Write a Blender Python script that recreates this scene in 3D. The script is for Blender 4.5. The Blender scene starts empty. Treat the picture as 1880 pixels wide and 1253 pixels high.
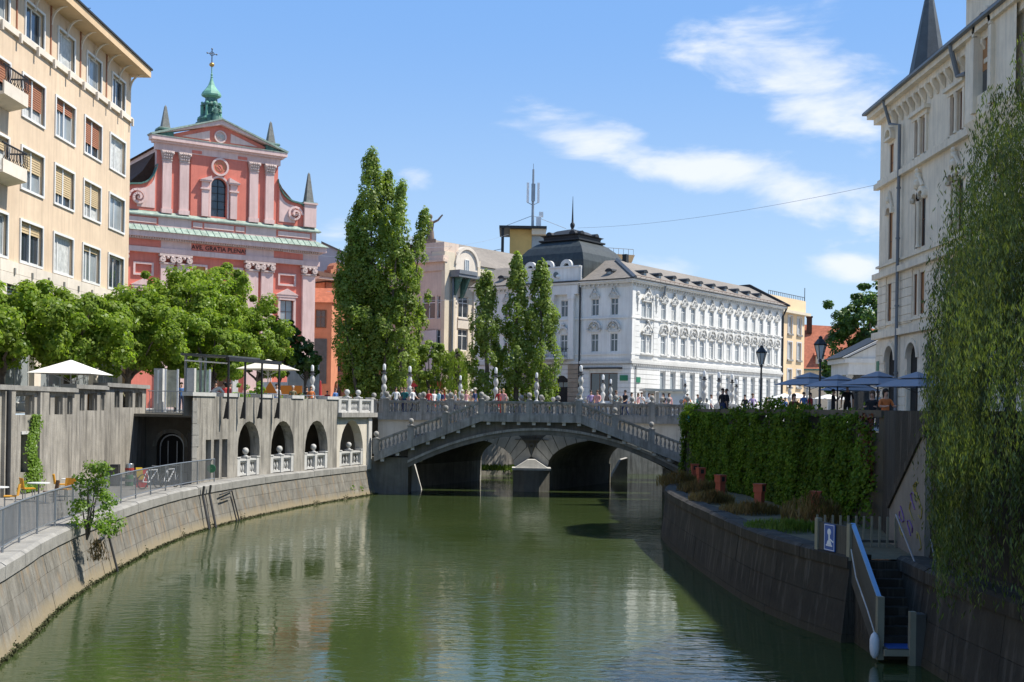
import bpy, bmesh, math, random
import numpy as np
from mathutils import Matrix, Vector
random.seed(7)
S = bpy.context.scene
COL = S.collection
rad = math.radians
# ---------------------------------------------------------------- camera
F_PX, EYE, ROLL = 2200.0, 5.6, rad(0.9)
cam_d = bpy.data.cameras.new('camera'); cam = bpy.data.objects.new('camera', cam_d); COL.objects.link(cam)
cam_d.sensor_width = 36; cam_d.lens = F_PX / 1880 * 36; cam_d.shift_y = 123.5 / 1880
cam_d.clip_start = .5; cam_d.clip_end = 6000
cam.matrix_world = Matrix.Translation((0, 0, EYE)) @ Matrix.Rotation(rad(90), 4, 'X') @ Matrix.Rotation(ROLL, 4, 'Z')
S.camera = cam
# ---------------------------------------------------------------- light
SUN_EL, SUN_AZ = rad(56), rad(84.8)     # azimuth clockwise from +Y
sd = Vector((math.sin(SUN_AZ) * math.cos(SUN_EL), math.cos(SUN_AZ) * math.cos(SUN_EL), math.sin(SUN_EL)))
sun_d = bpy.data.lights.new('sun', 'SUN'); sun_d.energy = 4.8; sun_d.angle = rad(.53); sun_d.color = (1, .95, .86)
sun = bpy.data.objects.new('sun', sun_d); COL.objects.link(sun); sun.rotation_euler = sd.to_track_quat('Z', 'Y').to_euler()
sun.location = (60, 0, 80)
S.view_settings.view_transform = 'Standard'; S.view_settings.look = 'None'; S.view_settings.gamma = 1
S.view_settings.exposure = .6
W = bpy.data.worlds.new('World'); S.world = W; W.use_nodes = True
def world():
    nt = W.node_tree; nt.nodes.clear(); N = nt.nodes.new; L = nt.links.new
    def M(op, a, b=None, c=None):
        n = N('ShaderNodeMath'); n.operation = op
        for i, x in enumerate((a, b, c)):
            if x is None: continue
            if isinstance(x, (int, float)): n.inputs[i].default_value = x
            else: L(x, n.inputs[i])
        return n.outputs[0]
    out = N('ShaderNodeOutputWorld'); bg = N('ShaderNodeBackground'); bg.inputs[1].default_value = .115
    sky = N('ShaderNodeTexSky'); sky.sky_type = 'NISHITA'; sky.sun_disc = False
    sky.sun_elevation = SUN_EL; sky.sun_rotation = SUN_AZ; sky.air_density = 1.0; sky.dust_density = .0; sky.ozone_density = 1.6
    tc = N('ShaderNodeTexCoord'); sp = N('ShaderNodeSeparateXYZ'); L(tc.outputs['Generated'], sp.inputs[0])
    x, y, z = sp.outputs
    az = M('ARCTAN2', x, y); hyp = M('SQRT', M('ADD', M('MULTIPLY', x, x), M('MULTIPLY', y, y)))
    el = M('ARCTAN2', z, hyp)
    cb = N('ShaderNodeCombineXYZ'); L(M('MULTIPLY', az, 3.2), cb.inputs[0]); L(M('MULTIPLY', el, 9.0), cb.inputs[1])
    rot = N('ShaderNodeMapping'); rot.inputs['Rotation'].default_value = (0, 0, rad(14)); L(cb.outputs[0], rot.inputs[0])
    n1 = N('ShaderNodeTexNoise'); n1.inputs['Scale'].default_value = 2.6; n1.inputs['Detail'].default_value = 9; n1.inputs['Roughness'].default_value = .56; n1.inputs['Distortion'].default_value = .35
    L(rot.outputs[0], n1.inputs['Vector'])
    big = N('ShaderNodeTexNoise'); big.inputs['Scale'].default_value = .8; big.inputs['Detail'].default_value = 2; L(cb.outputs[0], big.inputs['Vector'])
    # banks of cirrus seen in the photograph: azimuth, elevation, half sizes, slope, weight
    bias = None
    for a, e, sa, se, sl, w in ((.235, .262, .10, .045, -.35, .52), (.18, .315, .04, .03, .1, .34), (.17, .197, .17, .024, -.20, .60), (.26, .165, .11, .026, -.12, .42), (.03, .223, .035, .008, -.1, .3),
                                (.015, .308, .022, .010, .2, .34), (.095, .296, .012, .010, 0, .3), (.275, .118, .026, .012, 0, .5), (-.08, .190, .024, .012, -.2, .36),
                                (.13, .12, .05, .016, 0, .34), (-.15, .135, .03, .02, 0, .42), (-.70, .35, .3, .12, 0, .35), (.9, .4, .3, .1, .1, .35), (2.2, .5, .5, .15, 0, .35), (-2.2, .4, .5, .14, 0, .35)):
        da = M('SUBTRACT', az, a); de = M('SUBTRACT', M('SUBTRACT', el, e), M('MULTIPLY', da, sl))
        q = M('ADD', M('POWER', M('DIVIDE', da, sa), 2), M('POWER', M('DIVIDE', de, se), 2))
        g = M('MULTIPLY', M('POWER', 2.718, M('MULTIPLY', q, -.8)), w)
        bias = g if bias is None else M('MAXIMUM', bias, g)
    dens = M('ADD', M('ADD', M('MULTIPLY', M('SUBTRACT', n1.outputs[0], .5), 1.5), M('MULTIPLY', M('SUBTRACT', big.outputs[0], .5), .3)), bias)
    mr = N('ShaderNodeMapRange'); mr.interpolation_type = 'SMOOTHSTEP'; mr.inputs['From Min'].default_value = .24; mr.inputs['From Max'].default_value = .66
    mr.inputs['To Max'].default_value = .92; L(dens, mr.inputs['Value'])
    rp = N('ShaderNodeValToRGB'); L(M('DIVIDE', el, 1.5708), rp.inputs[0]); cr = rp.color_ramp; cr.interpolation = 'EASE'
    cr.elements[0].position = 0; cr.elements[0].color = (.56, .77, 1.0, 1); cr.elements[1].position = 1; cr.elements[1].color = (.10, .26, .66, 1)
    e_ = cr.elements.new(.22); e_.color = (.225, .475, .96, 1)
    sc = N('ShaderNodeVectorMath'); sc.operation = 'SCALE'; sc.inputs['Scale'].default_value = 5.7; L(rp.outputs[0], sc.inputs[0])
    hs = N('ShaderNodeMix'); hs.data_type = 'RGBA'; hs.inputs['Factor'].default_value = .82; L(sky.outputs[0], hs.inputs['A']); L(sc.outputs[0], hs.inputs['B'])
    mx = N('ShaderNodeMix'); mx.data_type = 'RGBA'; L(mr.outputs[0], mx.inputs['Factor']); L(hs.outputs['Result'], mx.inputs['A']); mx.inputs['B'].default_value = (5.4, 5.7, 6.2, 1)
    L(mx.outputs['Result'], bg.inputs[0]); L(bg.outputs[0], out.inputs[0])
world()
# ---------------------------------------------------------------- helpers
def uv(px, py):
    a, b = px - 940, py - 750
    return a * math.cos(ROLL) + b * math.sin(ROLL), -a * math.sin(ROLL) + b * math.cos(ROLL)
def at(px, py, Y):                      # survey: a sighted direction at a known distance
    u, v = uv(px, py); return Vector((u / F_PX * Y, Y, EYE - v / F_PX * Y))
MATS = {}
def mat(name, base, rough=.85, var=.18, scale=1.2, streak=0, scol=(.05, .05, .045), bump=.15, fine=30, metal=0, rnd=0, spec=.3, low=0, lowz=(0, 1), lowcol=(.05, .045, .02), s2=0, s2col=(.3, .2, .1)):
    m = bpy.data.materials.new(name); m.use_nodes = True; nt = m.node_tree; N = nt.nodes.new; L = nt.links.new
    b = nt.nodes['Principled BSDF']; b.inputs['Roughness'].default_value = rough; b.inputs['Metallic'].default_value = metal
    b.inputs['Specular IOR Level'].default_value = spec
    geo = N('ShaderNodeNewGeometry'); P = geo.outputs['Position']
    n = N('ShaderNodeTexNoise'); n.inputs['Scale'].default_value = scale; n.inputs['Detail'].default_value = 6; n.inputs['Roughness'].default_value = .65; L(P, n.inputs['Vector'])
    mr = N('ShaderNodeMapRange'); mr.inputs['From Min'].default_value = .3; mr.inputs['From Max'].default_value = .7
    mr.inputs['To Min'].default_value = 1 - var; mr.inputs['To Max'].default_value = 1 + var * .6; L(n.outputs[0], mr.inputs[0])
    val = mr.outputs[0]
    if var:
        nl = N('ShaderNodeTexNoise'); nl.inputs['Scale'].default_value = .22; nl.inputs['Detail'].default_value = 4; nl.inputs['Roughness'].default_value = .7; L(P, nl.inputs['Vector'])
        ml = N('ShaderNodeMapRange'); ml.inputs['From Min'].default_value = .3; ml.inputs['From Max'].default_value = .7; ml.inputs['To Min'].default_value = .88; ml.inputs['To Max'].default_value = 1.08; L(nl.outputs[0], ml.inputs[0])
        m0 = N('ShaderNodeMath'); m0.operation = 'MULTIPLY'; L(val, m0.inputs[0]); L(ml.outputs[0], m0.inputs[1]); val = m0.outputs[0]
    if rnd:
        oi = N('ShaderNodeObjectInfo'); r = N('ShaderNodeMapRange'); r.inputs['To Min'].default_value = 1 - rnd; r.inputs['To Max'].default_value = 1 + rnd; L(oi.outputs['Random'], r.inputs[0])
        mm = N('ShaderNodeMath'); mm.operation = 'MULTIPLY'; L(val, mm.inputs[0]); L(r.outputs[0], mm.inputs[1]); val = mm.outputs[0]
    vm = N('ShaderNodeVectorMath'); vm.operation = 'SCALE'; vm.inputs[0].default_value = base[:3]; L(val, vm.inputs['Scale'])
    col = vm.outputs[0]
    if streak:
        mp = N('ShaderNodeMapping'); mp.inputs['Scale'].default_value = (2.2, 2.2, .16); L(P, mp.inputs[0])
        ns = N('ShaderNodeTexNoise'); ns.inputs['Scale'].default_value = 1.6; ns.inputs['Detail'].default_value = 7; ns.inputs['Roughness'].default_value = .7; L(mp.outputs[0], ns.inputs['Vector'])
        r2 = N('ShaderNodeMapRange'); r2.inputs['From Min'].default_value = .46; r2.inputs['From Max'].default_value = .62; r2.inputs['To Max'].default_value = streak; L(ns.outputs[0], r2.inputs[0])
        mx = N('ShaderNodeMix'); mx.data_type = 'RGBA'; L(r2.outputs[0], mx.inputs['Factor']); L(col, mx.inputs['A']); mx.inputs['B'].default_value = (*scol, 1); col = mx.outputs['Result']
    if s2:
        mp = N('ShaderNodeMapping'); mp.inputs['Scale'].default_value = (1.5, 1.5, .10); mp.inputs['Location'].default_value = (31, 17, 5); L(P, mp.inputs[0])
        ns = N('ShaderNodeTexNoise'); ns.inputs['Scale'].default_value = 2.4; ns.inputs['Detail'].default_value = 6; ns.inputs['Roughness'].default_value = .65; L(mp.outputs[0], ns.inputs['Vector'])
        r2 = N('ShaderNodeMapRange'); r2.inputs['From Min'].default_value = .53; r2.inputs['From Max'].default_value = .62; r2.inputs['To Max'].default_value = s2; L(ns.outputs[0], r2.inputs[0])
        mx = N('ShaderNodeMix'); mx.data_type = 'RGBA'; L(r2.outputs[0], mx.inputs['Factor']); L(col, mx.inputs['A']); mx.inputs['B'].default_value = (*s2col, 1); col = mx.outputs['Result']
    if low:
        sp = N('ShaderNodeSeparateXYZ'); L(P, sp.inputs[0]); r3 = N('ShaderNodeMapRange'); r3.inputs['From Min'].default_value = lowz[1]; r3.inputs['From Max'].default_value = lowz[0]; r3.inputs['To Max'].default_value = low
        ad = N('ShaderNodeMath'); ad.operation = 'MULTIPLY_ADD'; ad.inputs[1].default_value = .5; L(n.outputs[0], ad.inputs[0]); L(sp.outputs[2], ad.inputs[2]); 
        L(ad.outputs[0], r3.inputs[0]); mx = N('ShaderNodeMix'); mx.data_type = 'RGBA'; L(r3.outputs[0], mx.inputs['Factor']); L(col, mx.inputs['A']); mx.inputs['B'].default_value = (*lowcol, 1); col = mx.outputs['Result']
    L(col, b.inputs['Base Color'])
    if bump:
        nf = N('ShaderNodeTexNoise'); nf.inputs['Scale'].default_value = fine; nf.inputs['Detail'].default_value = 4; L(P, nf.inputs['Vector'])
        bp = N('ShaderNodeBump'); bp.inputs['Strength'].default_value = bump; bp.inputs['Distance'].default_value = .03; L(nf.outputs[0], bp.inputs['Height']); L(bp.outputs[0], b.inputs['Normal'])
    MATS[name] = m; return m
def leafmat(name, c1, c2, trans=.35, gloss=.08, dark=.55):
    m = bpy.data.materials.new(name); m.use_nodes = True; nt = m.node_tree; nt.nodes.clear(); N = nt.nodes.new; L = nt.links.new
    out = N('ShaderNodeOutputMaterial'); geo = N('ShaderNodeNewGeometry')
    mx = N('ShaderNodeMix'); mx.data_type = 'RGBA'; mx.inputs['A'].default_value = (*c1, 1); mx.inputs['B'].default_value = (*c2, 1); L(geo.outputs['Random Per Island'], mx.inputs['Factor'])
    n = N('ShaderNodeTexNoise'); n.inputs['Scale'].default_value = .9; n.inputs['Detail'].default_value = 3; L(geo.outputs['Position'], n.inputs['Vector'])
    mr = N('ShaderNodeMapRange'); mr.inputs['From Min'].default_value = .35; mr.inputs['From Max'].default_value = .65; mr.inputs['To Min'].default_value = dark; mr.inputs['To Max'].default_value = 1.2; L(n.outputs[0], mr.inputs[0])
    vm = N('ShaderNodeVectorMath'); vm.operation = 'SCALE'; L(mx.outputs['Result'], vm.inputs[0]); L(mr.outputs[0], vm.inputs['Scale'])
    d = N('ShaderNodeBsdfDiffuse'); t = N('ShaderNodeBsdfTranslucent'); g = N('ShaderNodeBsdfGlossy'); g.inputs['Roughness'].default_value = .38; g.inputs['Color'].default_value = (.8, .85, .8, 1)
    L(vm.outputs[0], d.inputs[0])
    v2 = N('ShaderNodeVectorMath'); v2.operation = 'MULTIPLY'; v2.inputs[1].default_value = (1.25, 1.35, .5); L(vm.outputs[0], v2.inputs[0]); L(v2.outputs[0], t.inputs[0])
    a = N('ShaderNodeMixShader'); a.inputs[0].default_value = trans; L(d.outputs[0], a.inputs[1]); L(t.outputs[0], a.inputs[2])
    b = N('ShaderNodeMixShader'); b.inputs[0].default_value = gloss; L(a.outputs[0], b.inputs[1]); L(g.outputs[0], b.inputs[2]); L(b.outputs[0], out.inputs[0])
    MATS[name] = m; return m
class MB:
    def __init__(s, T=None): s.v = []; s.f = []; s.m = []; s.T = T
    def add(s, vs, fs, mi=0):
        o = len(s.v)
        if s.T is not None: vs = [tuple(s.T @ Vector(v)) for v in vs]
        s.v += [tuple(v) for v in vs]; s.f += [tuple(i + o for i in f) for f in fs]; s.m += [mi] * len(fs); return s
    def hexa(s, p, mi=0):      # 4 bottom ccw, 4 top ccw
        return s.add(p, [(3, 2, 1, 0), (4, 5, 6, 7), (0, 1, 5, 4), (1, 2, 6, 5), (2, 3, 7, 6), (3, 0, 4, 7)], mi)
    def box(s, x0, y0, z0, x1, y1, z1, mi=0):
        if x0 > x1: x0, x1 = x1, x0
        if y0 > y1: y0, y1 = y1, y0
        if z0 > z1: z0, z1 = z1, z0
        return s.hexa([(x0, y0, z0), (x1, y0, z0), (x1, y1, z0), (x0, y1, z0), (x0, y0, z1), (x1, y0, z1), (x1, y1, z1), (x0, y1, z1)], mi)
    def tbox(s, cx, cy, z0, hx, hy, z1, hx1, hy1, mi=0):   # tapered box
        return s.hexa([(cx - hx, cy - hy, z0), (cx + hx, cy - hy, z0), (cx + hx, cy + hy, z0), (cx - hx, cy + hy, z0), (cx - hx1, cy - hy1, z1), (cx + hx1, cy - hy1, z1), (cx + hx1, cy + hy1, z1), (cx - hx1, cy + hy1, z1)], mi)
    def pxz(s, pts, y0, y1, mi=0):   # polygon in xz (ccw seen from -y), extruded along y
        n = len(pts); vs = [(x, y0, z) for x, z in pts] + [(x, y1, z) for x, z in pts]
        return s.add(vs, [tuple(range(n)), tuple(range(2 * n - 1, n - 1, -1))] + [(i, i + n, (i + 1) % n + n, (i + 1) % n) for i in range(n)], mi)
    def pyz(s, pts, x0, x1, mi=0):
        n = len(pts); vs = [(x0, y, z) for y, z in pts] + [(x1, y, z) for y, z in pts]
        return s.add(vs, [tuple(range(n - 1, -1, -1)), tuple(range(n, 2 * n))] + [(i, (i + 1) % n, (i + 1) % n + n, i + n) for i in range(n)], mi)
    def pxy(s, pts, z0, z1, mi=0):
        n = len(pts); vs = [(x, y, z0) for x, y in pts] + [(x, y, z1) for x, y in pts]
        return s.add(vs, [tuple(range(n - 1, -1, -1)), tuple(range(n, 2 * n))] + [(i, (i + 1) % n, (i + 1) % n + n, i + n) for i in range(n)], mi)
    def lathe(s, prof, cx=0, cy=0, n=12, mi=0, a0=0, sq=1.0):
        vs = []; fs = []
        for r, z in prof:
            for i in range(n):
                a = a0 + 2 * math.pi * i / n; vs.append((cx + r * math.cos(a), cy + r * math.sin(a) * sq, z))
        for k in range(len(prof) - 1):
            for i in range(n):
                j = (i + 1) % n; fs.append((k * n + i, k * n + j, (k + 1) * n + j, (k + 1) * n + i))
        fs.append(tuple(range(n - 1, -1, -1))); fs.append(tuple((len(prof) - 1) * n + i for i in range(n)))
        return s.add(vs, fs, mi)
    def ball(s, c, r, n=10, k=6, mi=0):
        return s.lathe([(max(r * math.sin(math.pi * i / k), .002), c[2] - r * math.cos(math.pi * i / k)) for i in range(k + 1)], c[0], c[1], n, mi)
    def tube(s, pts, r, n=6, mi=0):
        pts = [Vector(p) for p in pts]; rs = r if isinstance(r, (list, tuple)) else [r] * len(pts)
        vs = []; fs = []; up = Vector((0, 0, 1))
        for i, p in enumerate(pts):
            t = (pts[min(i + 1, len(pts) - 1)] - pts[max(i - 1, 0)]).normalized()
            ref = up if abs(t.z) < .9 else Vector((1, 0, 0)); a = t.cross(ref).normalized(); b = a.cross(t)
            for j in range(n):
                q = 2 * math.pi * j / n; vs.append(p + a * rs[i] * math.cos(q) + b * rs[i] * math.sin(q))
        for k in range(len(pts) - 1):
            for j in range(n):
                l = (j + 1) % n; fs.append((k * n + j, k * n + l, (k + 1) * n + l, (k + 1) * n + j))
        fs.append(tuple(range(n - 1, -1, -1))); fs.append(tuple((len(pts) - 1) * n + j for j in range(n)))
        return s.add(vs, fs, mi)
    def arc(s, cx, zc, r0, r1, y0, y1, a0=0, a1=180, n=12, mi=0, ez=1.0):   # arch band in xz
        P = []
        for i in range(n + 1):
            a = rad(a0 + (a1 - a0) * i / n); P.append((math.cos(a), math.sin(a) * ez))
        for i in range(n):
            (c0, s0), (c1, s1) = P[i], P[i + 1]
            q = [(cx + r0 * c0, zc + r0 * s0), (cx + r1 * c0, zc + r1 * s0), (cx + r1 * c1, zc + r1 * s1), (cx + r0 * c1, zc + r0 * s1)]
            s.pxz(q, y0, y1, mi)
        return s
    def wall(s, x0, x1, z0, z1, holes, y=0, depth=.3, mi=0, rmi=None):   # front sheet with openings and reveals
        rmi = mi if rmi is None else rmi
        hs = [(max(a, x0), min(b, x1), max(c, z0), min(d, z1)) for a, b, c, d in holes if b > x0 and a < x1 and d > z0 and c < z1]
        xs = sorted({x0, x1, *[h[0] for h in hs], *[h[1] for h in hs]}); zs = sorted({z0, z1, *[h[2] for h in hs], *[h[3] for h in hs]})
        vs = []; fs = []; vi = {}
        def V(x, z):
            if (x, z) not in vi: vi[(x, z)] = len(vs); vs.append((x, y, z))
            return vi[(x, z)]
        for i in range(len(xs) - 1):
            for j in range(len(zs) - 1):
                cx, cz = (xs[i] + xs[i + 1]) / 2, (zs[j] + zs[j + 1]) / 2
                if any(a < cx < b and c < cz < d for a, b, c, d in hs): continue
                fs.append((V(xs[i], zs[j]), V(xs[i + 1], zs[j]), V(xs[i + 1], zs[j + 1]), V(xs[i], zs[j + 1])))
        s.add(vs, fs, mi)
        for a, b, c, d in hs:
            q = [(a, y, c), (b, y, c), (b, y, d), (a, y, d), (a, y + depth, c), (b, y + depth, c), (b, y + depth, d), (a, y + depth, d)]
            s.add(q, [(0, 1, 5, 4), (1, 2, 6, 5), (2, 3, 7, 6), (3, 0, 4, 7)], rmi)
        return s
    def spandrel(s, x0, x1, zs, zt, y=0, depth=.3, n=10, mi=0):   # fills the corners of a rect opening into a round arch (spring zs, opening top zt)
        cx = (x0 + x1) / 2; r = (x1 - x0) / 2; h = zt - zs
        P = [(cx + r * math.cos(math.pi * i / n), zs + h * math.sin(math.pi * i / n)) for i in range(n + 1)]
        for i in range(n):
            (xa, za), (xb, zb) = P[i], P[i + 1]
            vs = [(xa, y, za), (xa, y, zt + .001), (xb, y, zt + .001), (xb, y, zb), (xa, y + depth, za), (xb, y + depth, zb)]
            s.add(vs, [(0, 1, 2, 3), (0, 3, 5, 4)], mi)
        return s
    def mesh(s, name, mats, smooth=False, ang=None):
        me = bpy.data.meshes.new(name); me.from_pydata(s.v, [], s.f)
        for m in (mats if isinstance(mats, (list, tuple)) else [mats]): me.materials.append(MATS[m] if isinstance(m, str) else m)
        if any(s.m): me.polygons.foreach_set('material_index', s.m)
        if smooth: me.shade_smooth()
        if smooth and ang: 
            me.set_sharp_from_angle(angle=rad(ang))
        me.update(); return me
    def build(s, name, mats, parent=None, smooth=False, loc=(0, 0, 0), rz=0, ang=35, **k):
        return obj(name, s.mesh(name, mats, smooth, ang), parent, loc, rz, **k)
def obj(name, me, parent=None, loc=(0, 0, 0), rz=0, scale=None, label=None, cat=None, group=None, kind=None):
    o = bpy.data.objects.new(name, me); COL.objects.link(o); o.parent = parent; o.location = loc; o.rotation_euler = (0, 0, rz)
    if scale: o.scale = scale if isinstance(scale, (tuple, list)) else (scale,) * 3
    for a, b in (('label', label), ('category', cat), ('group', group), ('kind', kind)):
        if b: o[a] = b
    return o
def thing(name, label, cat, loc=(0, 0, 0), rz=0, group=None): return obj(name, None, None, loc, rz, None, label, cat, group)
def RZ(x, y, a, z=0): return Matrix.Translation((x, y, z)) @ Matrix.Rotation(a, 4, 'Z')
_tc = {}
def text_mesh(t, size, m, depth=.02):
    k = (t, size, m)
    if k not in _tc:
        cu = bpy.data.curves.new('t', 'FONT'); cu.body = t; cu.size = size; cu.extrude = depth; cu.align_x = 'CENTER'; cu.resolution_u = 2
        o = bpy.data.objects.new('t', cu); COL.objects.link(o); dg = bpy.context.evaluated_depsgraph_get()
        me = bpy.data.meshes.new_from_object(o.evaluated_get(dg)); bpy.data.objects.remove(o); me.materials.clear(); me.materials.append(MATS[m])
        me.transform(Matrix.Rotation(rad(90), 4, 'X')); _tc[k] = me
    return _tc[k]
_wc = {}
def win_mesh(w, h, mul=(.5,), tr=(), fr='win_white', pane='glass', t=.07, d=.08, mt=.05):
    k = (round(w, 3), round(h, 3), mul, tr, fr, pane)
    if k not in _wc:
        a = MB(); a.box(0, 0, 0, w, d, t); a.box(0, 0, h - t, w, d, h); a.box(0, 0, t, t, d, h - t); a.box(w - t, 0, t, w, d, h - t)
        for q in mul: a.box(w * q - mt / 2, .01, t, w * q + mt / 2, d - .01, h - t)
        for q in tr: a.box(t, .015, h * q - mt / 2, w - t, d - .015, h * q + mt / 2)
        p = MB(); p.add([(.02, d * .6, .02), (w - .02, d * .6, .02), (w - .02, d * .6, h - .02), (.02, d * .6, h - .02)], [(0, 1, 2, 3)])
        _wc[k] = (a.mesh('window', fr), p.mesh('pane', pane))
    return _wc[k]
def window(par, x, y, z, w, h, rz=0, **k):
    f, p = win_mesh(w, h, **k); o = obj('window', f, par, (x, y, z), rz); obj('pane', p, o); return o
# leaves ------------------------------------------------------------------
def leaf_mesh(name, C, D, size, m, aspect=.6, droop=None):
    """C centres (n,3), D outward dirs (n,3): one folded rhombic leaf for each"""
    n = len(C); rng = np.random.default_rng(abs(hash(name)) % 999 if False else 11 + n)
    D = D / (np.linalg.norm(D, axis=1, keepdims=True) + 1e-9)
    R = rng.normal(size=(n, 3)); A = np.cross(D, R); A /= np.linalg.norm(A, axis=1, keepdims=True) + 1e-9
    if droop is not None: A = A * (1 - droop) + np.array([0, 0, -1.0]) * droop + R * .1; A /= np.linalg.norm(A, axis=1, keepdims=True)
    B = np.cross(D, A); B /= np.linalg.norm(B, axis=1, keepdims=True) + 1e-9
    s = (size * rng.uniform(.65, 1.3, n))[:, None]
    V = np.empty((n, 4, 3), np.float32)
    V[:, 0] = C - A * s * .5; V[:, 1] = C + B * s * aspect * .5 + D * s * .12; V[:, 2] = C + A * s * .5; V[:, 3] = C - B * s * aspect * .5 + D * s * .12
    return raw_quads(name, V.reshape(-1, 3), m)
def raw_quads(name, V, m):
    me = bpy.data.meshes.new(name); n = len(V) // 4
    me.vertices.add(n * 4); me.vertices.foreach_set('co', V.astype(np.float32).ravel())
    me.loops.add(n * 4); me.loops.foreach_set('vertex_index', np.arange(n * 4, dtype=np.int32))
    me.polygons.add(n); me.polygons.foreach_set('loop_start', np.arange(0, n * 4, 4, dtype=np.int32)); me.polygons.foreach_set('loop_total', np.full(n, 4, np.int32))
    me.materials.append(MATS[m]); me.update(calc_edges=True); return me
def clumps(rng, cen, rc, per, flat=.8):
    K = len(cen); d = rng.normal(size=(K * per, 3)); d /= np.linalg.norm(d, axis=1, keepdims=True)
    r = np.repeat(rc, per)[:, None] * (rng.uniform(.25, 1, (K * per, 1)) ** .5)
    C = np.repeat(cen, per, axis=0) + d * r * np.array([1, 1, flat])
    D = d + np.array([.15, -.1, .55]) + rng.normal(size=d.shape) * .45
    return C, D
# ---------------------------------------------------------------- materials
mat('glass', (.035, .045, .055), rough=.06, var=.3, scale=.5, bump=.03, fine=2, spec=.9)
mat('glass_pale', (.30, .33, .34), rough=.12, var=.25, scale=.6, bump=.02, fine=2, spec=.8)
mat('curtain', (.55, .55, .52), rough=.5, var=.35, scale=3, bump=0, spec=.5)
mat('win_white', (.72, .71, .68), rough=.5, var=.06, bump=0)
mat('win_brown', (.16, .075, .04), rough=.5, var=.1, bump=0)
mat('beige', (.66, .51, .36), var=.1, scale=.5, streak=.4, scol=(.46, .345, .24), bump=.1)
mat('beige_dark', (.60, .43, .26), var=.1, bump=.05)
mat('cream_stone', (.70, .62, .52), var=.1, rnd=.06, streak=.1, scol=(.4, .35, .28))
mat('blind_red', (.33, .14, .075), var=.1, rough=.6, bump=.1, fine=12)
mat('blind_tan', (.50, .38, .22), var=.1, rough=.6, bump=.1, fine=12)
mat('roof_dark', (.03, .033, .036), rough=.6, var=.2)
mat('iron', (.018, .018, .02), rough=.45, var=.2, bump=.05, spec=.5)
mat('steel', (.28, .30, .32), rough=.4, var=.15, metal=.6, bump=.05)
mat('church_red', (.70, .215, .155), var=.12, scale=.6, streak=.4, scol=(.52, .15, .11))
mat('church_pink', (.74, .53, .48), var=.09, scale=.8, streak=.42, scol=(.52, .35, .31))
mat('church_cap', (.60, .47, .42), var=.2, scale=4, bump=.5, fine=14)
mat('copper', (.31, .39, .325), rough=.6, var=.35, scale=1.6, streak=.45, scol=(.16, .19, .15))
mat('copper_bright', (.20, .43, .31), rough=.55, var=.25, scale=1.6, streak=.3, scol=(.09, .17, .12))
mat('copper_dark', (.10, .20, .16), rough=.55, var=.4, scale=2.5, streak=.5, scol=(.02, .03, .025))
mat('gilt', (.55, .32, .10), rough=.35, metal=.6, var=.2)
mat('obelisk', (.21, .21, .19), var=.3, scale=4, bump=.4)
mat('brown_roof', (.085, .04, .025), var=.3, scale=2, bump=.5, fine=9)
mat('red_roof', (.40, .13, .07), var=.3, scale=2.2, bump=.6, fine=10, rnd=.1)
mat('grey_roof', (.235, .205, .172), var=.22, scale=2.5, bump=.6, fine=8, streak=.25, scol=(.15, .14, .13))
mat('dome_metal', (.04, .046, .046), rough=.5, var=.3, scale=1.5, streak=.3, scol=(.07, .09, .08))
mat('slate', (.085, .095, .10), rough=.55, var=.25, scale=2, bump=.3, fine=12)
mat('white_plaster', (.73, .715, .675), var=.1, scale=.6, streak=.34, scol=(.50, .48, .43))
mat('white_trim', (.60, .585, .545), var=.16, scale=5, bump=.5, fine=18)
mat('bay_stone', (.34, .27, .20), var=.2, streak=.3, scol=(.2, .16, .12))
mat('cream_plaster', (.66, .57, .43), var=.09, scale=.7, streak=.15, scol=(.45, .38, .28))
mat('pinkish', (.66, .53, .43), var=.09, streak=.2, scol=(.4, .28, .23))
mat('yellow_wall', (.62, .42, .15), var=.09)
mat('peach_wall', (.74, .55, .34), var=.07, scale=.5)
mat('orange_wall', (.58, .235, .13), var=.14, scale=.9, streak=.15, scol=(.4, .17, .1))
mat('grey_wall', (.56, .55, .55), var=.07)
mat('right_stone', (.80, .69, .53), var=.12, scale=.9, streak=.28, scol=(.34, .30, .25), bump=.2)
mat('blind_peach', (.40, .20, .085), var=.1, rough=.6, bump=0)
mat('concrete', (.335, .31, .265), var=.3, scale=1.1, streak=.8, scol=(.10, .092, .08), s2=.3, s2col=(.34, .32, .29), bump=.4, fine=14)
mat('concrete_dark', (.13, .115, .09), var=.3, scale=1.0, streak=.6, scol=(.10, .09, .07), bump=.4, fine=14)  # lowered concrete colour, with the ivy wall's shade put into it
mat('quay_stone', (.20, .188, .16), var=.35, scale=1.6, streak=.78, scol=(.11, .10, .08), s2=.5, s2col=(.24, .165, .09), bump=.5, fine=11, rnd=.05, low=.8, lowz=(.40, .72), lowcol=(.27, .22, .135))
mat('quay_cap', (.275, .265, .24), var=.25, scale=2, streak=.2, scol=(.18, .17, .15), bump=.4, fine=10, rnd=.08)
mat('quay_dark', (.046, .039, .029), var=.4, scale=1.2, streak=.55, scol=(.035, .03, .022), bump=.5, fine=10, rnd=.14, s2=.5, s2col=(.12, .105, .085), low=.7, lowz=(.3, .7), lowcol=(.06, .05, .03))  # dark stone lowered further, so the bank's shade sits in its colour
mat('algae', (.055, .06, .022), var=.5, scale=4, bump=.6, fine=9)
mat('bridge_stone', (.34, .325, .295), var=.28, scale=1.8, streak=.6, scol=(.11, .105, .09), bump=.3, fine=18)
mat('bridge_dark', (.16, .152, .13), var=.25, scale=1.4, streak=.5, scol=(.08, .075, .06), bump=.3, fine=14)
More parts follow.
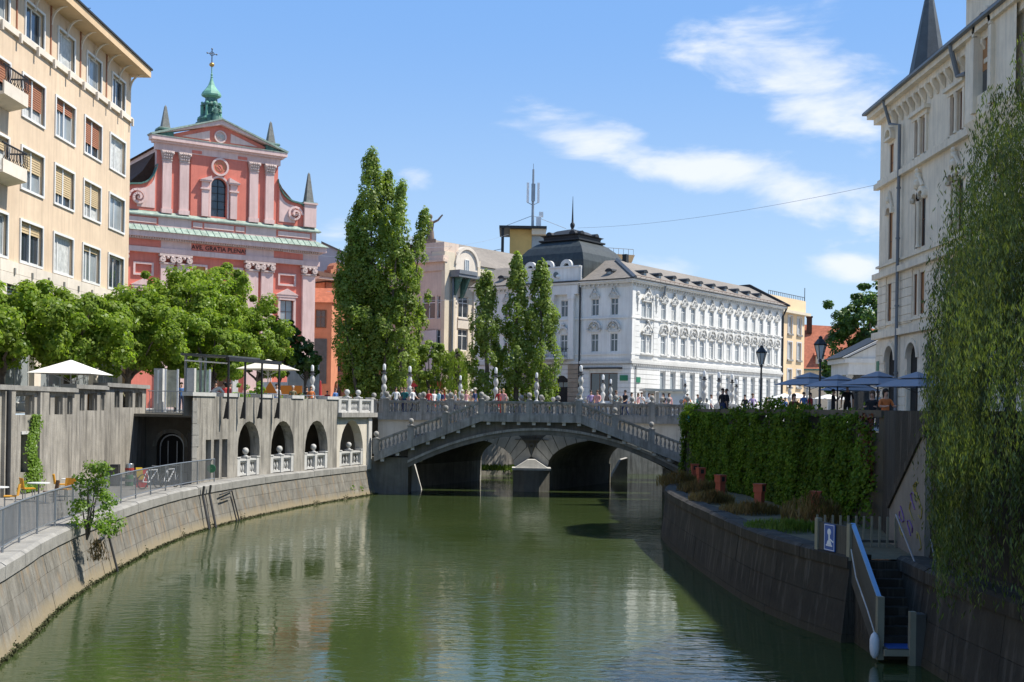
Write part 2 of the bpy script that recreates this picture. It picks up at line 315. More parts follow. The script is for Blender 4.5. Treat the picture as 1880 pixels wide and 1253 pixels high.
mat('bridge_cream', (.60, .55, .46), var=.12, scale=.9, streak=.35, scol=(.36, .32, .25), bump=.2)
mat('pale_stone', (.52, .51, .48), var=.15, scale=2.4, streak=.3, scol=(.32, .31, .29), bump=.25, fine=20)
mat('paving', (.30, .285, .26), var=.18, scale=.8, bump=.3)
mat('path', (.27, .255, .23), var=.2, scale=1.2, bump=.3)
mat('earth', (.15, .125, .07), var=.35, scale=2, bump=.5, fine=10)
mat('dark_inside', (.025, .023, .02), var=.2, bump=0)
mat('lamp_white', (.82, .82, .80), rough=.25, var=.03, bump=0, spec=.5)
mat('lamp_collar', (.055, .055, .06), rough=.4, var=.2, bump=0)
mat('lantern_glass', (.55, .57, .55), rough=.15, var=.15, bump=0, spec=.6)
mat('bark', (.12, .10, .08), var=.35, scale=6, bump=.6, fine=16)
mat('canvas_white', (.78, .77, .74), rough=.8, var=.05, bump=.05)
mat('canvas_cream', (.68, .63, .53), rough=.8, var=.05, bump=.05)
mat('canvas_blue', (.25, .28, .335), rough=.75, var=.08, bump=.05)
mat('canvas_red', (.45, .04, .04), rough=.8, var=.1, bump=.05)
mat('canvas_orange', (.75, .17, .07), rough=.8, var=.1, bump=.05)
mat('wood_orange', (.42, .17, .05), rough=.5, var=.2, scale=5, bump=.1)
mat('chair_orange', (.62, .30, .03), rough=.45, var=.08, bump=0)
mat('chair_brown', (.10, .055, .03), rough=.5, var=.1, bump=0)
mat('table_white', (.72, .73, .72), rough=.3, var=.05, bump=0)
mat('pipe', (.045, .045, .045), rough=.5, var=.3, bump=0)
mat('pipe_grey', (.17, .185, .20), rough=.5, var=.15, bump=0)
mat('sign_blue', (.03, .10, .36), rough=.35, var=.04, bump=0, spec=.5)
mat('sign_teal', (.03, .32, .42), rough=.4, var=.04, bump=0)
mat('sign_green', (.02, .18, .09), rough=.4, var=.05, bump=0)
mat('sign_white', (.80, .80, .80), rough=.4, var=.02, bump=0)
mat('sign_orange', (.70, .22, .03), rough=.4, var=.04, bump=0)
mat('sign_yellow', (.75, .48, .03), rough=.4, var=.04, bump=0)
mat('sign_red', (.55, .03, .03), rough=.4, var=.04, bump=0)
mat('poster', (.50, .46, .33), rough=.35, var=.45, scale=1.6, bump=0, spec=.5)
mat('poster_green', (.35, .45, .30), rough=.35, var=.5, scale=1.8, bump=0, spec=.5)
mat('letter', (.03, .025, .02), rough=.5, var=.05, bump=0)
mat('letter_grey', (.12, .13, .14), rough=.5, var=.05, bump=0)
mat('keg', (.42, .44, .45), rough=.3, metal=.8, var=.1, bump=0)
mat('keg_green', (.06, .20, .09), rough=.4, var=.1, bump=0)
mat('keg_red', (.35, .05, .04), rough=.4, var=.1, bump=0)
mat('brick_red', (.36, .085, .045), rough=.7, var=.2, bump=.2)
mat('fence_dark', (.085, .08, .068), rough=.6, var=.2, bump=.1)
mat('post_olive', (.27, .25, .18), rough=.55, var=.12, bump=.1)
mat('rail_blue', (.22, .42, .68), rough=.3, var=.05, bump=0, spec=.6)
mat('fender', (.72, .74, .76), rough=.4, var=.08, bump=0)
mat('graffiti_wall', (.24, .215, .18), var=.25, scale=1.6, streak=.35, scol=(.17, .15, .12), bump=.3)
mat('paint_gold', (.30, .24, .05), rough=.6, var=.1, bump=0)
mat('paint_purple', (.16, .07, .25), rough=.6, var=.1, bump=0)
mat('terracotta', (.35, .14, .07), rough=.8, var=.2, bump=.2)
mat('bronze', (.05, .11, .085), rough=.5, var=.4, scale=3, streak=.4, scol=(.15, .24, .19))
mat('statue_stone', (.20, .15, .12), var=.3, scale=4)
mat('white_paint', (.78, .78, .77), rough=.5, var=.05, bump=0)
mat('wire', (.22, .25, .3), rough=.6, var=0, bump=0)
leafmat('leaf_plane', (.115, .200, .022), (.275, .355, .062), trans=.55, gloss=.012, dark=.8)
leafmat('leaf_dark', (.050, .105, .016), (.095, .170, .030), trans=.38, gloss=.03)
leafmat('leaf_poplar', (.145, .210, .038), (.265, .335, .078), trans=.56, gloss=.015, dark=.8)
leafmat('leaf_willow', (.066, .102, .020), (.180, .212, .056), trans=.4, gloss=.03, dark=.42)
leafmat('leaf_ivy', (.052, .105, .009), (.150, .235, .024), trans=.35, gloss=.01, dark=.65)
leafmat('leaf_red', (.12, .018, .012), (.20, .04, .02), trans=.25)
leafmat('leaf_shrub', (.13, .23, .035), (.22, .33, .06), trans=.5, gloss=.015, dark=.8)
leafmat('leaf_dry', (.15, .095, .035), (.26, .18, .075), trans=.3, gloss=.02)
leafmat('grass', (.10, .17, .025), (.17, .24, .05), trans=.35, gloss=.02)
def water_mat():
    m = bpy.data.materials.new('water'); m.use_nodes = True; nt = m.node_tree; N = nt.nodes.new; L = nt.links.new
    b = nt.nodes['Principled BSDF']; b.inputs['Roughness'].default_value = .03; b.inputs['IOR'].default_value = 1.333; b.inputs['Specular IOR Level'].default_value = .5
    geo = N('ShaderNodeNewGeometry')
    mp = N('ShaderNodeMapping'); mp.inputs['Scale'].default_value = (.55, 1.0, 1); L(geo.outputs['Position'], mp.inputs[0])
    n1 = N('ShaderNodeTexNoise'); n1.inputs['Scale'].default_value = 3.2; n1.inputs['Detail'].default_value = 4; n1.inputs['Distortion'].default_value = .6; L(mp.outputs[0], n1.inputs['Vector'])
    n2 = N('ShaderNodeTexNoise'); n2.inputs['Scale'].default_value = .45; n2.inputs['Detail'].default_value = 2; L(mp.outputs[0], n2.inputs['Vector'])
    # wind roughens some reaches of the river more than others
    n3 = N('ShaderNodeTexNoise'); n3.inputs['Scale'].default_value = .11; n3.inputs['Detail'].default_value = 2; L(geo.outputs['Position'], n3.inputs['Vector'])
    r3 = N('ShaderNodeMapRange'); r3.inputs['From Min'].default_value = .38; r3.inputs['From Max'].default_value = .62; r3.inputs['To Min'].default_value = .3; r3.inputs['To Max'].default_value = 1.35; L(n3.outputs[0], r3.inputs[0])
    m1 = N('ShaderNodeMath'); m1.operation = 'MULTIPLY'; L(n1.outputs[0], m1.inputs[0]); L(r3.outputs[0], m1.inputs[1])
    m2 = N('ShaderNodeMath'); m2.operation = 'MULTIPLY_ADD'; m2.inputs[1].default_value = 1.2; L(n2.outputs[0], m2.inputs[0]); L(m1.outputs[0], m2.inputs[2])
    bp = N('ShaderNodeBump'); bp.inputs['Strength'].default_value = .42; bp.inputs['Distance'].default_value = .032; L(m2.outputs[0], bp.inputs['Height']); L(bp.outputs[0], b.inputs['Normal'])
    nc = N('ShaderNodeTexNoise'); nc.inputs['Scale'].default_value = .16; nc.inputs['Detail'].default_value = 3; L(geo.outputs['Position'], nc.inputs['Vector'])
    mx = N('ShaderNodeMix'); mx.data_type = 'RGBA'; mx.inputs['A'].default_value = (.027, .044, .013, 1); mx.inputs['B'].default_value = (.050, .068, .022, 1); L(nc.outputs[0], mx.inputs['Factor']); L(mx.outputs['Result'], b.inputs['Base Color'])
    MATS['water'] = m
water_mat()
# ---------------------------------------------------------------- setting: water, banks, quays
def spline(P, n):      # Catmull-Rom through 2d points, n samples per span
    o = []
    for i in range(len(P) - 1):
        p0, p1, p2, p3 = P[max(i - 1, 0)], P[i], P[i + 1], P[min(i + 2, len(P) - 1)]
        for k in range(n):
            t = k / n
            o.append(tuple(.5 * ((2 * p1[j]) + (-p0[j] + p2[j]) * t + (2 * p0[j] - 5 * p1[j] + 4 * p2[j] - p3[j]) * t * t + (-p0[j] + 3 * p1[j] - 3 * p2[j] + p3[j]) * t ** 3) for j in (0, 1)))
    o.append(tuple(P[-1])); return o
def resample(P, step):
    d = [0]
    for a, b in zip(P, P[1:]): d.append(d[-1] + math.dist(a, b))
    n = max(1, round(d[-1] / step)); out = []; j = 0
    for i in range(n + 1):
        t = d[-1] * i / n
        while j < len(d) - 2 and d[j + 1] < t: j += 1
        q = (t - d[j]) / max(d[j + 1] - d[j], 1e-6); out.append((P[j][0] + (P[j + 1][0] - P[j][0]) * q, P[j][1] + (P[j + 1][1] - P[j][1]) * q))
    return out
def offs(P, d):         # offset to the left of travel
    o = []
    for i in range(len(P)):
        a, b = P[max(i - 1, 0)], P[min(i + 1, len(P) - 1)]; l = math.dist(a, b) or 1
        o.append((P[i][0] - (b[1] - a[1]) / l * d, P[i][1] + (b[0] - a[0]) / l * d))
    return o
w = MB(); w.add([(-60, -40, 0), (260, -40, 0), (260, 160, 0), (-60, 160, 0)], [(0, 1, 2, 3)]); w.build('water', 'water', kind='structure')
LED_L = spline([(-7.6, 8), (-10.0, 18), (-11.55, 27.4), (-12.4, 31.5), (-13.1, 36), (-13.75, 42.5), (-14.05, 48), (-13.95, 53.5), (-13.2, 59.5), (-11.9, 66), (-10.4, 71.5), (-8.95, 76.8), (-8.5, 79)], 5)
AR_A, AR_B = Vector((-15.05, 56.5)), Vector((-8.95, 76.7))     # arcade wall
STREET = 5.05
FAR_BANK = [(-8.8, 81), (-9.6, 95), (-7, 100.5), (0, 103.5), (14, 106), (40, 113), (110, 126), (260, 150)]
g = MB()
g.add([(x, y, STREET) for x, y in [(-20.9, -60), (-20.9, 66.6), (-17.5, 66.6), (-15.25, 57.4), (-9.5, 76.6), (-8.9, 77.0), *FAR_BANK, (1500, 400), (1500, 2500), (-1500, 2500), (-1500, -60)]], [tuple(range(18))])
g.build('square_ground', 'paving', kind='structure')
RB = [(10.6, -60), (10.6, 28.8), (10.95, 33.0), (11.8, 36.9), (9.6, 63.6), (9.4, 66), (12.5, 77), (13.5, 90), (30, 97), (110, 110), (260, 130)]
g = MB(); g.add([(x, y, STREET) for x, y in RB + [(1500, 300), (1500, -60)]], [tuple(range(len(RB) + 1, -1, -1))]); g.build('market_street', 'paving', kind='structure')
# lower quay path on the left
p = MB(); inner = [(-20.9, 8), (-20.9, 67.5), (-14, 67.5)]
pth = [q for q in offs(LED_L, .5) if q[1] < 68]
p.add([(x, y, 1.72) for x, y in pth + [(-14, 67.5), (-20.9, 67.5), (-20.9, 8)]], [tuple(range(len(pth) + 3))]); p.build('quay_path', 'path', kind='structure')
def quay_wall(name, label, led, ztop, cap, batter, courses, mats, inside, step, capstep, capw, seed, zb=-.6):
    """stone river wall: battered courses of separate blocks under a coping of separate stones; water on the right of travel if inside=+1"""
    t = thing(name, label, 'quay wall'); rr = random.Random(seed)
    core_t = offs(led, inside * .12); core_b = offs(led, inside * (.12 - batter)); m = MB()
    for i in range(len(led) - 1):
        a, b, c, d = core_b[i], core_b[i + 1], core_t[i + 1], core_t[i]; bk = offs(led, inside * capw); e, f = bk[i], bk[i + 1]
        m.add([(*a, zb), (*b, zb), (*c, ztop - cap), (*d, ztop - cap), (*e, ztop - cap), (*f, ztop - cap)], [(0, 1, 2, 3), (3, 2, 5, 4)])
    m.build('backing', mats[0], t)
    zz = [zb + (ztop - cap - zb) * k / courses for k in range(courses + 1)]
    for k in range(courses):
        P = resample(led, step * rr.uniform(.9, 1.1)); J = [0]
        N_ = len(P) - 1
        f0 = 1 - (zz[k] - zb) / (ztop - cap - zb); f1 = 1 - (zz[k + 1] - zb) / (ztop - cap - zb)
        o0, o1 = offs(P, -inside * batter * f0), offs(P, -inside * batter * f1); bi = offs(P, inside * .2)
        for i in range(N_):
            if P[i][1] > 78.5: continue
            j = .005; pr = rr.uniform(-.006, .007)
            def lp(A, q): return (A[i][0] + (A[i + 1][0] - A[i][0]) * q, A[i][1] + (A[i + 1][1] - A[i][1]) * q)
            sh = (.5 if k % 2 else 0)
            nx, ny = (o0[i][0] - bi[i][0]), (o0[i][1] - bi[i][1]); ln = math.hypot(nx, ny) or 1; nx, ny = nx / ln * pr, ny / ln * pr
            a, b, c, d = lp(o0, j), lp(o0, 1 - j), lp(o1, 1 - j), lp(o1, j); e, f = lp(bi, j), lp(bi, 1 - j)
            q = MB(); z0, z1 = zz[k] + .006, zz[k + 1] - .006
            q.hexa([(a[0] + nx, a[1] + ny, z0), (b[0] + nx, b[1] + ny, z0), (*f, z0), (*e, z0), (d[0] + nx, d[1] + ny, z1), (c[0] + nx, c[1] + ny, z1), (*f, z1), (*e, z1)] if inside > 0 else
                   [(b[0] + nx, b[1] + ny, z0), (a[0] + nx, a[1] + ny, z0), (*e, z0), (*f, z0), (c[0] + nx, c[1] + ny, z1), (d[0] + nx, d[1] + ny, z1), (*e, z1), (*f, z1)])
            q.build('stone_block', mats[1], t)
    P = resample(led, capstep); o0 = offs(P, -inside * .06); bi = offs(P, inside * capw)
    for i in range(len(P) - 1):
        def lp(A, q): return (A[i][0] + (A[i + 1][0] - A[i][0]) * q, A[i][1] + (A[i + 1][1] - A[i][1]) * q)
        j = .006; dz = rr.uniform(-.012, .012); q = MB(); r_ = .07
        a, b, e, f = lp(o0, j), lp(o0, 1 - j), lp(bi, j), lp(bi, 1 - j)
        oi = offs(P, inside * .04); a2, b2 = lp(oi, j), lp(oi, 1 - j)
        z0, z1 = ztop - cap, ztop + dz
        vs = [(*a, z0), (*b, z0), (*f, z0), (*e, z0), (*a, z1 - r_), (*b, z1 - r_), (*b2, z1), (*a2, z1), (*f, z1), (*e, z1)]
        fs = [(3, 2, 1, 0), (0, 1, 5, 4), (4, 5, 6, 7), (7, 6, 8, 9), (2, 3, 9, 8), (1, 2, 8, 6, 5), (3, 0, 4, 7, 9)]
        if inside < 0: fs = [f_[::-1] for f_ in fs]
        q.add(vs, fs); q.build('coping_stone', mats[2], t)
    return t
qwL = quay_wall('quay_wall', 'long curving grey stone river wall under the metal railing with pale waterline', LED_L, 1.9, .38, .5, 4, ('quay_stone', 'quay_stone', 'quay_cap'), 1, 1.7, 2.2, .75, 3)
# slimy line and weeds at the water
rng = np.random.default_rng(4)
P = np.array(resample(offs(LED_L, -.47), .06)); n = len(P); k = rng.integers(0, n, 9000); C = np.column_stack([P[k, 0] + rng.normal(0, .03, 9000), P[k, 1], np.abs(rng.normal(0, .035, 9000)) * (1 + 2.2 * (np.sin(P[k, 1] * 2.3) * np.sin(P[k, 1] * .9) > .7)) + .01])
obj('algae_fringe', leaf_mesh('algae', C, rng.normal(size=(9000, 3)) + [1, 0, .5], .07, 'algae'), qwL, kind='stuff')
# right river wall (in shade): comes from under the bridge, rounds the point, runs to the stair
LED_R = spline([(13.2, 79), (12.6, 70), (10.2, 63), (8.1, 58.5), (7.05, 54.5), (6.75, 49.7), (6.85, 42.9), (7.15, 35.5), (7.65, 31.9), (8.32, 29.3)], 5)
qwR = quay_wall('quay_wall', 'dark river wall with shade put into its colour, below the ivy, rounding the point', LED_R, 2.15, .34, -.28 * -1, 3, ('quay_dark', 'quay_dark', 'quay_dark'), -1 * -1, 2.2, 2.4, .6, 5)
p = MB(); a = offs(LED_R, .5); pr = [(10.6, 29.3), (11.9, 36.6), (9.5, 63.4), (9.8, 66), (13.0, 78.5)]
p.add([(x, y, 2.04) for x, y in a + pr], [tuple(range(len(a) + len(pr) - 1, -1, -1))]); p.build('ledge_ground', 'earth', kind='structure')
# near part of the right bank: stair recess and the tall dark wall
NR = spline([(9.52, 29.3), (9.5, 28), (9.36, 26.6), (9.4, 25), (9.6, 20), (9.75, 8)], 5)
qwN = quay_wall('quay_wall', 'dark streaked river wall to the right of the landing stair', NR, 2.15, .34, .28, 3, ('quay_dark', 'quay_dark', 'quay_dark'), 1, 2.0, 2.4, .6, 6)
p = MB(); a = offs(NR, .5); p.add([(x, y, 2.05) for x, y in a + [(11.2, 8), (11.2, 29.35)]], [tuple(range(len(a) + 2))]); p.build('ledge_ground', 'earth', kind='structure')
# far bank wall beyond the bridges with its grassy berm
t = thing('quay_wall', 'sunlit far river wall seen through the bridge arches', 'quay wall')
for i in range(len(FAR_BANK) - 2):
    P = resample(FAR_BANK[i:i + 2], 3.0)
    for a, b in zip(P, P[1:]):
        m = MB(); d = (Vector(b) - Vector(a)).normalized(); nx, ny = d.y, -d.x
        m.hexa([(a[0] + nx * .25, a[1] + ny * .25, -.5), (b[0] + nx * .25 - d.x * .02, b[1] + ny * .25 - d.y * .02, -.5), (b[0] - nx * .3, b[1] - ny * .3, -.5), (a[0] - nx * .3, a[1] - ny * .3, -.5),
                (a[0], a[1], 4.75), (b[0] - d.x * .02, b[1] - d.y * .02, 4.75), (b[0] - nx * .3, b[1] - ny * .3, 4.75), (a[0] - nx * .3, a[1] - ny * .3, 4.75)]); m.build('stone_panel', 'concrete', t)
        m = MB(); m.hexa([(a[0] + nx * .1, a[1] + ny * .1, 4.75), (b[0] + nx * .1, b[1] + ny * .1, 4.75), (b[0] - nx * .4, b[1] - ny * .4, 4.75), (a[0] - nx * .4, a[1] - ny * .4, 4.75), (a[0] + nx * .1, a[1] + ny * .1, 5.0), (b[0] + nx * .1, b[1] + ny * .1, 5.0), (b[0] - nx * .4, b[1] - ny * .4, 5.0), (a[0] - nx * .4, a[1] - ny * .4, 5.0)]); m.build('coping_stone', 'pale_stone', t)
b = MB(); b.pxy([(-8, 98), (-4, 98.6), (0, 100.8), (6, 102), (6, 104.5), (0, 103.2), (-7, 100.3)], -.4, .35); b.build('river_berm', 'concrete', kind='structure')
rng = np.random.default_rng(14); C = np.column_stack([rng.uniform(-3.5, 3.6, 2500), rng.uniform(0, 1, 2500), np.zeros(2500)]); C[:, 1] = 100.6 + C[:, 0] * .3 + C[:, 1] * 1.6; C[:, 2] = .35 + rng.uniform(0, .4, 2500)
obj('grass', leaf_mesh('grass', C, rng.normal(size=(2500, 3)) + [0, -1, 0], .32, 'grass', aspect=.2, droop=.8), None, label='bright green grass on the berm below the far wall', cat='grass', kind='stuff')
# ---------------------------------------------------------------- bridges, arcade, retaining wall
def pls(px, py, o, d):
    u, v = uv(px, py); k = u / F_PX; s = (k * o[1] - o[0]) / (d[0] - k * d[1]); return s, EYE - v / F_PX * (o[1] + s * d[1])
def bal_mesh(h, m):
    b = MB(); r = .085
    b.lathe([(r * .9, 0), (r * .9, h * .07), (r * .5, h * .12), (r * .55, h * .2), (r * 1.0, h * .42), (r * .85, h * .56), (r * .45, h * .8), (r * .5, h * .9), (r * .85, h * .94), (r * .85, h)], 0, 0, 8); return b.mesh('baluster', m, True, 50)
BAL = {m: bal_mesh(.58, m) for m in ('bridge_stone', 'pale_stone')}
def ball_mesh(m):
    b = MB(); b.lathe([(.15, 0), (.15, .04), (.07, .07), (.06, .11), (.10, .14), (.15, .20), (.172, .29), (.15, .38), (.09, .44), (.02, .46)], 0, 0, 12); return b.mesh('ball_finial', m, True, 50)
FIN = {m: ball_mesh(m) for m in ('bridge_stone', 'pale_stone')}
def slopebar(a, b, za, zb, w, z0, z1):
    d = Vector((b[0] - a[0], b[1] - a[1])).normalized(); n = Vector((-d.y, d.x)) * w / 2
    return MB().hexa([(a[0] - n.x, a[1] - n.y, za + z0), (b[0] - n.x, b[1] - n.y, zb + z0), (b[0] + n.x, b[1] + n.y, zb + z0), (a[0] + n.x, a[1] + n.y, za + z0),
                      (a[0] - n.x, a[1] - n.y, za + z1), (b[0] - n.x, b[1] - n.y, zb + z1), (b[0] + n.x, b[1] + n.y, zb + z1), (a[0] + n.x, a[1] + n.y, za + z1)])
def balustrade(par, a, b, za, zb, peds, nb, m='bridge_stone', ball=True, skip=(), pw=.4):
    L = math.dist(a, b); ang = math.atan2(b[1] - a[1], b[0] - a[0])
    pt = lambda t: (a[0] + (b[0] - a[0]) * t, a[1] + (b[1] - a[1]) * t, za + (zb - za) * t)
    slopebar(a, b, za, zb, .30, 0, .10).build('plinth', m, par)
    slopebar(a, b, za, zb, .26, .68, .75).build('rail_bed', m, par); slopebar(a, b, za, zb, .34, .75, .85).build('rail', m, par)
    for i, t in enumerate(peds):
        if i in skip: continue
        x, y, z = pt(t); q = MB(); q.box(-pw / 2, -.19, -.02, pw / 2, .19, .90); q.box(-pw / 2 - .03, -.22, .90, pw / 2 + .03, .22, .96); q.build('pedestal', m, par, loc=(x, y, z), rz=ang)
        if ball: obj('ball_finial', FIN[m], par, (x, y, z + .96))
    for t0, t1 in zip(peds, peds[1:]):
        n = nb if isinstance(nb, int) else max(2, round((t1 - t0) * L / nb)); g0 = (pw / 2) / L
        for k in range(n):
            t = t0 + g0 + (t1 - t0 - 2 * g0) * (k + .5) / n; x, y, z = pt(t); obj('baluster', BAL[m], par, (x, y, z + .10))
# --- near footbridge
FY = 76.0; CX, KA = 1.9, .0305
sof = lambda x: 3.92 - KA * (x - CX) ** 2
br = thing('footbridge', 'grey stone footbridge in front, with stairs sloping down both ends', 'bridge')
XL, XR = -8.7, 12.6; XA, XB = -1.95, 4.25; SL, SR = .392, .374
top = lambda x: 5.2 - (XA - x) * SL if x < XA else 5.2 - (x - XB) * SR if x > XB else 5.2
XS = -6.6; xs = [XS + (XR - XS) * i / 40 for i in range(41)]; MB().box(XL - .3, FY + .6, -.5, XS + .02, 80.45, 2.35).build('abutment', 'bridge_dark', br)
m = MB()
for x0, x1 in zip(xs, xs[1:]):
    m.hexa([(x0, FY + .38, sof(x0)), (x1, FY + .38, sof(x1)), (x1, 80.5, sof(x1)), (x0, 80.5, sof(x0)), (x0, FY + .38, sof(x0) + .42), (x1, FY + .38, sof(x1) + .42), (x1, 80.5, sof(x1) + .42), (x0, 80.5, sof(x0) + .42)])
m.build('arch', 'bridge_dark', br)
m = MB()
for x0, x1 in zip(xs, xs[1:]): m.hexa([(x0, FY + .30, sof(x0) + .30), (x1, FY + .30, sof(x1) + .30), (x1, FY + .5, sof(x1) + .30), (x0, FY + .5, sof(x0) + .30), (x0, FY + .30, sof(x0) + .46), (x1, FY + .30, sof(x1) + .46), (x1, FY + .5, sof(x1) + .46), (x0, FY + .5, sof(x0) + .46)])
m.build('arch_moulding', 'bridge_stone', br)
for half in (0, 1):
  m = MB()
  for x0, x1 in zip(xs, xs[1:]):
    if (x0 > 1) != bool(half) or x0 > 9: continue
    if min(top(x0), top(x1)) - .45 > sof(x0) + .4: m.hexa([(x0, FY + .55, sof(x0) + .4), (x1, FY + .55, sof(x1) + .4), (x1, 80.4, sof(x1) + .4), (x0, 80.4, sof(x0) + .4), (x0, FY + .55, top(x0) - .4), (x1, FY + .55, top(x1) - .4), (x1, 80.4, 4.9), (x0, 80.4, 4.9)])
  m.build('spandrel', 'bridge_dark', br)
for x0, x1, nm in ((XL, XA, 'stair_slab'), (XA, XB, 'deck_edge'), (XB, XR, 'stair_slab')):
    m = MB(); z0, z1 = top(x0), top(x1)
    m.hexa([(x0, FY, z0 - .46), (x1, FY, z1 - .46), (x1, FY + 1.9, z1 - .46), (x0, FY + 1.9, z0 - .46), (x0, FY, z0), (x1, FY, z1), (x1, FY + 1.9, z1), (x0, FY + 1.9, z0)]); m.build(nm, 'bridge_stone', br)
m = MB(); m.box(XL, FY + 1.92, 4.78, XR, 80.7, 5.12); m.build('deck', 'bridge_stone', br)
m = MB(); m.box(XL, FY + 1.8, 4.74, XA, FY + 2.1, 5.16); m.build('deck_ledge', 'bridge_stone', br); m = MB(); m.box(XB, FY + 1.8, 4.74, XR, FY + 2.1, 5.16); m.build('deck_ledge', 'bridge_stone', br)
m = MB(); m.box(XL, FY + 2.0, 2.0, XL + 2.9, FY + 2.25, 4.74); m.build('abutment_panel', 'bridge_cream', br)
for x0, x1 in ((XL + 2.9, XA), (XB, XR)):
    m = MB(); m.pxz([(x0, top(x0) - .3), (x1, top(x1) - .3), (x1, 4.74), (x0, 4.74)], FY + 2.0, FY + 2.2); m.build('stair_back_wall', 'bridge_cream', br)
ck = MB(); ck.box(-.11, 0, -.2, .11, .5, 0); CORB = ck.mesh('corbel', 'pale_stone')
x = -8.2
while x < 12.2:
    obj('corbel', CORB, br, (x, FY + .12, top(x) - .455)); x += .96
balustrade(br, (XA, FY + .2), (XB, FY + .2), 5.2, 5.2, [0, .49, 1], 8)
balustrade(br, (XA, FY + .2), (XL, FY + .2), 5.2, top(XL), [.03, .335, .66, .985], 7, skip=(0,))
balustrade(br, (XB, FY + .2), (XR, FY + .2), 5.2, top(XR), [.03, .275, .555, .83], 7, skip=(0,))
balustrade(br, (XL + .4, FY + 1.98), (XA, FY + 1.98), 5.16, 5.16, [.02, .4, .68, 1], .34, skip=(3,))
balustrade(br, (XB, FY + 1.98), (XR, FY + 1.98), 5.16, 5.16, [0, .3, .58, .86], .34, skip=(0,))
balustrade(br, (XL, 80.4), (XR, 80.4), 5.12, 5.12, [0, .12, .25, .38, .5, .62, .75, .88, 1], .36)
# --- central stone bridge on two arches
cb = thing('stone_bridge', 'old pale two-arched stone bridge behind the footbridge', 'bridge')
CY0, CY1, PX0, PX1 = 82.3, 92.5, .25, 2.5
def ell(x, x0, x1, z0, h): t = (2 * x - x0 - x1) / (x1 - x0); return z0 + h * math.sqrt(max(0, 1 - t * t)) ** .9
AR = ((-7.4, PX0, 1.55, 2.0), (PX1, 10.4, 1.55, 2.0)); SHX = .5; sx = lambda x, y: x + (y - CY0) * SHX if y > CY0 else x     # the barrel runs skew to the face
m = MB()
for x0, x1, z0, h in AR:
    n = 24
    for i in range(n):
        a, b = x0 + (x1 - x0) * (1 - math.cos(math.pi * i / n)) / 2, x0 + (x1 - x0) * (1 - math.cos(math.pi * (i + 1) / n)) / 2
        za, zb = ell(a, x0, x1, z0, h), ell(b, x0, x1, z0, h)
        m.hexa([(a, CY0, za), (b, CY0, zb), (sx(b, CY1), CY1, zb), (sx(a, CY1), CY1, za), (a, CY0, 4.7), (b, CY0, 4.7), (sx(b, CY1), CY1, 4.7), (sx(a, CY1), CY1, 4.7)])
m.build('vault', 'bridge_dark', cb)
for x0, x1, z0, h in AR:      # ring stones fanning from the springers
    n = 15; cx = (x0 + x1) / 2; R = (x1 - x0) / 2
    for i in range(n):
        A0, A1 = math.pi * i / n + .008, math.pi * (i + 1) / n - .008; q = []
        for A, k in ((A0, 0), (A1, 0), (A1, 1), (A0, 1)):
            px, pz = cx + R * math.cos(A), z0 + h * math.sin(A) ** .9
            if k:
                l = 1.35; nx, nz = math.cos(A) * .55, .35 + math.sin(A); nl = math.hypot(nx, nz); nx, nz = nx / nl, nz / nl
                l = min(l, (4.62 - pz) / max(nz, .1)); px += nx * l; pz += nz * l
                px = max(px, 1.39) if x0 > 0 else min(px, 1.36)
            q.append((px, pz))
        MB().pxz(q[::-1], CY0 - .05 - .01 * (i % 2), CY0 + .1).build('ring_stone', 'pale_stone', cb)
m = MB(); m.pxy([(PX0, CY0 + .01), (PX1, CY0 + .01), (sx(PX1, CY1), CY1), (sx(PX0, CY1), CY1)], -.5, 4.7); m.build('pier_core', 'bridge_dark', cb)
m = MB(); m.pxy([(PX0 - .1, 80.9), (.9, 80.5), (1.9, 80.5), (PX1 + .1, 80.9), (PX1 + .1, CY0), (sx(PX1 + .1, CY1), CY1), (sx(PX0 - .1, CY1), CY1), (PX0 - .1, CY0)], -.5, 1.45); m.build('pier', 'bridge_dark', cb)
m = MB(); m.hexa([(PX0 - .18, 80.4, 1.45), (PX1 + .18, 80.4, 1.45), (PX1 + .18, 82.4, 1.45), (PX0 - .18, 82.4, 1.45), (PX0 - .18, 80.4, 1.6), (PX1 + .18, 80.4, 1.6), (PX1 + .18, 82.3, 1.62), (PX0 - .18, 82.3, 1.62)]); m.tbox(1.37, 81.5, 1.6, 1.1, .9, 2.15, .25, .7); m.build('pier_cap', 'pale_stone', cb)
m = MB(); m.box(-9.6, CY0 - .12, 4.7, 13.4, CY1 + .12, 5.10); m.build('deck', 'pale_stone', cb)
for a, b in ((-9.6, -7.4), (10.4, 13.4)):
    m = MB(); m.pxy([(a, CY0 + .02), (b, CY0 + .02), (sx(b, CY1) if a > 0 else sx(b, CY1), CY1), (a if a < 0 else sx(a, CY1), CY1)], -.5, 4.7); m.build('abutment', 'bridge_stone', cb)
m = MB(); m.add([(-6.62, 79.2, -.4), (-5.85, 80.7, -.4), (-6.62, 82.2, -.4), (-6.58, 79.3, 1.8), (-6.5, 79.6, 1.85), (-6.62, 82.2, 1.85)], [(0, 1, 4, 3), (1, 2, 5, 4), (2, 0, 3, 5), (3, 4, 5), (0, 2, 1)]); m.build('buttress', 'pale_stone', cb)
m = MB(); m.pxz([(7.3, -.4), (9.0, -.4), (9.0, 1.9), (8.5, 1.75)], 92.6, 94.2); m.build('buttress', 'pale_stone', cb)
obj('lettering', text_mesh('CIVITAS', .46, 'letter_grey', .02), cb, (1.38, CY0 - .12, 3.55))
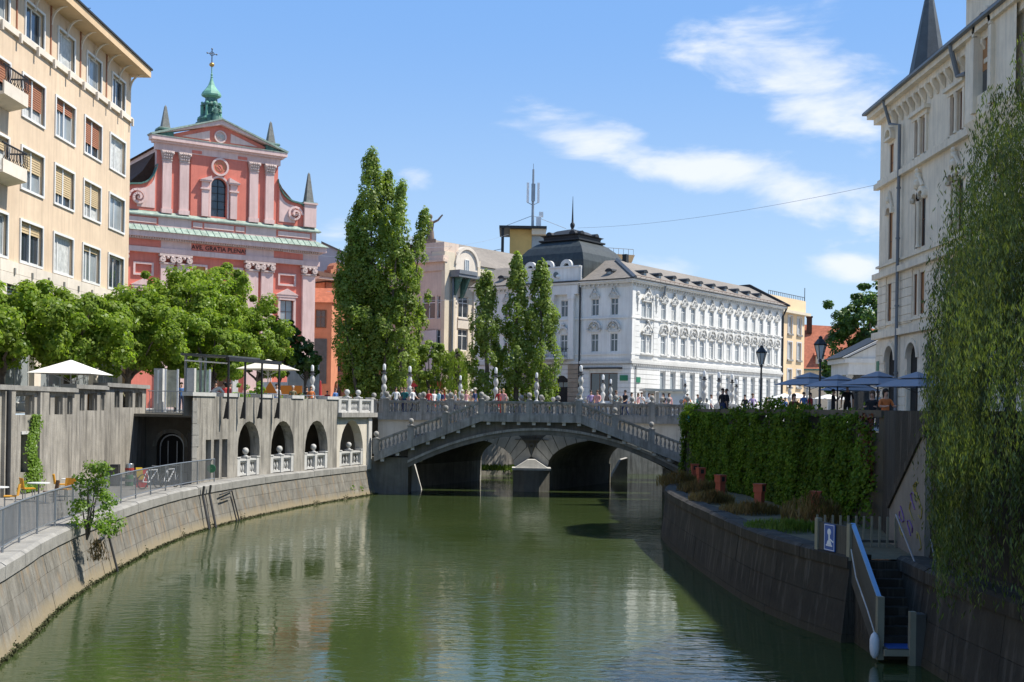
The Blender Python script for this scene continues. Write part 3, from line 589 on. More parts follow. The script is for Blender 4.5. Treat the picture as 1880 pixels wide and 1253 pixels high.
m = MB(); m.box(.25, CY0 - .10, 3.44, 2.55, CY0 - .02, 3.48); m.arc(1.38, 3.05, .13, .19, CY0 - .12, CY0 - .04, 0, 360, 14); m.box(1.0, CY0 - .12, 2.88, 1.06, CY0 - .04, 3.24); m.box(1.7, CY0 - .12, 2.88, 1.76, CY0 - .04, 3.24); m.box(1.33, CY0 - .12, 2.4, 1.43, CY0 - .04, 2.86); m.build('keystone_emblem', 'letter_grey', cb)
balustrade(cb, (-9.5, CY0 + .05), (13.3, CY0 + .05), 5.10, 5.10, [i / 9 for i in range(10)], .42, 'bridge_stone'); balustrade(cb, (-9.5, CY1 - .05), (13.3, CY1 - .05), 5.10, 5.10, [i / 9 for i in range(10)], .42)
# --- far footbridge
fb = thing('footbridge', 'far grey footbridge behind the stone bridge, mostly hidden', 'bridge'); m = MB()
fs_ = lambda x: 4.1 - .016 * (x - 2.5) ** 2
xs = [-9 + 23 * i / 24 for i in range(25)]
for x0, x1 in zip(xs, xs[1:]): m.hexa([(x0, 94.6, fs_(x0)), (x1, 94.6, fs_(x1)), (x1, 98, fs_(x1)), (x0, 98, fs_(x0)), (x0, 94.6, 5.12), (x1, 94.6, 5.12), (x1, 98, 5.12), (x0, 98, 5.12)])
m.build('arch', 'bridge_stone', fb)
balustrade(fb, (-9, 94.8), (13.8, 94.8), 5.12, 5.12, [i / 8 for i in range(9)], .45); balustrade(fb, (-9, 97.8), (13.8, 97.8), 5.12, 5.12, [i / 8 for i in range(9)], .5)
# --- tall vase lamps on the balustrades
lm = MB(); lm.box(-.2, -.2, 0, .2, .2, .08); lm.lathe([(.17, .08), (.10, .16), (.085, .3), (.13, .5), (.19, .68), (.16, .8), (.08, .92), (.09, .98), (.15, 1.12), (.18, 1.26), (.13, 1.45), (.075, 1.58), (.08, 1.62)], 0, 0, 12)
LM0 = lm.mesh('vase_post', 'pale_stone', True, 40)
lm = MB(); lm.lathe([(.10, 1.60), (.19, 1.64), (.19, 1.67), (.09, 1.70), (.10, 1.83), (.085, 1.85)], 0, 0, 12); LM1 = lm.mesh('collar', 'lamp_collar', True, 40)
lm = MB(); lm.lathe([(.08, 1.84), (.10, 1.88), (.10, 2.15), (.07, 2.22), (.01, 2.25)], 0, 0, 12); LM2 = lm.mesh('lamp_glass', 'lamp_white', True, 40)
LAMPS = [(705, FY + 2.0, 6.12, 1, 'at the left end of the footbridge balustrade'), (752, 80.4, 6.08, 1, 'second from the left, behind people on the bridge'), (845, 97.8, 6.08, .95, 'on the far footbridge before the willowy tree'), (910, 80.4, 6.08, 1, 'just left of the middle poplars'), (985, 82.35, 6.06, .9, 'in front of the paired slim poplars'),
         (1066, FY + .2, 6.16, 1, 'at the top of the right stair flight'), (1107, 92.4, 6.06, 1, 'left one of two before the shop window'), (1121, 97.8, 6.08, .9, 'right one of two before the shop window'), (1258, 97.8, 6.08, .95, 'beside the white kiosk'),
         (1293, 80.4, 6.08, 1, 'left one of the group of four before the white palace'), (1320, 82.35, 6.06, 1, 'second of the group of four before the white palace'), (1344, 82.6, 6.06, .95, 'third of the group of four before the white palace'), (1352, 92.4, 6.06, .9, 'last of the group of four before the white palace'),
         (1450, 92.0, 6.06, .9, 'under the edge of the leftmost dark umbrella'), (1483, 88.0, 6.06, .9, 'behind the pole of the dark umbrellas'), (573, 92, 6.1, 1.15, 'in front of the stone stair of the church')]
for px, Y, z, sc, w_ in LAMPS:
    X = at(px, 720, Y).x
    t = thing('balustrade_lamp', 'vase-shaped stone lamp ' + w_, 'street lamp', (X, Y, z), 0, 'vase lamps of the bridges')
    for n_, me in (('vase_post', LM0), ('collar', LM1), ('lamp_glass', LM2)): obj(n_, me, t, scale=sc)
    if px in (1293, 1320, 1344, 1352, 1450, 1483, 573):
        zb = STREET if Y > 83 or px == 573 else STREET - .05
        MB().box(-.3, -.3, zb - z, .3, .3, 0).build('lamp_base', 'pale_stone', t)
# --- arcade under the terrace
ad = (AR_B - AR_A).normalized(); aang = math.atan2(ad.y, ad.x); AL = (AR_B - AR_A).length
S_ = lambda px, py=800: pls(px, py, AR_A, ad)[0]
arc = thing('arcade', 'weathered concrete quay arcade with four arches and balustrades above the river', 'arcade', (AR_A.x, AR_A.y, 0), aang)
s620 = S_(619); arches = [(S_(a), S_(b)) for a, b in ((437, 477), (498, 540), (560, 602), (624, 667))]
slits = [(S_(a), S_(b)) for a, b in ((378, 388), (393, 403), (408, 418))]
ZT = 4.72; holes = [(a, b, 1.9, ZT) for a, b in arches[:3]] + [(a, b, 1.95, 3.85) for a, b in slits]
m = MB(); m.wall(0, s620, 1.5, 5.95, holes, 0, .55)
for a, b in arches[:3]: m.spandrel(a, b, ZT - (b - a) / 2 * 1.15, ZT, 0, .55)
m.add([(0, .55, 1.5), (s620, .55, 1.5), (s620, .55, 5.95), (0, .55, 5.95)], [(0, 1, 2, 3)]) if False else None
m.add([(0, 0, 5.95), (s620, 0, 5.95), (s620, .5, 5.95), (0, .5, 5.95)], [(0, 1, 2, 3)]); m.add([(0, .5, 5.0), (s620, .5, 5.0), (s620, .5, 5.95), (0, .5, 5.95)], [(3, 2, 1, 0)])
m.add([(0, 0, 1.5), (8.8, 5.33, 1.5), (8.8, 5.33, 5.95), (0, 0, 5.95)], [(0, 3, 2, 1)]); m.build('wall', 'concrete', arc)
a, b = arches[3]; m = MB(); m.wall(s620, AL, 1.5, 4.9, [(a, b, 1.9, ZT)], 0, .55); m.spandrel(a, b, ZT - (b - a) / 2 * 1.15, ZT, 0, .55)
m.add([(AL, 0, 1.5), (AL, 3, 1.5), (AL, 3, 4.9), (AL, 0, 4.9)], [(0, 1, 2, 3)]); m.build('cream_wall', 'bridge_cream', arc)
m = MB(); m.box(AL - .75, -.12, 1.6, AL - .25, .1, 4.88); m.build('pilaster', 'pale_stone', arc)
m = MB(); m.box(s620 + .02, -.28, 4.9, AL + .25, .8, 5.18); m.build('cornice', 'bridge_stone', arc)
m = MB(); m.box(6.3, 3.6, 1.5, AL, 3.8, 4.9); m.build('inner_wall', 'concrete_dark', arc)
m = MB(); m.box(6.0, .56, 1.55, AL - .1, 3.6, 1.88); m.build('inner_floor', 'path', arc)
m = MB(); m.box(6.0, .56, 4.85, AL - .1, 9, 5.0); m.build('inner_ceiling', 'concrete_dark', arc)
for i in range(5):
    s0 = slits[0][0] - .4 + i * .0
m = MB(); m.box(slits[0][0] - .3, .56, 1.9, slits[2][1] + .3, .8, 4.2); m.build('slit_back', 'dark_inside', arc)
for k, (a, b) in enumerate(arches):
    w_ = b - a; balustrade(arc, (a + .04, .2), (b - .04, .2), 1.95, 1.95, [.04, .5, .96], 3, 'pale_stone', ball=False, pw=.3)
    obj('ball_finial', FIN['pale_stone'], arc, ((a + b) / 2, .2, 2.9))
    for x in (a, b): MB().box(x - .05, .3, 1.9, x + .05, .5, 2.5).build('jamb_stone', 'pale_stone', arc) if False else None
balustrade(arc, (s620 + .1, .15), (AL + .1, .15), 5.18, 5.18, [.03, .3, .62, .97], .30, 'pale_stone', ball=False)
for t_ in (.3, .62): obj('ball_finial', FIN['pale_stone'], arc, (s620 + .1 + (AL - s620) * t_, .15, 6.14))
for p0, p1 in ((352, 395), (409, 438), (476, 501), (535, 557), (600, 622)):
    MB().box(S_(p0, 735), -.06, 5.95, S_(p1, 735), .52, 6.13).build('cap_stone', 'pale_stone', arc)
for p0, p1 in ((395, 409), (438, 476), (501, 535), (557, 600)):
    a, b = S_(p0, 735), S_(p1, 735); q = MB(); q.tube([(a, .2, 6.15), (b, .2, 6.15)], .022); n = max(1, int((b - a) / .45))
    for i in range(n): q.tube([(a + (b - a) * (i + .5) / n, .2, 5.95), (a + (b - a) * (i + .5) / n, .2, 6.15)], .015)
    q.build('hand_rail', 'steel', arc)
for z in (1.9, 2.45, 3.0, 3.55, 4.1, 4.65, 5.2): MB().box(-.03, -.03, z, .55 if int(z * 10) % 2 else .38, .02, z + .53).build('quoin', 'quay_cap', arc)
# --- recessed arched cellar door beside the arcade
dr = thing('cellar_wall', 'recessed dark wall with round-arched cellar door left of the arcade', 'wall'); m = MB()
RY = 66.5; dl, dr_ = at(287, 850, RY).x, at(338, 850, RY).x
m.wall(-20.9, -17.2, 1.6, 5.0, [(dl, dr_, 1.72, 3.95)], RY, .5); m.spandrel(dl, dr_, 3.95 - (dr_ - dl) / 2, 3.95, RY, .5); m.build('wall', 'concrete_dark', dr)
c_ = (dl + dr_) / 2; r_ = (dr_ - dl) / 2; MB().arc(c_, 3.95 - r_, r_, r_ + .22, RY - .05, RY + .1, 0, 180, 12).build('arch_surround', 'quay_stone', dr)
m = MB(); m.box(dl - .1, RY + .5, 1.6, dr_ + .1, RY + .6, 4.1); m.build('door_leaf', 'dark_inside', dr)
m = MB(); m.arc(c_, 3.95 - r_, r_ - .16, r_ - .09, RY + .32, RY + .38, 0, 180, 12)
for q in (-r_ + .09, -.25, .25, r_ - .16): m.box(c_ + q, RY + .33, 1.72, c_ + q + .05, RY + .37, 3.95 - r_ + (.3 if abs(q) < .4 else 0))
m.build('door_frame', 'steel', dr)
m = MB(); m.box(-20.9, RY - .15, 4.86, -17.3, RY + .6, 5.08); m.build('floor_slab', 'quay_cap', dr)
rl = thing('railing', 'grey metal guard rail above the arched cellar door', 'railing')
q = MB(); q.tube([(-20.2, RY - .05, 6.25), (-17.7, RY - .05, 6.25)], .03); q.build('top_rail', 'steel', rl); q = MB(); q.tube([(-20.2, RY - .05, 5.2), (-17.7, RY - .05, 5.2)], .02); q.build('bottom_rail', 'steel', rl)
q = MB(); q.tube([(0, 0, 5.08), (0, 0, 6.25)], .016, 5); bm_ = q.mesh('bar', 'steel')
for i in range(15): obj('bar', bm_, rl, (-20.1 + i * .168, RY - .05, 0))

# --- left retaining wall with pierced parapet
WX = -20.3; S2 = lambda px, py=760: pls(px, py, (WX, 0), (0, 1))[0]
rw = thing('retaining_wall', 'tall streaked concrete retaining wall with pierced parapet above the cafe quay', 'wall', (WX, 0, 0), rad(90))
sec = [(10, S2(135), 6.02, [(27, 63), (86, 92), (100, 115), (123, 133)], 5.0), (S2(135), S2(192), 6.20, [(146, 155), (160, 178), (185, 195.5)], 5.17), (S2(192), S2(268), 6.36, [(210, 219), (225, 243), (248, 261)], 5.32)]
for a, b, zt, hs, zo in sec:
    hol = [(max(S2(p), a + .05), min(S2(q), b - .05), zo, zt - .17) for p, q in hs]
    if a == 10: hol += [(S2(39), S2(54), 2.6, 4.2)]; hol += [(S2(x0), S2(x0) + 1.2, zo, zt - .17) for x0 in (-60, -140, -240)]
    m = MB(); m.wall(a, b, 1.5, zt, hol, 0, .4)
    for h in hol:
        if h[2] < 3: m.add([(h[0], .3, h[2]), (h[1], .3, h[2]), (h[1], .3, h[3]), (h[0], .3, h[3])], [(0, 1, 2, 3)])
    m.add([(a, .4, 5.0), (b, .4, 5.0), (b, .4, zo), (a, .4, zo)], [(3, 2, 1, 0)]); m.add([(a, .4, zt - .17), (b, .4, zt - .17), (b, .4, zt), (a, .4, zt)], [(3, 2, 1, 0)])
    m.add([(b, 0, 1.5), (b, .5, 1.5), (b, .5, zt), (b, 0, zt)], [(0, 1, 2, 3)]); m.build('wall', 'concrete', rw)
    P = resample([(a - (.15 if a > 11 else 0), 0), (b + .12, 0)], 2.4)
    for p0, p1 in zip(P, P[1:]): MB().box(p0[0] + .006, -.18, zt, p1[0] - .006, .55, zt + .2).build('cap_stone', 'quay_cap', rw)
    for h in hol:
        if h[2] > 3: q = MB(); x0, x1, z0, z1 = h; q.box(x0, .12, z0, x0 + .07, .22, z1); q.box(x1 - .07, .12, z0, x1, .22, z1); q.box(x0 + .07, .12, z1 - .07, x1 - .07, .22, z1); q.build('opening_frame', 'quay_cap', rw)
for px in (3, 68):
    a = S2(px); MB().box(a, -.14, 1.5, a + 1.0, .05, 6.0).build('pilaster', 'concrete', rw)
MB().tube([(S2(7), -.22, 1.7), (S2(7), -.22, 6.0)], .09, 8).build('drain_pipe', 'pipe', rw)
MB().box(S2(38.5), -.05, 4.2, S2(55), .1, 4.32).build('door_lintel', 'pale_stone', rw)
# ---------------------------------------------------------------- beige apartment building (left)
ab = thing('apartment_building', 'tall beige apartment building with white-framed windows and deep eaves at left', 'building', (-26.5, 0, 0), rad(90))
E0, E1 = 22.0, 82.3; cols = [79.65 - 4.66 * i for i in range(13)]; WW = 2.95
rows = [(25.2, 27.1, 2.5), (20.95, 23.1, WW), (17.05, 19.2, WW), (13.1, 15.25, WW)]
holes = [(c - w / 2, c + w / 2, a, b) for a, b, w in rows for c in cols]
m = MB(); m.wall(E0, E1, 12.9, 28.0, holes, 0, .32); m.add([(E1, 0, 5), (E1, 12, 5), (E1, 12, 28), (E1, 0, 28)], [(0, 1, 2, 3)]); m.build('wall', 'beige', ab)
m = MB(); m.box(E0, .45, 5, E1 - .05, 14, 28); m.build('core', 'beige_dark', ab)
def frame_mesh(w, h, t, d, mt, name):
    q = MB(); q.box(-t, -d, -t, w + t, .05, 0); q.box(-t, -d, h, w + t, .05, h + t); q.box(-t, -d, 0, 0, .05, h); q.box(w, -d, 0, w + t, .05, h); return q.mesh(name, mt)
FRM = {(w, h): frame_mesh(w, h, .13, .08, 'win_white', 'window_surround') for w, h in {(r[2], round(r[1] - r[0], 2)) for r in rows}}
def blind(w, h, mt):
    q = MB(); n = int(h / .12)
    for i in range(n): q.hexa([(0, .0, i * h / n), (w, .0, i * h / n), (w, .03, i * h / n), (0, .03, i * h / n), (0, .02, (i + 1) * h / n - .012), (w, .02, (i + 1) * h / n - .012), (w, .05, (i + 1) * h / n - .012), (0, .05, (i + 1) * h / n - .012)])
    return q
BL = {(1, 0): 0, (1, 1): ('blind_red', .68), (1, 2): ('blind_red', .28), (1, 3): ('blind_red', .68), (1, 4): ('blind_red', .5), (2, 1): ('blind_tan', .62), (2, 2): ('blind_tan', .72), (2, 3): ('blind_tan', .5), (2, 4): ('blind_tan', .3), (3, 1): ('blind_tan', .14), (3, 3): ('blind_tan', .26)}
for ri, (a, b, w) in enumerate(rows):
    for ci, c in enumerate(cols[:9]):
        h = round(b - a, 2)
        o = window(ab, c - w / 2, .16, a, w, h, mul=(.36,) if (ri * 3 + ci) % 3 else (.5,), tr=(), fr='win_white', pane=('glass', 'glass_pale', 'curtain')[(ri * 5 + ci * 7) % 3], t=.1, mt=.12)
        obj('surround', FRM[(w, h)], o, (0, -.16, 0))
        MB().box(-.02, -.22, -.05, w + .02, .02, .0).build('sill', 'blind_red', o)
        q = BL.get((ri, ci))
        if q: blind(w - .2, h * q[1], q[0]).build('roller_blind', q[0], o, loc=(.1, -.07, h * (1 - q[1])))
        if q and ci < 4: MB().box(w * .47, -.1, 0, w * .52, -.03, h).build('mullion', 'win_white', o)
MB().box(E0, -.16, 24.78, E1 + .1, .02, 25.12).build('white_band', 'cream_stone', ab)
pg = MB(); pg.box(-.09, -.30, 0, .09, -.162, .48); PEG = pg.mesh('band_peg', 'cream_stone'); pg = MB(); pg.box(-.08, -.14, 0, .08, -.02, .34); PEG2 = pg.mesh('stone_peg', 'quay_cap')
for i in range(14): obj('band_peg', PEG, ab, (82.0 - i * 2.33, 0, 24.5)); obj('stone_peg', PEG2, ab, (81.9 - i * 2.33, -.05, 12.25))
P = resample([(50, 0), (E1 + .05, 0)], 2.33)
for i in range(len(P) - 1):
    for k, (z0, z1) in enumerate(((11.7, 12.3), (12.32, 12.92))): MB().box(P[i][0] + .01, -.12 + .01 * k, z0, P[i + 1][0] - .01, .1, z1).build('stone_panel', 'cream_stone', ab)
MB().box(E0, -1.25, 28.0, E1 + .35, 14, 28.5).build('eave', 'beige_dark', ab); MB().box(E0, -1.35, 28.5, E1 + .45, 14.1, 28.62).build('roof_edge', 'roof_dark', ab)
bk = MB()
for i in range(6):
    a0, a1 = rad(90 * i / 6), rad(90 * (i + 1) / 6); f_ = lambda a, r: (-1.0 + r * math.cos(a), 27.0 + r * math.sin(a)) if False else (-.02 - (1 - math.cos(a)) * r, 26.95 + math.sin(a) * 1.05)
    (ya, za), (yb, zb) = f_(a0, .85), f_(a1, .85); bk.hexa([(-.06, ya - .06, za), (.06, ya - .06, za), (.06, ya + .06, za), (-.06, ya + .06, za), (-.06, yb - .06, zb), (.06, yb - .06, zb), (.06, yb + .06, zb + .02), (-.06, yb + .06, zb + .02)])
BKT = bk.mesh('eave_bracket', 'cream_stone')
for i in range(14): obj('eave_bracket', BKT, ab, (82.0 - i * 2.33, 0, 0))
for i in range(7): MB().box(77.2 - i * 4.66, -.05, 25.13, 77.36 - i * 4.66, .02, 28).build('pilaster_strip', 'blind_red', ab)
for z in (21.0, 17.1):           # balconies at the picture's edge
    s0, s1 = 59.6, 62.55; fl = MB(); fl.pyz([(-.02, z - .35), (-1.0, z - .12), (-1.0, z + .55), (-.92, z + .55), (-.92, z), (-.02, z)], s0, s1); bo = fl.build('balcony', 'cream_stone', ab)
    q = MB(); q.tube([(s0, -.96, z + 1.35), (s1, -.96, z + 1.35)], .05); q.tube([(s1, -.96, z + 1.35), (s1, 0, z + 1.35)], .05); q.build('balcony_rail', 'iron', bo)
    br_ = MB(); br_.tube([(0, 0, z + .55), (0, -.08, z + .75), (0, -.03, z + 1.3)], .022, 5); bm_ = br_.mesh('balcony_bar', 'iron')
    for i in range(15): obj('balcony_bar', bm_, bo, (s0 + .1 + i * .2, -.96, 0))
    for i in range(5): obj('balcony_bar', bm_, bo, (s1, -.76 + i * .18, 0))
# ground floor shop front behind the trees
for i in range(9):
    c = 80.6 - i * 4.66; MB().box(c - .45, -.1, 5.0, c + .45, .4, 11.7).build('shop_pillar', 'cream_stone', ab)
    window(ab, c - 4.15, .2, 5.45, 3.7, 3.2, mul=(.5,), pane='glass_pale'); MB().box(c - 4.2, .1, 5.0, c - .46, .4, 5.44).build('shop_plinth', 'cream_stone', ab)
    MB().box(c - 4.2, .05, 8.7, c - .46, .4, 9.6).build('shop_fascia', 'cream_stone', ab)
    q = MB()
    for k in range(12): q.box(c - 4.2, .12, 9.65 + k * .17, c - .46, .2, 9.75 + k * .17)
    q.build('louvre_bank', 'steel', ab, kind='stuff')
q = MB(); q.tube([(80.2, 1, 28.6), (80.2, 1, 30.6)], .03); q.tube([(79.6, 1, 30.2), (80.8, 1, 30.4)], .02); q.tube([(79.8, .6, 29.9), (80.6, 1.4, 29.9)], .02); q.tube([(80.2, .5, 30.45), (80.2, 1.5, 30.45)], .02); q.build('roof_aerial', 'iron', ab, loc=(-4.5, 0, 0))
q = MB(); q.tube([(E1 + .05, -.2, 11.1), (E1 + .1, -.9, 11.2)], .05); q.tube([(E1 + .1, -.85, 11.2), (E1 + .15, -1.5, 11.3)], .14, 8); q.build('wall_lamp', 'white_paint', ab)
# ---------------------------------------------------------------- church
ch = thing('church', 'red and pink baroque church with green copper lantern and gable', 'church', (-30.2, 122, 0), rad(34))
def cpart(n, mt, f, **k): q = MB(); f(q); return q.build(n, mt, ch, **k)
# lower storey
lh = [(s * 7.55 - .75, s * 7.55 + .75, 13.2, 16.6) for s in (-1, 1)] + [(s * 7.55 - .8, s * 7.55 + .8, 18.3, 19.2) for s in (-1, 1)] + [(-1.6, 1.6, 5.05, 11)] + [(s * 1.9 - .6, s * 1.9 + .6, 18.3, 19.4) for s in (-1, 1)]
cpart('lower_wall', 'church_red', lambda q: q.wall(-10.7, 10.7, 5, 20.4, lh, 0, .4))
cpart('nave_core', 'church_pink', lambda q: (q.box(-10.6, .42, 5, 10.6, 30, 24), q.box(-6.2, .42, 24, 6.2, 30, 31)))
for s in (-1, 1):
    for a, b in ((2.95, 4.25), (4.6, 5.9), (9.25, 10.65)):
        x0, x1 = sorted((s * a, s * b)); pl_ = cpart('pilaster', 'church_pink', lambda q: (q.box(x0, -.35, 5, x1, .05, 19.35), q.box(x0 - .12, -.5, 5, x1 + .12, .05, 7)))
        q = MB()
        for xx in (x0 + .12, x1 - .12): q.arc(xx, 19.8, .06, .30, -.62, -.2, 0, 360, 10); q.ball((xx, -.55, 19.8), .12)
        q.box(x0 - .08, -.5, 19.36, x1 + .08, .0, 19.5); q.box(x0 - .18, -.55, 20.12, x1 + .18, .0, 20.36)
        for k in range(3): q.ball((x0 + (x1 - x0) * (k + .5) / 3, -.5, 20.0), .16, 8, 5)
        q.build('capital', 'church_cap', pl_)
for z0, z1, d, mt, n in ((20.4, 20.9, .42, 'church_pink', 'architrave'), (20.9, 21.66, .30, 'church_pink', 'frieze'), (21.66, 21.85, .55, 'church_cap', 'dentil_bed'), (21.85, 22.4, .95, 'church_pink', 'cornice')):
    cpart(n, mt, lambda q: q.box(-10.7 - d, -d, z0, 10.7 + d, .3, z1))
for a, b in ((-9.2, -5.95), (-2.85, 2.85), (5.95, 9.2)): cpart('frieze_panel', 'church_red', lambda q: q.box(a, -.34, 20.93, b, -.2, 21.62))
q = MB(); q.box(0, -.78, 0, .13, -.5, .16); DN = q.mesh('dentil', 'church_cap'); 
for i in range(88): obj('dentil', DN, ch, (-10.9 + i * .249, 0, 21.68))
cpart('lettering_backing', 'church_red', lambda q: q.box(-2.7, -.37, 20.96, 2.7, -.33, 21.6))
obj('lettering', text_mesh('AVE, GRATIA PLENA!', .62, 'letter', .02), ch, (0, -.40, 21.06))
def skirt(q, zl, zh, d0, d1):
    q.hexa([(-10.7 - d0, -d0, zl), (10.7 + d0, -d0, zl), (10.7 + d0, .2, zl), (-10.7 - d0, .2, zl), (-10.7 - d1, -d1, zh), (10.7 + d1, -d1, zh), (10.7 + d1, .2, zh), (-10.7 - d1, .2, zh)])
cpart('copper_skirt', 'copper', lambda q: skirt(q, 22.4, 23.03, 1.15, .25))
q = MB(); q.hexa([(-.02, -1.17, 22.42), (.02, -1.17, 22.42), (.02, -1.12, 22.42), (-.02, -1.12, 22.42), (-.02, -.27, 23.06), (.02, -.27, 23.06), (.02, -.2, 23.06), (-.02, -.2, 23.06)]); SM = q.mesh('copper_seam', 'copper_dark')
for i in range(33): obj('copper_seam', SM, ch, (-10.6 + i * .66, 0, 0))
cpart('attic', 'church_pink', lambda q: q.box(-10.75, -.22, 23.03, 10.75, .3, 24.0))
for a, b in ((-10.2, -6.2), (-2.85, 2.85), (6.2, 10.2)): cpart('attic_panel', 'church_red', lambda q: q.box(a, -.25, 23.15, b, -.2, 23.9))
for a, b in ((-10.0, -6.4), (-2.7, -1.75), (-1.55, 1.55), (1.75, 2.7), (6.4, 10.0)): cpart('attic_inset', 'church_pink', lambda q: q.box(a, -.29, 23.27, b, -.24, 23.78))
cpart('copper_sill', 'copper', lambda q: (skirt(q, 24.0, 24.12, .5, .5), skirt(q, 24.12, 24.5, .5, .05)))
# upper storey
cpart('upper_wall', 'church_red', lambda q: (q.wall(-6.4, 6.4, 24.3, 31.3, [(-.82, .82, 24.6, 28.5)], 0, .4), q.spandrel(-.82, .82, 27.68, 28.5, 0, .4)))
cpart('centre_bay', 'church_red', lambda q: (q.wall(-2.95, 2.95, 24.4, 30.6, [(-.9, .9, 24.6, 28.6)], -.12, .12), q.spandrel(-.9, .9, 27.7, 28.6, -.12, .12), q.add([(2.95, -.12, 24.4), (2.95, 0, 24.4), (2.95, 0, 30.6), (2.95, -.12, 30.6)], [(0, 1, 2, 3)])))
wn = MB()
for i in range(12):
    a0, a1 = rad(180 * i / 12), rad(180 * (i + 1) / 12)
p_ = [(-.8, 24.6), (.8, 24.6)] + [(.8 * math.cos(rad(15 * i)), 27.7 + .8 * math.sin(rad(15 * i))) for i in range(13)]
wo = MB().pxz(p_, .3, .36).build('window', 'glass', ch)
q = MB(); q.arc(0, 27.7, .74, .84, .2, .3, 0, 180, 12); q.box(-.03, .22, 24.6, .03, .3, 28.5)
for z in (25.4, 26.2, 27.0, 27.7): q.box(-.8, .22, z, .8, .29, z + .06)
q.build('window_bars', 'iron', wo)
cpart('window_surround', 'church_pink', lambda q: (q.arc(0, 27.7, .86, 1.05, -.2, -.05, 0, 180, 14), q.box(-1.05, -.2, 24.5, -.86, -.05, 27.7), q.box(.86, -.2, 24.5, 1.05, -.05, 27.7)))
for s in (-1, 1):
    c = s * 1.5; cpart('window_column', 'church_pink', lambda q: (q.box(c - .36, -.34, 24.5, c + .36, -.05, 27.2), q.box(c - .5, -.46, 27.2, c + .5, -.05, 27.36), q.box(c - .36, -.34, 27.36, c + .36, -.05, 28.0), q.box(c - .55, -.55, 28.0, c + .55, -.05, 28.14), q.pxz([(c - .62, 28.14), (c + .62, 28.14), (c - s * .62 * -1 if False else c - s * .55, 28.62)] if s > 0 else [(c - .62, 28.14), (c + .62, 28.14), (c + .55, 28.62)], -.6, -.05)))
    for a, b in ((3.2, 4.12), (4.95, 5.85)):
        x0, x1 = sorted((s * a, s * b)); pl_ = cpart('pilaster', 'church_pink', lambda q: (q.box(x0, -.3, 24.5, x1, .05, 29.6), q.box(x0 - .08, -.38, 24.4, x1 + .08, .05, 24.85)))
        q = MB(); q.box(x0 - .06, -.36, 29.6, x1 + .06, .0, 29.7); q.hexa([(x0, -.32, 29.7), (x1, -.32, 29.7), (x1, 0, 29.7), (x0, 0, 29.7), (x0 - .16, -.5, 30.5), (x1 + .16, -.5, 30.5), (x1 + .16, 0, 30.5), (x0 - .16, 0, 30.5)])
        for r_ in range(3):
            for k in range(4): q.ball((x0 + (x1 - x0) * (k + .5) / 4, -.36 - .07 * r_, 29.88 + .26 * r_), .13, 6, 4)
        for xx in (x0 - .05, x1 + .05): q.ball((xx, -.45, 30.36), .17, 8, 5)
        q.box(x0 - .2, -.52, 30.48, x1 + .2, 0, 30.6); q.build('capital', 'church_cap', pl_)
for z0, z1, d, mt, n in ((30.6, 31.3, .22, 'church_pink', 'entablature'), (31.3, 31.5, .5, 'church_pink', 'cornice_bed'), (31.5, 31.9, .75, 'church_pink', 'cornice')): cpart(n, mt, lambda q: q.box(-6.35 - d, -d, z0, 6.35 + d, .4, z1))
for a, b in ((-2.9, -1.9), (1.9, 2.9)): cpart('entablature_inset', 'church_red', lambda q: q.box(a, -.26, 30.7, b, -.2, 31.0))
cpart('cornice_flashing', 'copper', lambda q: q.box(-7.15, -.8, 31.9, 7.15, .4, 31.96))
cpart('tympanum', 'church_red', lambda q: q.pxz([(-6.2, 31.9), (6.2, 31.9), (0, 34.0)], -.15, .5))
for s in (-1, 1):
    cpart('tympanum_panel', 'church_pink', lambda q: q.pxz([(s * 1.1, 32.25), (s * 4.0, 32.25), (s * 1.1, 33.2)] if s > 0 else [(s * 1.1, 32.25), (s * 1.1, 33.2), (s * 4.0, 32.25)], -.2, -.1))
    A_, B_ = (s * 7.1, 31.96), (0, 34.45)
    for d, z0, z1, mt, n in ((.65, -.55, -.06, 'church_pink', 'raking_cornice'), (.82, -.06, .06, 'copper', 'raking_flashing')):
        cpart(n, mt, lambda q: q.pxz([(A_[0], A_[1] + (0 if z0 < -.1 else z0)), (B_[0], B_[1] + z0), (B_[0], B_[1] + z1), (A_[0] * (1.02), A_[1] + .05 + z1)][:: 1 if s < 0 else -1], -d, .5))
cpart('medallion', 'church_pink', lambda q: (q.arc(0, 32.72, .5, .64, -.32, -.1, 0, 360, 20),)); cpart('medallion_disc', 'church_cap', lambda q: (q.arc(0, 32.72, .01, .5, -.2, -.1, 0, 360, 20),))
obj('monogram', text_mesh('MR', .55, 'white_trim', .03), ch, (0, -.24, 32.53))
cl = cpart('clock', 'church_pink', lambda q: q.arc(0, 29.65, .72, .92, -.35, -.05, 0, 360, 26), smooth=False)
MB().arc(0, 29.65, .01, .73, -.22, -.1, 0, 360, 26).build('clock_face', 'church_red', cl)
q = MB()
for i in range(12):
    a = rad(30 * i); x, z = .57 * math.cos(a), 29.65 + .57 * math.sin(a); q.add([(x - .04, -.26, z - .04), (x + .04, -.26, z - .04), (x + .04, -.26, z + .04), (x - .04, -.26, z + .04)], [(0, 1, 2, 3)])
q.arc(0, 29.65, .40, .44, -.26, -.23, 0, 360, 20); q.build('clock_numerals', 'gilt', cl)
for ang_, l, t_ in ((150, .36, .05), (-60, .5, .035)):
    a = rad(ang_); dx, dz = math.cos(a), math.sin(a); q = MB(); q.pxz([(-dz * t_, 29.65 + dx * t_), (dz * t_, 29.65 - dx * t_), (dx * l, 29.65 + dz * l)], -.30, -.27); q.build('clock_hand', 'letter', cl)
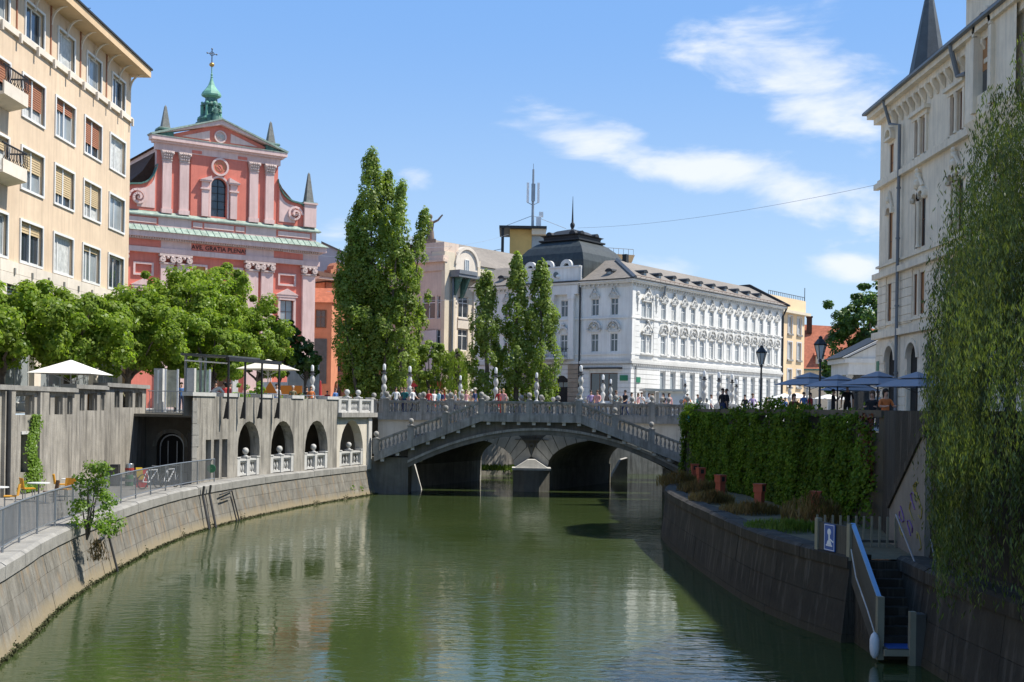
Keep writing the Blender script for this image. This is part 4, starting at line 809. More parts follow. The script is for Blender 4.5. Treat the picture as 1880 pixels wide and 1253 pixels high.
# volutes and pedestals with obelisks
for s in (-1, 1):
    pts = [(6.4, 24.5), (6.4, 29.0)] + [(6.4 + 2.2 * (1 - math.cos(rad(a))), 29.0 - 2.1 * math.sin(rad(a))) for a in range(10, 91, 16)] + [(9.0, 26.85), (9.35, 26.6), (9.5, 26.1), (9.4, 25.4), (9.3, 24.5)]
    P = [(s * x, z) for x, z in pts]; P = P if s < 0 else P[::-1]
    cpart('volute_wing', 'church_red', lambda q: q.pxz(P, -.1, .5))
    Q = [(s * (6.4 + (x - 6.4) * .6 + .15), 24.8 + (z - 24.5) * .78) for x, z in pts]; Q = Q if s < 0 else Q[::-1]; cpart('volute_panel', 'church_pink', lambda q: q.pxz(Q, -.16, 0))
    q = MB()
    for k in range(26):
        a0, a1 = k * .5, (k + 1) * .5; r0, r1 = .98 - .068 * a0, .98 - .068 * a1; d_ = -.30 - .018 * k
        F_ = lambda a, r: (s * (8.25 + r * math.cos(a)), 25.7 + r * math.sin(a)); p4 = [F_(a0, r0), F_(a0, r0 - .22), F_(a1, r1 - .22), F_(a1, r1)]
        q.pxz(p4 if s < 0 else p4[::-1], d_, .1)
    q.build('scroll', 'church_pink', ch)
    cq = [(6.35, 29.05)] + [(6.4 + 2.2 * (1 - math.cos(rad(a))), 29.0 - 2.1 * math.sin(rad(a))) for a in range(10, 91, 16)] + [(9.0, 26.85), (9.35, 26.55)]
    q = MB()
    for (x0, z0), (x1, z1) in zip(cq, cq[1:]): q.hexa([(s * x0, -.35, z0), (s * x1, -.35, z1), (s * x1, .6, z1), (s * x0, .6, z0), (s * x0, -.35, z0 + .16), (s * x1, -.35, z1 + .16), (s * x1, .6, z1 + .16), (s * x0, .6, z0 + .16)])
    q.build('volute_coping', 'copper_dark', ch)
    for cx, zb, zp, zt, hw in ((s * 9.95, 24.5, 26.9, 30.2, .45), (s * 5.55, 32.0, 32.6, 35.0, .42)):
        ob = cpart('obelisk_pedestal', 'church_pink' if zb < 30 else 'copper_dark', lambda q: (q.box(cx - .68, -.45, zb, cx + .68, .75, zp), q.box(cx - .8, -.58, zp, cx + .8, .9, zp + .14)))
        q = MB(); q.tbox(cx, .15, zp + .14, hw, hw, zt, .1, .1); q.tbox(cx, .15, zt, .1, .1, zt + .18, .01, .01); q.build('obelisk', 'obelisk', ob)
        q = MB(); q.box(cx - .76, -.5, zp + .141, cx + .76, .82, zp + .24); q.build('pedestal_flashing', 'copper', ob)
# framed niche windows
for s in (-1, 1):
    c = s * 7.55
    for a, b, z0, z1 in ((c - .8, c + .8, 18.3, 19.2), (s * 1.9 - .6, s * 1.9 + .6, 18.3, 19.4)):
        cpart('niche_frame', 'church_pink', lambda q: (q.box(a - .2, -.14, z0 - .2, b + .2, .02, z0), q.box(a - .2, -.14, z1, b + .2, .02, z1 + .2), q.box(a - .2, -.14, z0, a, .02, z1), q.box(b, -.14, z0, b + .2, .02, z1)))
        cpart('niche_back', 'church_red' if abs(a) > 4 else 'gilt', lambda q: q.box(a, .12, z0, b, .3, z1))
    wo = window(ch, c - .75, .15, 13.2, 1.5, 3.4, mul=(.5,), tr=(.3, .65), fr='win_brown', pane='glass_pale')
    q = MB(); q.box(-.25, -.35, -.2, 0, -.1, 3.7); q.box(1.5, -.35, -.2, 1.75, -.1, 3.7); q.box(-.4, -.45, 3.7, 1.9, -.1, 3.95); q.box(-.15, -.4, 3.4, 1.65, -.12, 3.7); q.pxz([(-.5, 3.95), (2.0, 3.95), (.75, 4.6)], -.5, -.1); q.box(-.4, -.45, -.4, 1.9, -.1, -.2); q.build('window_aedicule', 'church_pink', wo)
cpart('portal', 'white_trim', lambda q: (q.box(-2.2, -.5, 5, -1.6, .1, 11.2), q.box(1.6, -.5, 5, 2.2, .1, 11.2), q.box(-2.4, -.6, 11.2, 2.4, .1, 11.7), q.pxz([(-2.5, 11.7), (2.5, 11.7), (0, 13)], -.6, .1)))
cpart('portal_door', 'win_brown', lambda q: q.box(-1.6, .2, 5, 1.6, .35, 11))
# roofs
cpart('nave_roof', 'brown_roof', lambda q: q.pxz([(-6.6, 31.0), (6.6, 31.0), (0, 33.9)], .6, 31))
for s in (-1, 1):
    x = [(s * 6.2, 24), (s * 11.0, 24), (s * 11.0, 24.6), (s * 9.5, 26.5), (s * 7.4, 28.6), (s * 6.2, 30.6)]; cpart('aisle_roof', 'brown_roof', lambda q: q.pxz(x if s > 0 else x[::-1], 1.2, 29))
# lantern tower
lt = cpart('lantern_base', 'copper_bright', lambda q: q.lathe([(2.3, 33.0), (2.2, 33.9), (1.75, 34.5), (1.3, 34.75)], 0, 2.6, 8, a0=rad(22.5)))
q = MB(); q.lathe([(1.55, 34.7), (1.55, 34.95), (1.35, 35.0), (1.42, 35.3), (1.15, 35.8), (.9, 36.0), (.85, 36.9), (1.1, 37.0), (1.1, 37.15), (.8, 37.35), (.62, 37.7), (.6, 38.1), (.72, 38.2)], 0, 2.6, 8, a0=rad(22.5)); q.build('lantern_body', 'copper_dark', lt)
for i in range(8):
    a = rad(45 * i); q = MB(); q.T = RZ(0, 2.6, a); q.box(.78, -.09, 35.4, 1.12, .09, 36.95); q.ball((1.25, 0, 35.35), .2, 8, 5); q.ball((.95, 0, 37.3), .17, 8, 5); q.build('buttress_scroll', 'copper_bright', lt)
    if i % 2 == 0: q = MB(); q.T = RZ(0, 2.6, a + rad(22.5)); q.box(.7, -.18, 35.95, .86, .18, 36.8); q.build('lantern_opening', 'dark_inside', lt)
q = MB(); q.lathe([(.6, 38.05), (.98, 38.25), (1.02, 38.45), (.92, 38.75), (.62, 39.15), (.36, 39.6), (.2, 40.1), (.1, 40.6), (.15, 40.65), (.08, 40.75), (.12, 41.0), (.06, 41.1), (.05, 42.0)], 0, 2.6, 8, a0=rad(22.5)); q.build('onion_dome', 'copper_bright', lt)
q = MB(); q.ball((0, 2.6, 42.2), .27, 12, 8); q.build('gilt_ball', 'gilt', lt, smooth=True)
q = MB(); q.tube([(0, 2.6, 42.4), (0, 2.6, 44.2)], .05); q.tube([(-.5, 2.6, 43.55), (.5, 2.6, 43.55)], .045); q.arc(0, 43.55, .2, .26, 2.57, 2.63, 0, 360, 12)
for x, z in ((-.5, 43.55), (.5, 43.55), (0, 44.15)): q.ball((x, 2.6, z), .1, 6, 4)
q.build('cross', 'iron', lt)
# copper figure standing at the foot of the lantern
q = MB(); q.lathe([(.42, 34.9), (.38, 35.3), (.30, 35.8), (.34, 36.15), (.30, 36.45), (.12, 36.58), (.11, 36.65), (.17, 36.8), (.16, 36.95), (.05, 37.06)], 0, 1.2, 10, sq=.75); q.tube([(-.3, 1.15, 36.4), (-.5, .95, 36.0), (-.2, .85, 35.9)], [.12, .1, .08]); q.tube([(.3, 1.15, 36.4), (.48, .95, 35.95), (.15, .85, 36.1)], [.12, .1, .08]); q.box(-.5, .9, 34.7, .5, 1.7, 34.9); q.build('copper_figure', 'copper_dark', lt, smooth=True)
for o_ in [lt] + list(lt.children): o_.data.transform(Matrix.Translation((0, 0, 33.9)) @ Matrix.Scale(.84, 4, (0, 0, 1)) @ Matrix.Translation((0, 0, -34.1)))
# church stair wall in front
st = thing('church_stair', 'pale stone stair wall in front of the church', 'stairs'); A = at(480, 720, 108); B = at(575, 720, 104)
q = MB(); d_ = (B - A); q.pxy([(A.x, A.y), (B.x, B.y), (B.x - 1, B.y + 4), (A.x - 1, A.y + 4)], 5, 7.6); q.build('landing_wall', 'pale_stone', st)
q = MB(); q.pxy([(B.x - 2.2, B.y - .05), (B.x + .6, B.y - .6), (B.x + .3, B.y + .4), (B.x - 2.4, B.y + .6)], 5, 9.2); q.build('gate_pier', 'pale_stone', st)
for k in range(6):
    q = MB(); q.box(A.x - 2 - k * .0, A.y - 2 + k * .3, 5 + k * .25, A.x + 1.5, A.y - 1.7 + k * .3 + 1.5, 5.25 + k * .25 - .01); q.build('step', 'pale_stone', st)
# ---------------------------------------------------------------- generic facade
def facade(par, T, x0, x1, z0, z1, wins, mt, name='wall', depth=.25, extra=(), wy=.12):
    """T: local matrix of the facade (x along it, -y outwards); wins: (x, z, w, h, kw)"""
    rz = T.to_euler().z; m = MB(T); m.wall(x0, x1, z0, z1, [(x, x + w, z, z + h) for x, z, w, h, k in wins] + list(extra), 0, depth); m.build(name, mt, par); out = []
    for x, z, w, h, k in wins: out.append(window(par, *(T @ Vector((x, wy, z))), w, h, rz, **k))
    return out
def put(par, T, name, mt, f, **k): q = MB(T); f(q); return q.build(name, mt, par, **k)
# ---------------------------------------------------------------- white palace with the black dome
TH = math.atan2(.804, .595); c0 = at(1160, 600, 120)
pa = thing('palace', 'long white palace with black corner dome, grey roof and stucco window hoods', 'building', (c0.x, 120, 0), TH)
I4 = Matrix.Identity(4); LR = 36.5; TL = RZ(0, 20, rad(-90))       # left facade: x' = 20 - y
wk = dict(mul=(.5,), tr=(.66,), fr='win_white', t=.06, mt=.07)
xs_ = [6.4 + 2.17 * i for i in range(14)]
W2 = [(x - .52, 11.45, 1.04, 1.95, dict(wk, pane=('glass_pale', 'curtain')[i % 2])) for i, x in enumerate(xs_)]; W3 = [(x - .5, 15.1, 1.0, 1.65, dict(wk, pane=('glass_pale', 'curtain', 'glass_pale')[i % 3])) for i, x in enumerate(xs_)]
D2 = [(1.85, 11.45, 1.0, 1.95, dict(wk, pane='glass_pale')), (2.98, 11.45, 1.0, 1.95, dict(wk, pane='curtain')), (1.85, 15.05, 1.0, 1.65, dict(wk, pane='glass_pale')), (2.98, 15.05, 1.0, 1.65, dict(wk, pane='glass_pale'))]
facade(pa, I4, 0, LR, 10.3, 18.3, W2 + W3 + D2, 'white_plaster')
GW = [(x - .58, 6.75 if i > 2 else 7.6, 1.16, 2.85 if i > 2 else 2.0, dict(mul=(), tr=(.75,), pane='glass_pale')) for i, x in enumerate(xs_)]
facade(pa, RZ(0, .10, 0), 0, LR, 5, 10.3, GW, 'white_plaster', 'ground_wall')
LW = [(20 - 4.4 - .42, 11.5, .86, 1.85, dict(wk, pane='glass')), (20 - 2.1 - .42, 11.5, .86, 1.85, dict(wk, pane='glass')), (20 - 4.4 - .42, 15.2, .86, 1.72, dict(wk, pane='glass')), (20 - 2.1 - .42, 15.2, .86, 1.72, dict(wk, pane='glass'))]
LW += [(20 - y - .42, z, .86, h, dict(wk, pane='glass')) for y in (8.2, 11.6, 15.6, 18) for z, h in ((11.5, 1.85), (15.2, 1.72))]
facade(pa, TL, 0, 20, 10.3, 18.3, LW, 'white_plaster', 'side_wall')
facade(pa, TL @ RZ(0, .10, 0), 0, 20, 5, 10.3, [(20 - 4.95, 6.5, 3.35, 2.85, dict(mul=(.33, .66), fr='win_brown', pane='glass')), (20 - 9, 5.1, 1.3, 3.6, dict(mul=(.5,), fr='win_brown', pane='glass'))], 'white_plaster', 'ground_wall')
put(pa, I4, 'core', 'white_plaster', lambda q: q.box(.36, .36, 5, LR - .02, 12, 18.4)); put(pa, I4, 'core', 'white_plaster', lambda q: q.box(.36, 12, 5, 12, 20, 18.4))
# rusticated courses round the ground floor (proud of the wall, joints open)
for k in range(11):
    z0 = 5.05 + k * .47; z1 = z0 + .43
    q = MB(); hs = [(x - .02, x + w + .02, z - .02, z + h + .02) for x, z, w, h, _ in GW]
    xs = sorted([(-.08, 0)] + [(a, 1) for a, b, c, d in hs if d > z0 and c < z1] + [(b, 0) for a, b, c, d in hs if d > z0 and c < z1] + [(LR, 1)])
    for (a, _), (b, _) in zip(xs[::2], xs[1::2]): q.box(a, -.02, z0, b, .11, z1)
    q.build('rustic_course', 'white_plaster', pa, kind='stuff')
    q = MB(TL); hs = [(15.0, 18.45, 6.45, 9.4), (10.9, 12.4, 5, 8.75)]; xs = sorted([(0, 0)] + [(a, 1) for a, b, c, d in hs if d > z0 and c < z1] + [(b, 0) for a, b, c, d in hs if d > z0 and c < z1] + [(19.99, 1)])
    for (a, _), (b, _) in zip(xs[::2], xs[1::2]): q.box(a, -.02, z0, b, .11, z1)
    q.build('rustic_course', 'white_plaster', pa, kind='stuff')
for T, a, b in ((I4, -.25, LR), (TL, 0, 19.9)):
    put(pa, T, 'belt_cornice', 'white_trim', lambda q: (q.box(a, -.22, 10.3, b, .05, 10.55), q.box(a, -.12, 10.55, b, .05, 10.75)))
    put(pa, T, 'sill_band', 'white_plaster', lambda q: (q.box(a, -.14, 14.86, b, .05, 15.0),)); put(pa, T, 'lower_sill_band', 'white_plaster', lambda q: q.box(a, -.12, 11.2, b, .05, 11.34))
    put(pa, T, 'frieze', 'white_trim', lambda q: q.box(a, -.08, 18.05, b, .05, 18.4)); put(pa, T, 'cornice', 'white_plaster', lambda q: (q.box(a - .4, -.35, 18.4, b, .3, 18.55), q.box(a - .5, -.55, 18.55, b, .3, 18.72)))
    put(pa, T, 'gutter', 'roof_dark', lambda q: q.box(a - .6, -.66, 18.72, b + (.5 if T is TL else 0), .3, 18.82))
q = MB(); q.box(-.06, -.28, 0, .06, -.05, .22); MOD = q.mesh('modillion', 'white_trim')
for i in range(66): obj('modillion', MOD, pa, (.3 + i * .55, 0, 18.17))
for i in range(34): obj('modillion', MOD, pa, (0, 19.8 - i * .55, 18.17), rad(-90))
for i in range(100): obj('modillion', MOD, pa, (.2 + i * .362, .0, 10.06), 0, (1, .7, .9))
# corner quoin strip
put(pa, I4, 'corner_strip', 'white_plaster', lambda q: (q.box(-.1, -.1, 10.75, .55, .3, 18.05),)); put(pa, TL, 'corner_strip', 'white_plaster', lambda q: q.box(19.5, -.07, 10.75, 20.08, .3, 18.05))
for i in range(13):
    put(pa, I4, 'quoin', 'white_plaster', lambda q: (q.box(.56, -.05, 10.8 + i * .56, 1.5, .02, 11.32 + i * .56),)); put(pa, I4, 'quoin', 'white_plaster', lambda q: (q.box(4.3, -.05, 10.8 + i * .56, 5.25, .02, 11.32 + i * .56),))
# stucco hoods: pointed with shell on the top floor, round with mask on the middle floor
def hood3():
    q = MB(); q.pxz([(-.68, 0), (.68, 0), (.60, .18), (.32, .3), (.22, .75), (0, .95), (-.22, .75), (-.32, .3), (-.6, .18)], -.14, .02); q.ball((0, -.16, .98), .12, 8, 5); q.ball((0, -.16, .5), .15, 8, 5)
    for s in (-1, 1): q.tube([(s * .7, -.16, .08), (s * .5, -.2, .35), (s * .28, -.2, .55), (s * .12, -.18, .9)], [.10, .07, .06, .05], 5); q.ball((s * .62, -.16, .1), .11, 6, 4); q.ball((s * .3, -.17, .2), .09, 6, 4)
    q.box(-.62, -.12, -.14, .62, .02, -.02); return q.mesh('window_hood', 'white_trim', True, 40)
def hood2():
    q = MB(); q.arc(0, .35, .66, .82, -.26, .02, 0, 180, 12); q.arc(0, .35, .01, .66, -.06, .02, 0, 180, 12); q.ball((0, -.1, .55), .2, 8, 5); q.ball((0, -.16, .9), .12, 8, 5)
    for s in (-1, 1): q.tube([(s * .85, -.18, .35), (s * .9, -.2, .2), (s * .7, -.18, .1)], .09, 5); q.tube([(s * .45, -.12, .2), (s * .42, -.14, .55), (s * .15, -.14, .8)], .06, 5); q.ball((s * .4, -.1, .25), .11, 6, 4)
    q.box(-.7, -.1, -.1, .7, .02, .12); return q.mesh('window_hood', 'white_trim', True, 40)
H3, H2 = hood3(), hood2()
for x in xs_:
    obj('window_hood', H3, pa, (x, 0, 16.95)); obj('window_hood', H2, pa, (x, 0, 13.55), 0, (.98, 1, .95))
    put(pa, I4, 'apron', 'white_trim', lambda q: (q.box(x - .7, -.2, 14.98, x + .7, .0, 15.08), q.box(x - .75, -.18, 14.75, x - .6, 0, 14.98), q.box(x + .6, -.18, 14.75, x + .75, 0, 14.98))); put(pa, I4, 'apron', 'white_trim', lambda q: q.box(x - .7, -.2, 11.3, x + .7, .0, 11.42))
for x in xs_[:-1]: put(pa, I4, 'pier_strip', 'white_plaster', lambda q: (q.box(x + .82, -.06, 11.5, x + 1.34, .02, 14.75),))
for x, z in ((2.92, 16.85), (2.92, 13.5)): obj('window_hood', H3, pa, (x, 0, z), 0, (1.55, 1.2, 1.2))
for z in (15.0, 11.35): put(pa, I4, 'apron', 'white_trim', lambda q: q.box(1.6, -.24, z - .1, 4.25, .0, z + .03))
for x in (.95, 4.75): put(pa, I4, 'stucco_drop', 'white_trim', lambda q: (q.ball((x, -.1, 17.4), .25, 8, 5), q.ball((x, -.1, 16.9), .18, 8, 5), q.tube([(x, -.1, 16.8), (x, -.08, 15.6)], [.12, .04], 6)))
for y in (2.1, 4.4): obj('window_hood', H3, pa, (0, y, 17.05), rad(-90), (.85, 1, .95)); obj('window_hood', H2, pa, (0, y, 13.6), rad(-90), (.95, 1, .95))
for y in (15.6, 18): obj('window_hood', H3, pa, (0, y, 17.05), rad(-90), (.85, 1, .95)); obj('window_hood', H2, pa, (0, y, 13.6), rad(-90), (.95, 1, .95))
put(pa, TL, 'shop_awning_box', 'roof_dark', lambda q: q.box(14.4, -.35, 9.75, 19.0, -.05, 9.9)); put(pa, TL, 'street_sign', 'sign_green', lambda q: q.box(18.75, -.12, 8.55, 19.65, -.04, 9.1)); put(pa, I4, 'street_sign', 'sign_green', lambda q: q.box(.9, -.1, 8.4, 1.7, -.03, 8.95)); put(pa, TL, 'house_number', 'sign_blue', lambda q: q.box(19.2, -.1, 7.0, 19.5, -.03, 7.25))
for y in (6.15, 13.9): put(pa, TL, 'downpipe', 'roof_dark', lambda q: q.tube([(20 - y, -.15, 6), (20 - y, -.15, 18.3), (20 - y, -.5, 18.7)], .09, 8))
put(pa, I4, 'downpipe', 'pipe_grey', lambda q: q.tube([(.75, -.12, 5.2), (.75, -.12, 10.2)], .06)); put(pa, I4, 'downpipe', 'pipe_grey', lambda q: q.tube([(5.3, -.1, 17.2), (5.9, -.3, 17.5), (5.9, -.5, 18.7)], .08))
put(pa, I4, 'downpipe', 'roof_dark', lambda q: q.tube([(36.3, -.12, 5.2), (36.3, -.12, 17.6), (36.6, -.5, 18.7)], .12, 8))
# domed bay
for k in range(11): put(pa, TL, 'bay_stone_course', 'bay_stone', lambda q: q.box(6.0, -.2, 5.05 + k * .47, 10.8, .05, 5.48 + k * .47)); put(pa, TL, 'bay_stone_course', 'bay_stone', lambda q: q.box(12.5, -.2, 5.05 + k * .47, 13.9, .05, 5.48 + k * .47))
put(pa, TL, 'bay_door', 'dark_inside', lambda q: (q.box(10.9, -.06, 5, 12.4, .05, 7.9), q.arc(11.65, 8.4, .01, .7, -.06, .05, 0, 180, 10)))
put(pa, TL, 'bay_entablature', 'white_plaster', lambda q: (q.box(6.2, -.45, 17.5, 13.7, .1, 18.4),))
for x in (6.4, 8.6, 10.4, 12.9): put(pa, TL, 'bay_pilaster', 'white_plaster', lambda q: (q.box(x - .32, -.42, 10.76, x + .32, .02, 17.0), q.box(x - .42, -.5, 17.0, x + .42, .02, 17.5)))
for x in (8.4, 11.8): put(pa, TL, 'bay_hood', 'white_trim', lambda q: (q.arc(x, 13.5, .5, .72, -.3, .02, 0, 180, 10), q.ball((x, -.2, 14.4), .2, 8, 5)))
bo = put(pa, TL, 'balcony', 'white_trim', lambda q: q.box(7.4, -1.0, 10.76, 12.6, 0, 10.95))
q = MB(TL); q.tube([(7.4, -.95, 11.9), (12.6, -.95, 11.9)], .04); q.tube([(12.6, -.95, 11.9), (12.6, 0, 11.9)], .04)
for i in range(27): q.tube([(7.4 + i * .2, -.95, 10.95), (7.4 + i * .2, -1.05, 11.3), (7.4 + i * .2, -.95, 11.9)], .02, 4)
q.build('balcony_railing', 'iron', bo)
put(pa, TL, 'attic_parapet', 'white_plaster', lambda q: (q.box(6.0, -.3, 18.83, 13.8, .2, 20.3), q.box(5.9, -.4, 20.3, 13.9, .3, 20.45), *[q.arc(x, 20.4, .35, .75, -.38, .2, 0, 180, 10) for x in (7.6, 9.9, 12.2)], *[q.ball((x, -.35, 19.4), .22, 8, 5) for x in (8.8, 11.2)])); put(pa, I4, 'attic_parapet_return', 'white_plaster', lambda q: q.box(-.25, 6.0, 18.83, 2.2, 6.3, 20.42)); put(pa, I4, 'attic_parapet_return', 'white_plaster', lambda q: q.box(-.25, 13.7, 18.83, 2.2, 14, 20.42))
for x in (9.1, 10.9): put(pa, TL, 'oval_eye', 'glass', lambda q: q.arc(x, 19.6, .01, .32, -.36, -.31, 0, 360, 12))
dm = MB(); sq2 = math.sqrt(2); dm.lathe([(h * sq2, z) for h, z in ((4.35, 19.2), (4.35, 20.3), (4.25, 21.1), (3.95, 21.9), (3.4, 22.65), (2.75, 23.2), (2.3, 23.45))], 4.3, 10.2, 4, a0=rad(45))
do = dm.build('dome', 'dome_metal', pa)
q = MB(); q.lathe([(h * sq2, z) for h, z in ((2.0, 23.25), (2.6, 23.5), (2.6, 23.65), (2.2, 23.7), (2.25, 24.0), (2.5, 24.15), (2.1, 24.2), (1.2, 24.75), (.3, 25.0))], 4.3, 10.2, 4, a0=rad(45)); q.build('lantern_cap', 'roof_dark', do)
for dx, dy in ((-2.1, 1.5), (-2.1, -1.5), (-1.5, -2.1), (1.4, -2.1)): q = MB(RZ(4.3 + dx, 10.2 + dy, rad(-90) if dy in (1.5, -1.5) else 0)); q.arc(0, 24.15, .01, .4, -.2, .5, 0, 180, 10); q.build('round_dormer', 'roof_dark', do)
q = MB(); q.lathe([(.28, 24.9), (.14, 25.1), (.26, 25.4), (.26, 25.6), (.12, 25.8), (.1, 26.2), (.07, 27.0), (.02, 28.6)], 4.3, 10.2, 10); q.build('dome_spike', 'roof_dark', do, smooth=True)
# roofs
E_ = 18.82; RDG = 21.4
put(pa, I4, 'roof', 'grey_roof', lambda q: q.add([(-.5, -.6, E_), (LR, -.6, E_), (LR, 4.6, RDG), (4.4, 4.6, RDG), (-.5, 12.4, E_), (4.4, 10.5, RDG), (LR, 12.4, E_), (LR, 8, RDG - .2)], [(0, 1, 2, 3), (0, 3, 5, 4), (3, 2, 7, 5), (4, 5, 7, 6)])); put(pa, I4, 'roof_gable', 'roof_dark', lambda q: q.pyz([(-.8, 18.8), (12.5, 18.8), (12.5, 19.2), (8, 21.7), (4.6, 21.8), (-.8, 19.0)], LR, LR + .4))
put(pa, I4, 'roof', 'grey_roof', lambda q: q.add([(-.5, 12.5, E_), (-.5, 20.5, E_), (4.4, 20.5, RDG), (4.4, 11, RDG), (12.5, 20.5, E_), (12.5, 11, E_)], [(0, 3, 2, 1), (3, 5, 4, 2)])); put(pa, I4, 'hip_flashing', 'pipe_grey', lambda q: q.tube([(-.5, -.6, E_ + .05), (4.4, 4.6, RDG + .04)], .22, 4))
q = MB(); q.pxz([(-.33, 0), (.33, 0), (.33, .25)] + [(.33 * math.cos(rad(a)), .25 + .25 * math.sin(rad(a))) for a in range(30, 151, 30)] + [(-.33, .25)], -.05, 1.3); DOR = q.mesh('dormer', 'pipe_grey'); q = MB(); q.pxz([(-.42, .3)] + [(.45 * math.cos(rad(a)), .3 + .32 * math.sin(rad(a))) for a in range(0, 181, 30)][::1], -.2, 1.4); DOC = q.mesh('dormer_hood', 'roof_dark'); q = MB(); q.box(-.2, -.08, .05, .2, -.06, .42); DOG = q.mesh('dormer_pane', 'glass_pale')
for i in range(10):
    o = obj('dormer', DOR, pa, (3.6 + i * 3.05, .75, 19.45)); obj('dormer_hood', DOC, o); obj('dormer_pane', DOG, o)
for y in (3.2, 17): o = obj('dormer', DOR, pa, (.75, y, 19.45), rad(-90)); obj('dormer_hood', DOC, o); obj('dormer_pane', DOG, o)
q = MB(); q.tube([(0, -.45, 19.1), (LR, -.45, 19.1)], .03, 4)
for i in range(37): q.tube([(i, -.3, 18.9), (i, -.45, 19.12)], .02, 4)
q.build('snow_guard', 'win_brown', pa)
put(pa, I4, 'roof_vent', 'roof_dark', lambda q: q.box(6, 4.4, 21.3, 6.5, 4.9, 22.2))
# ---------------------------------------------------------------- cream corner department store with statue
c1 = at(815, 600, 140); st_ = thing('department_store', 'cream art nouveau corner building with arched gable and rooftop statue base', 'building', (c1.x, 140, 0), TH)
TS = RZ(0, 14, rad(-90)); wk2 = dict(mul=(.5,), tr=(.7,), fr='win_white', t=.08, mt=.09, pane='glass')
RW = [(2.6, z, 1.9, 2.5, wk2) for z in (8.5, 12.4, 16.3)] + [(2.6 + 4.6 * k, z, 1.9, 2.5, wk2) for k in (1, 2) for z in (8.5, 12.4, 16.3)]
facade(st_, I4, 0, 22, 5, 21.0, RW, 'cream_plaster'); facade(st_, TS, 0, 14, 5, 23.0, [(x, z, w, 2.7, wk2) for z in (8, 12, 16) for x, w in ((9.4, .9), (10.7, 1.9), (12.9, .9), (3, .9), (4.4, 1.9), (6.6, .9))], 'pinkish', 'side_wall')  # side wall's pinkish tint is shade put into the plaster colour
put(st_, I4, 'core', 'cream_plaster', lambda q: (q.box(.3, .3, 5, 21.9, 14, 22.5)))
put(st_, TS, 'corner_attic', 'pinkish', lambda q: (q.box(8.6, -.15, 21.6, 13.9, .8, 23.4), q.box(8.3, -.5, 22.6, 14.2, .3, 22.85), q.box(8.9, .3, 23.4, 13.6, 3, 25.0)))
put(st_, I4, 'corner_pier', 'cream_plaster', lambda q: (q.box(-.1, -.12, 5, .7, .4, 22.9), q.box(1.3, -.3, 5, 1.75, .1, 20.3)))
for x in (1.9, 5.6, 10.2): put(st_, I4, 'pilaster', 'cream_stone', lambda q: (q.box(x - .25, -.18, 5, x + .25, .05, 20.4), q.arc(x, 17.8, .22, .34, -.25, .0, 0, 360, 10)))
put(st_, I4, 'canopy_cornice', 'pipe_grey', lambda q: (q.box(.8, -1.5, 20.9, 22, .3, 21.25), q.box(.8, -1.6, 21.25, 4.2, .3, 21.7)))
for x in (1.6, 3.1, 8.2): put(st_, I4, 'canopy_bracket', 'copper_dark', lambda q: q.hexa([(x - .2, -.2, 18.6), (x + .2, -.2, 18.6), (x + .2, 0, 18.6), (x - .2, 0, 18.6), (x - .2, -1.3, 20.9), (x + .2, -1.3, 20.9), (x + .2, 0, 20.9), (x - .2, 0, 20.9)]))
for x in (3.55, 8.15): put(st_, I4, 'window_panel', 'cream_stone', lambda q: (q.box(x - 1.1, -.12, 15.0, x + 1.1, .02, 16.1), q.box(x - 1.1, -.2, 16.1, x + 1.1, .0, 16.28))); put(st_, I4, 'roundel', 'cream_stone', lambda q: q.arc(x, 19.6, .25, .4, -.2, .0, 0, 360, 10))
gb_ = put(st_, I4, 'arched_gable', 'cream_stone', lambda q: (q.pxz([(2.2, 21.25), (6.4, 21.25), (6.4, 22.6)] + [(4.3 + 2.1 * math.cos(rad(a)), 22.6 + 2.1 * math.sin(rad(a))) for a in range(20, 161, 20)] + [(2.2, 22.6)], .2, .7), q.arc(4.3, 22.6, 1.9, 2.25, .0, .8, 0, 180, 14)))
window(st_, 3.9, .1, 21.9, .8, 1.4, pane='glass_pale'); put(st_, I4, 'gable_pier', 'cream_plaster', lambda q: (q.box(.2, .2, 21.2, 2.1, 2.2, 23.9), q.box(6.5, .2, 21.2, 7.0, 2, 23.4)))
put(st_, I4, 'glazed_attic', 'glass_pale', lambda q: q.box(7.0, 1.0, 21.25, 22, 3, 22.9)); put(st_, I4, 'roof', 'grey_roof', lambda q: q.add([(6.2, .6, 22.9), (34, .6, 22.9), (34, 7, 26.6), (2.5, 7, 26.4), (2.5, 14, 22), (34, 14, 22)], [(0, 1, 2, 3), (3, 2, 5, 4)]))
put(st_, I4, 'glass_roof', 'glass_pale', lambda q: q.add([(.3, 2.2, 23.8), (4.6, 2.2, 24.2), (3.4, 7, 26.5), (.3, 9, 26.3)], [(0, 1, 2, 3)])); put(st_, I4, 'roof_ribs', 'roof_dark', lambda q: (q.tube([(.3, 2.2, 23.85), (2.5, 7, 26.5)], .1, 4), q.tube([(2.4, 2.2, 24.05), (2.9, 7, 26.5)], .1, 4), q.tube([(4.6, 2.2, 24.25), (3.4, 7, 26.5)], .14, 4)))
put(st_, TS, 'banner', 'grey_wall', lambda q: q.box(10.9, -.4, 8.2, 13.2, -.36, 14.6)); obj('banner_lettering', text_mesh('n10', .75, 'letter', .02), st_, tuple(TS @ Vector((10.7, -.5, 13.4))), rad(-90))
put(st_, I4, 'downpipe', 'pipe_grey', lambda q: q.tube([(1.2, -.3, 5), (1.2, -.3, 20.8)], .12, 8))
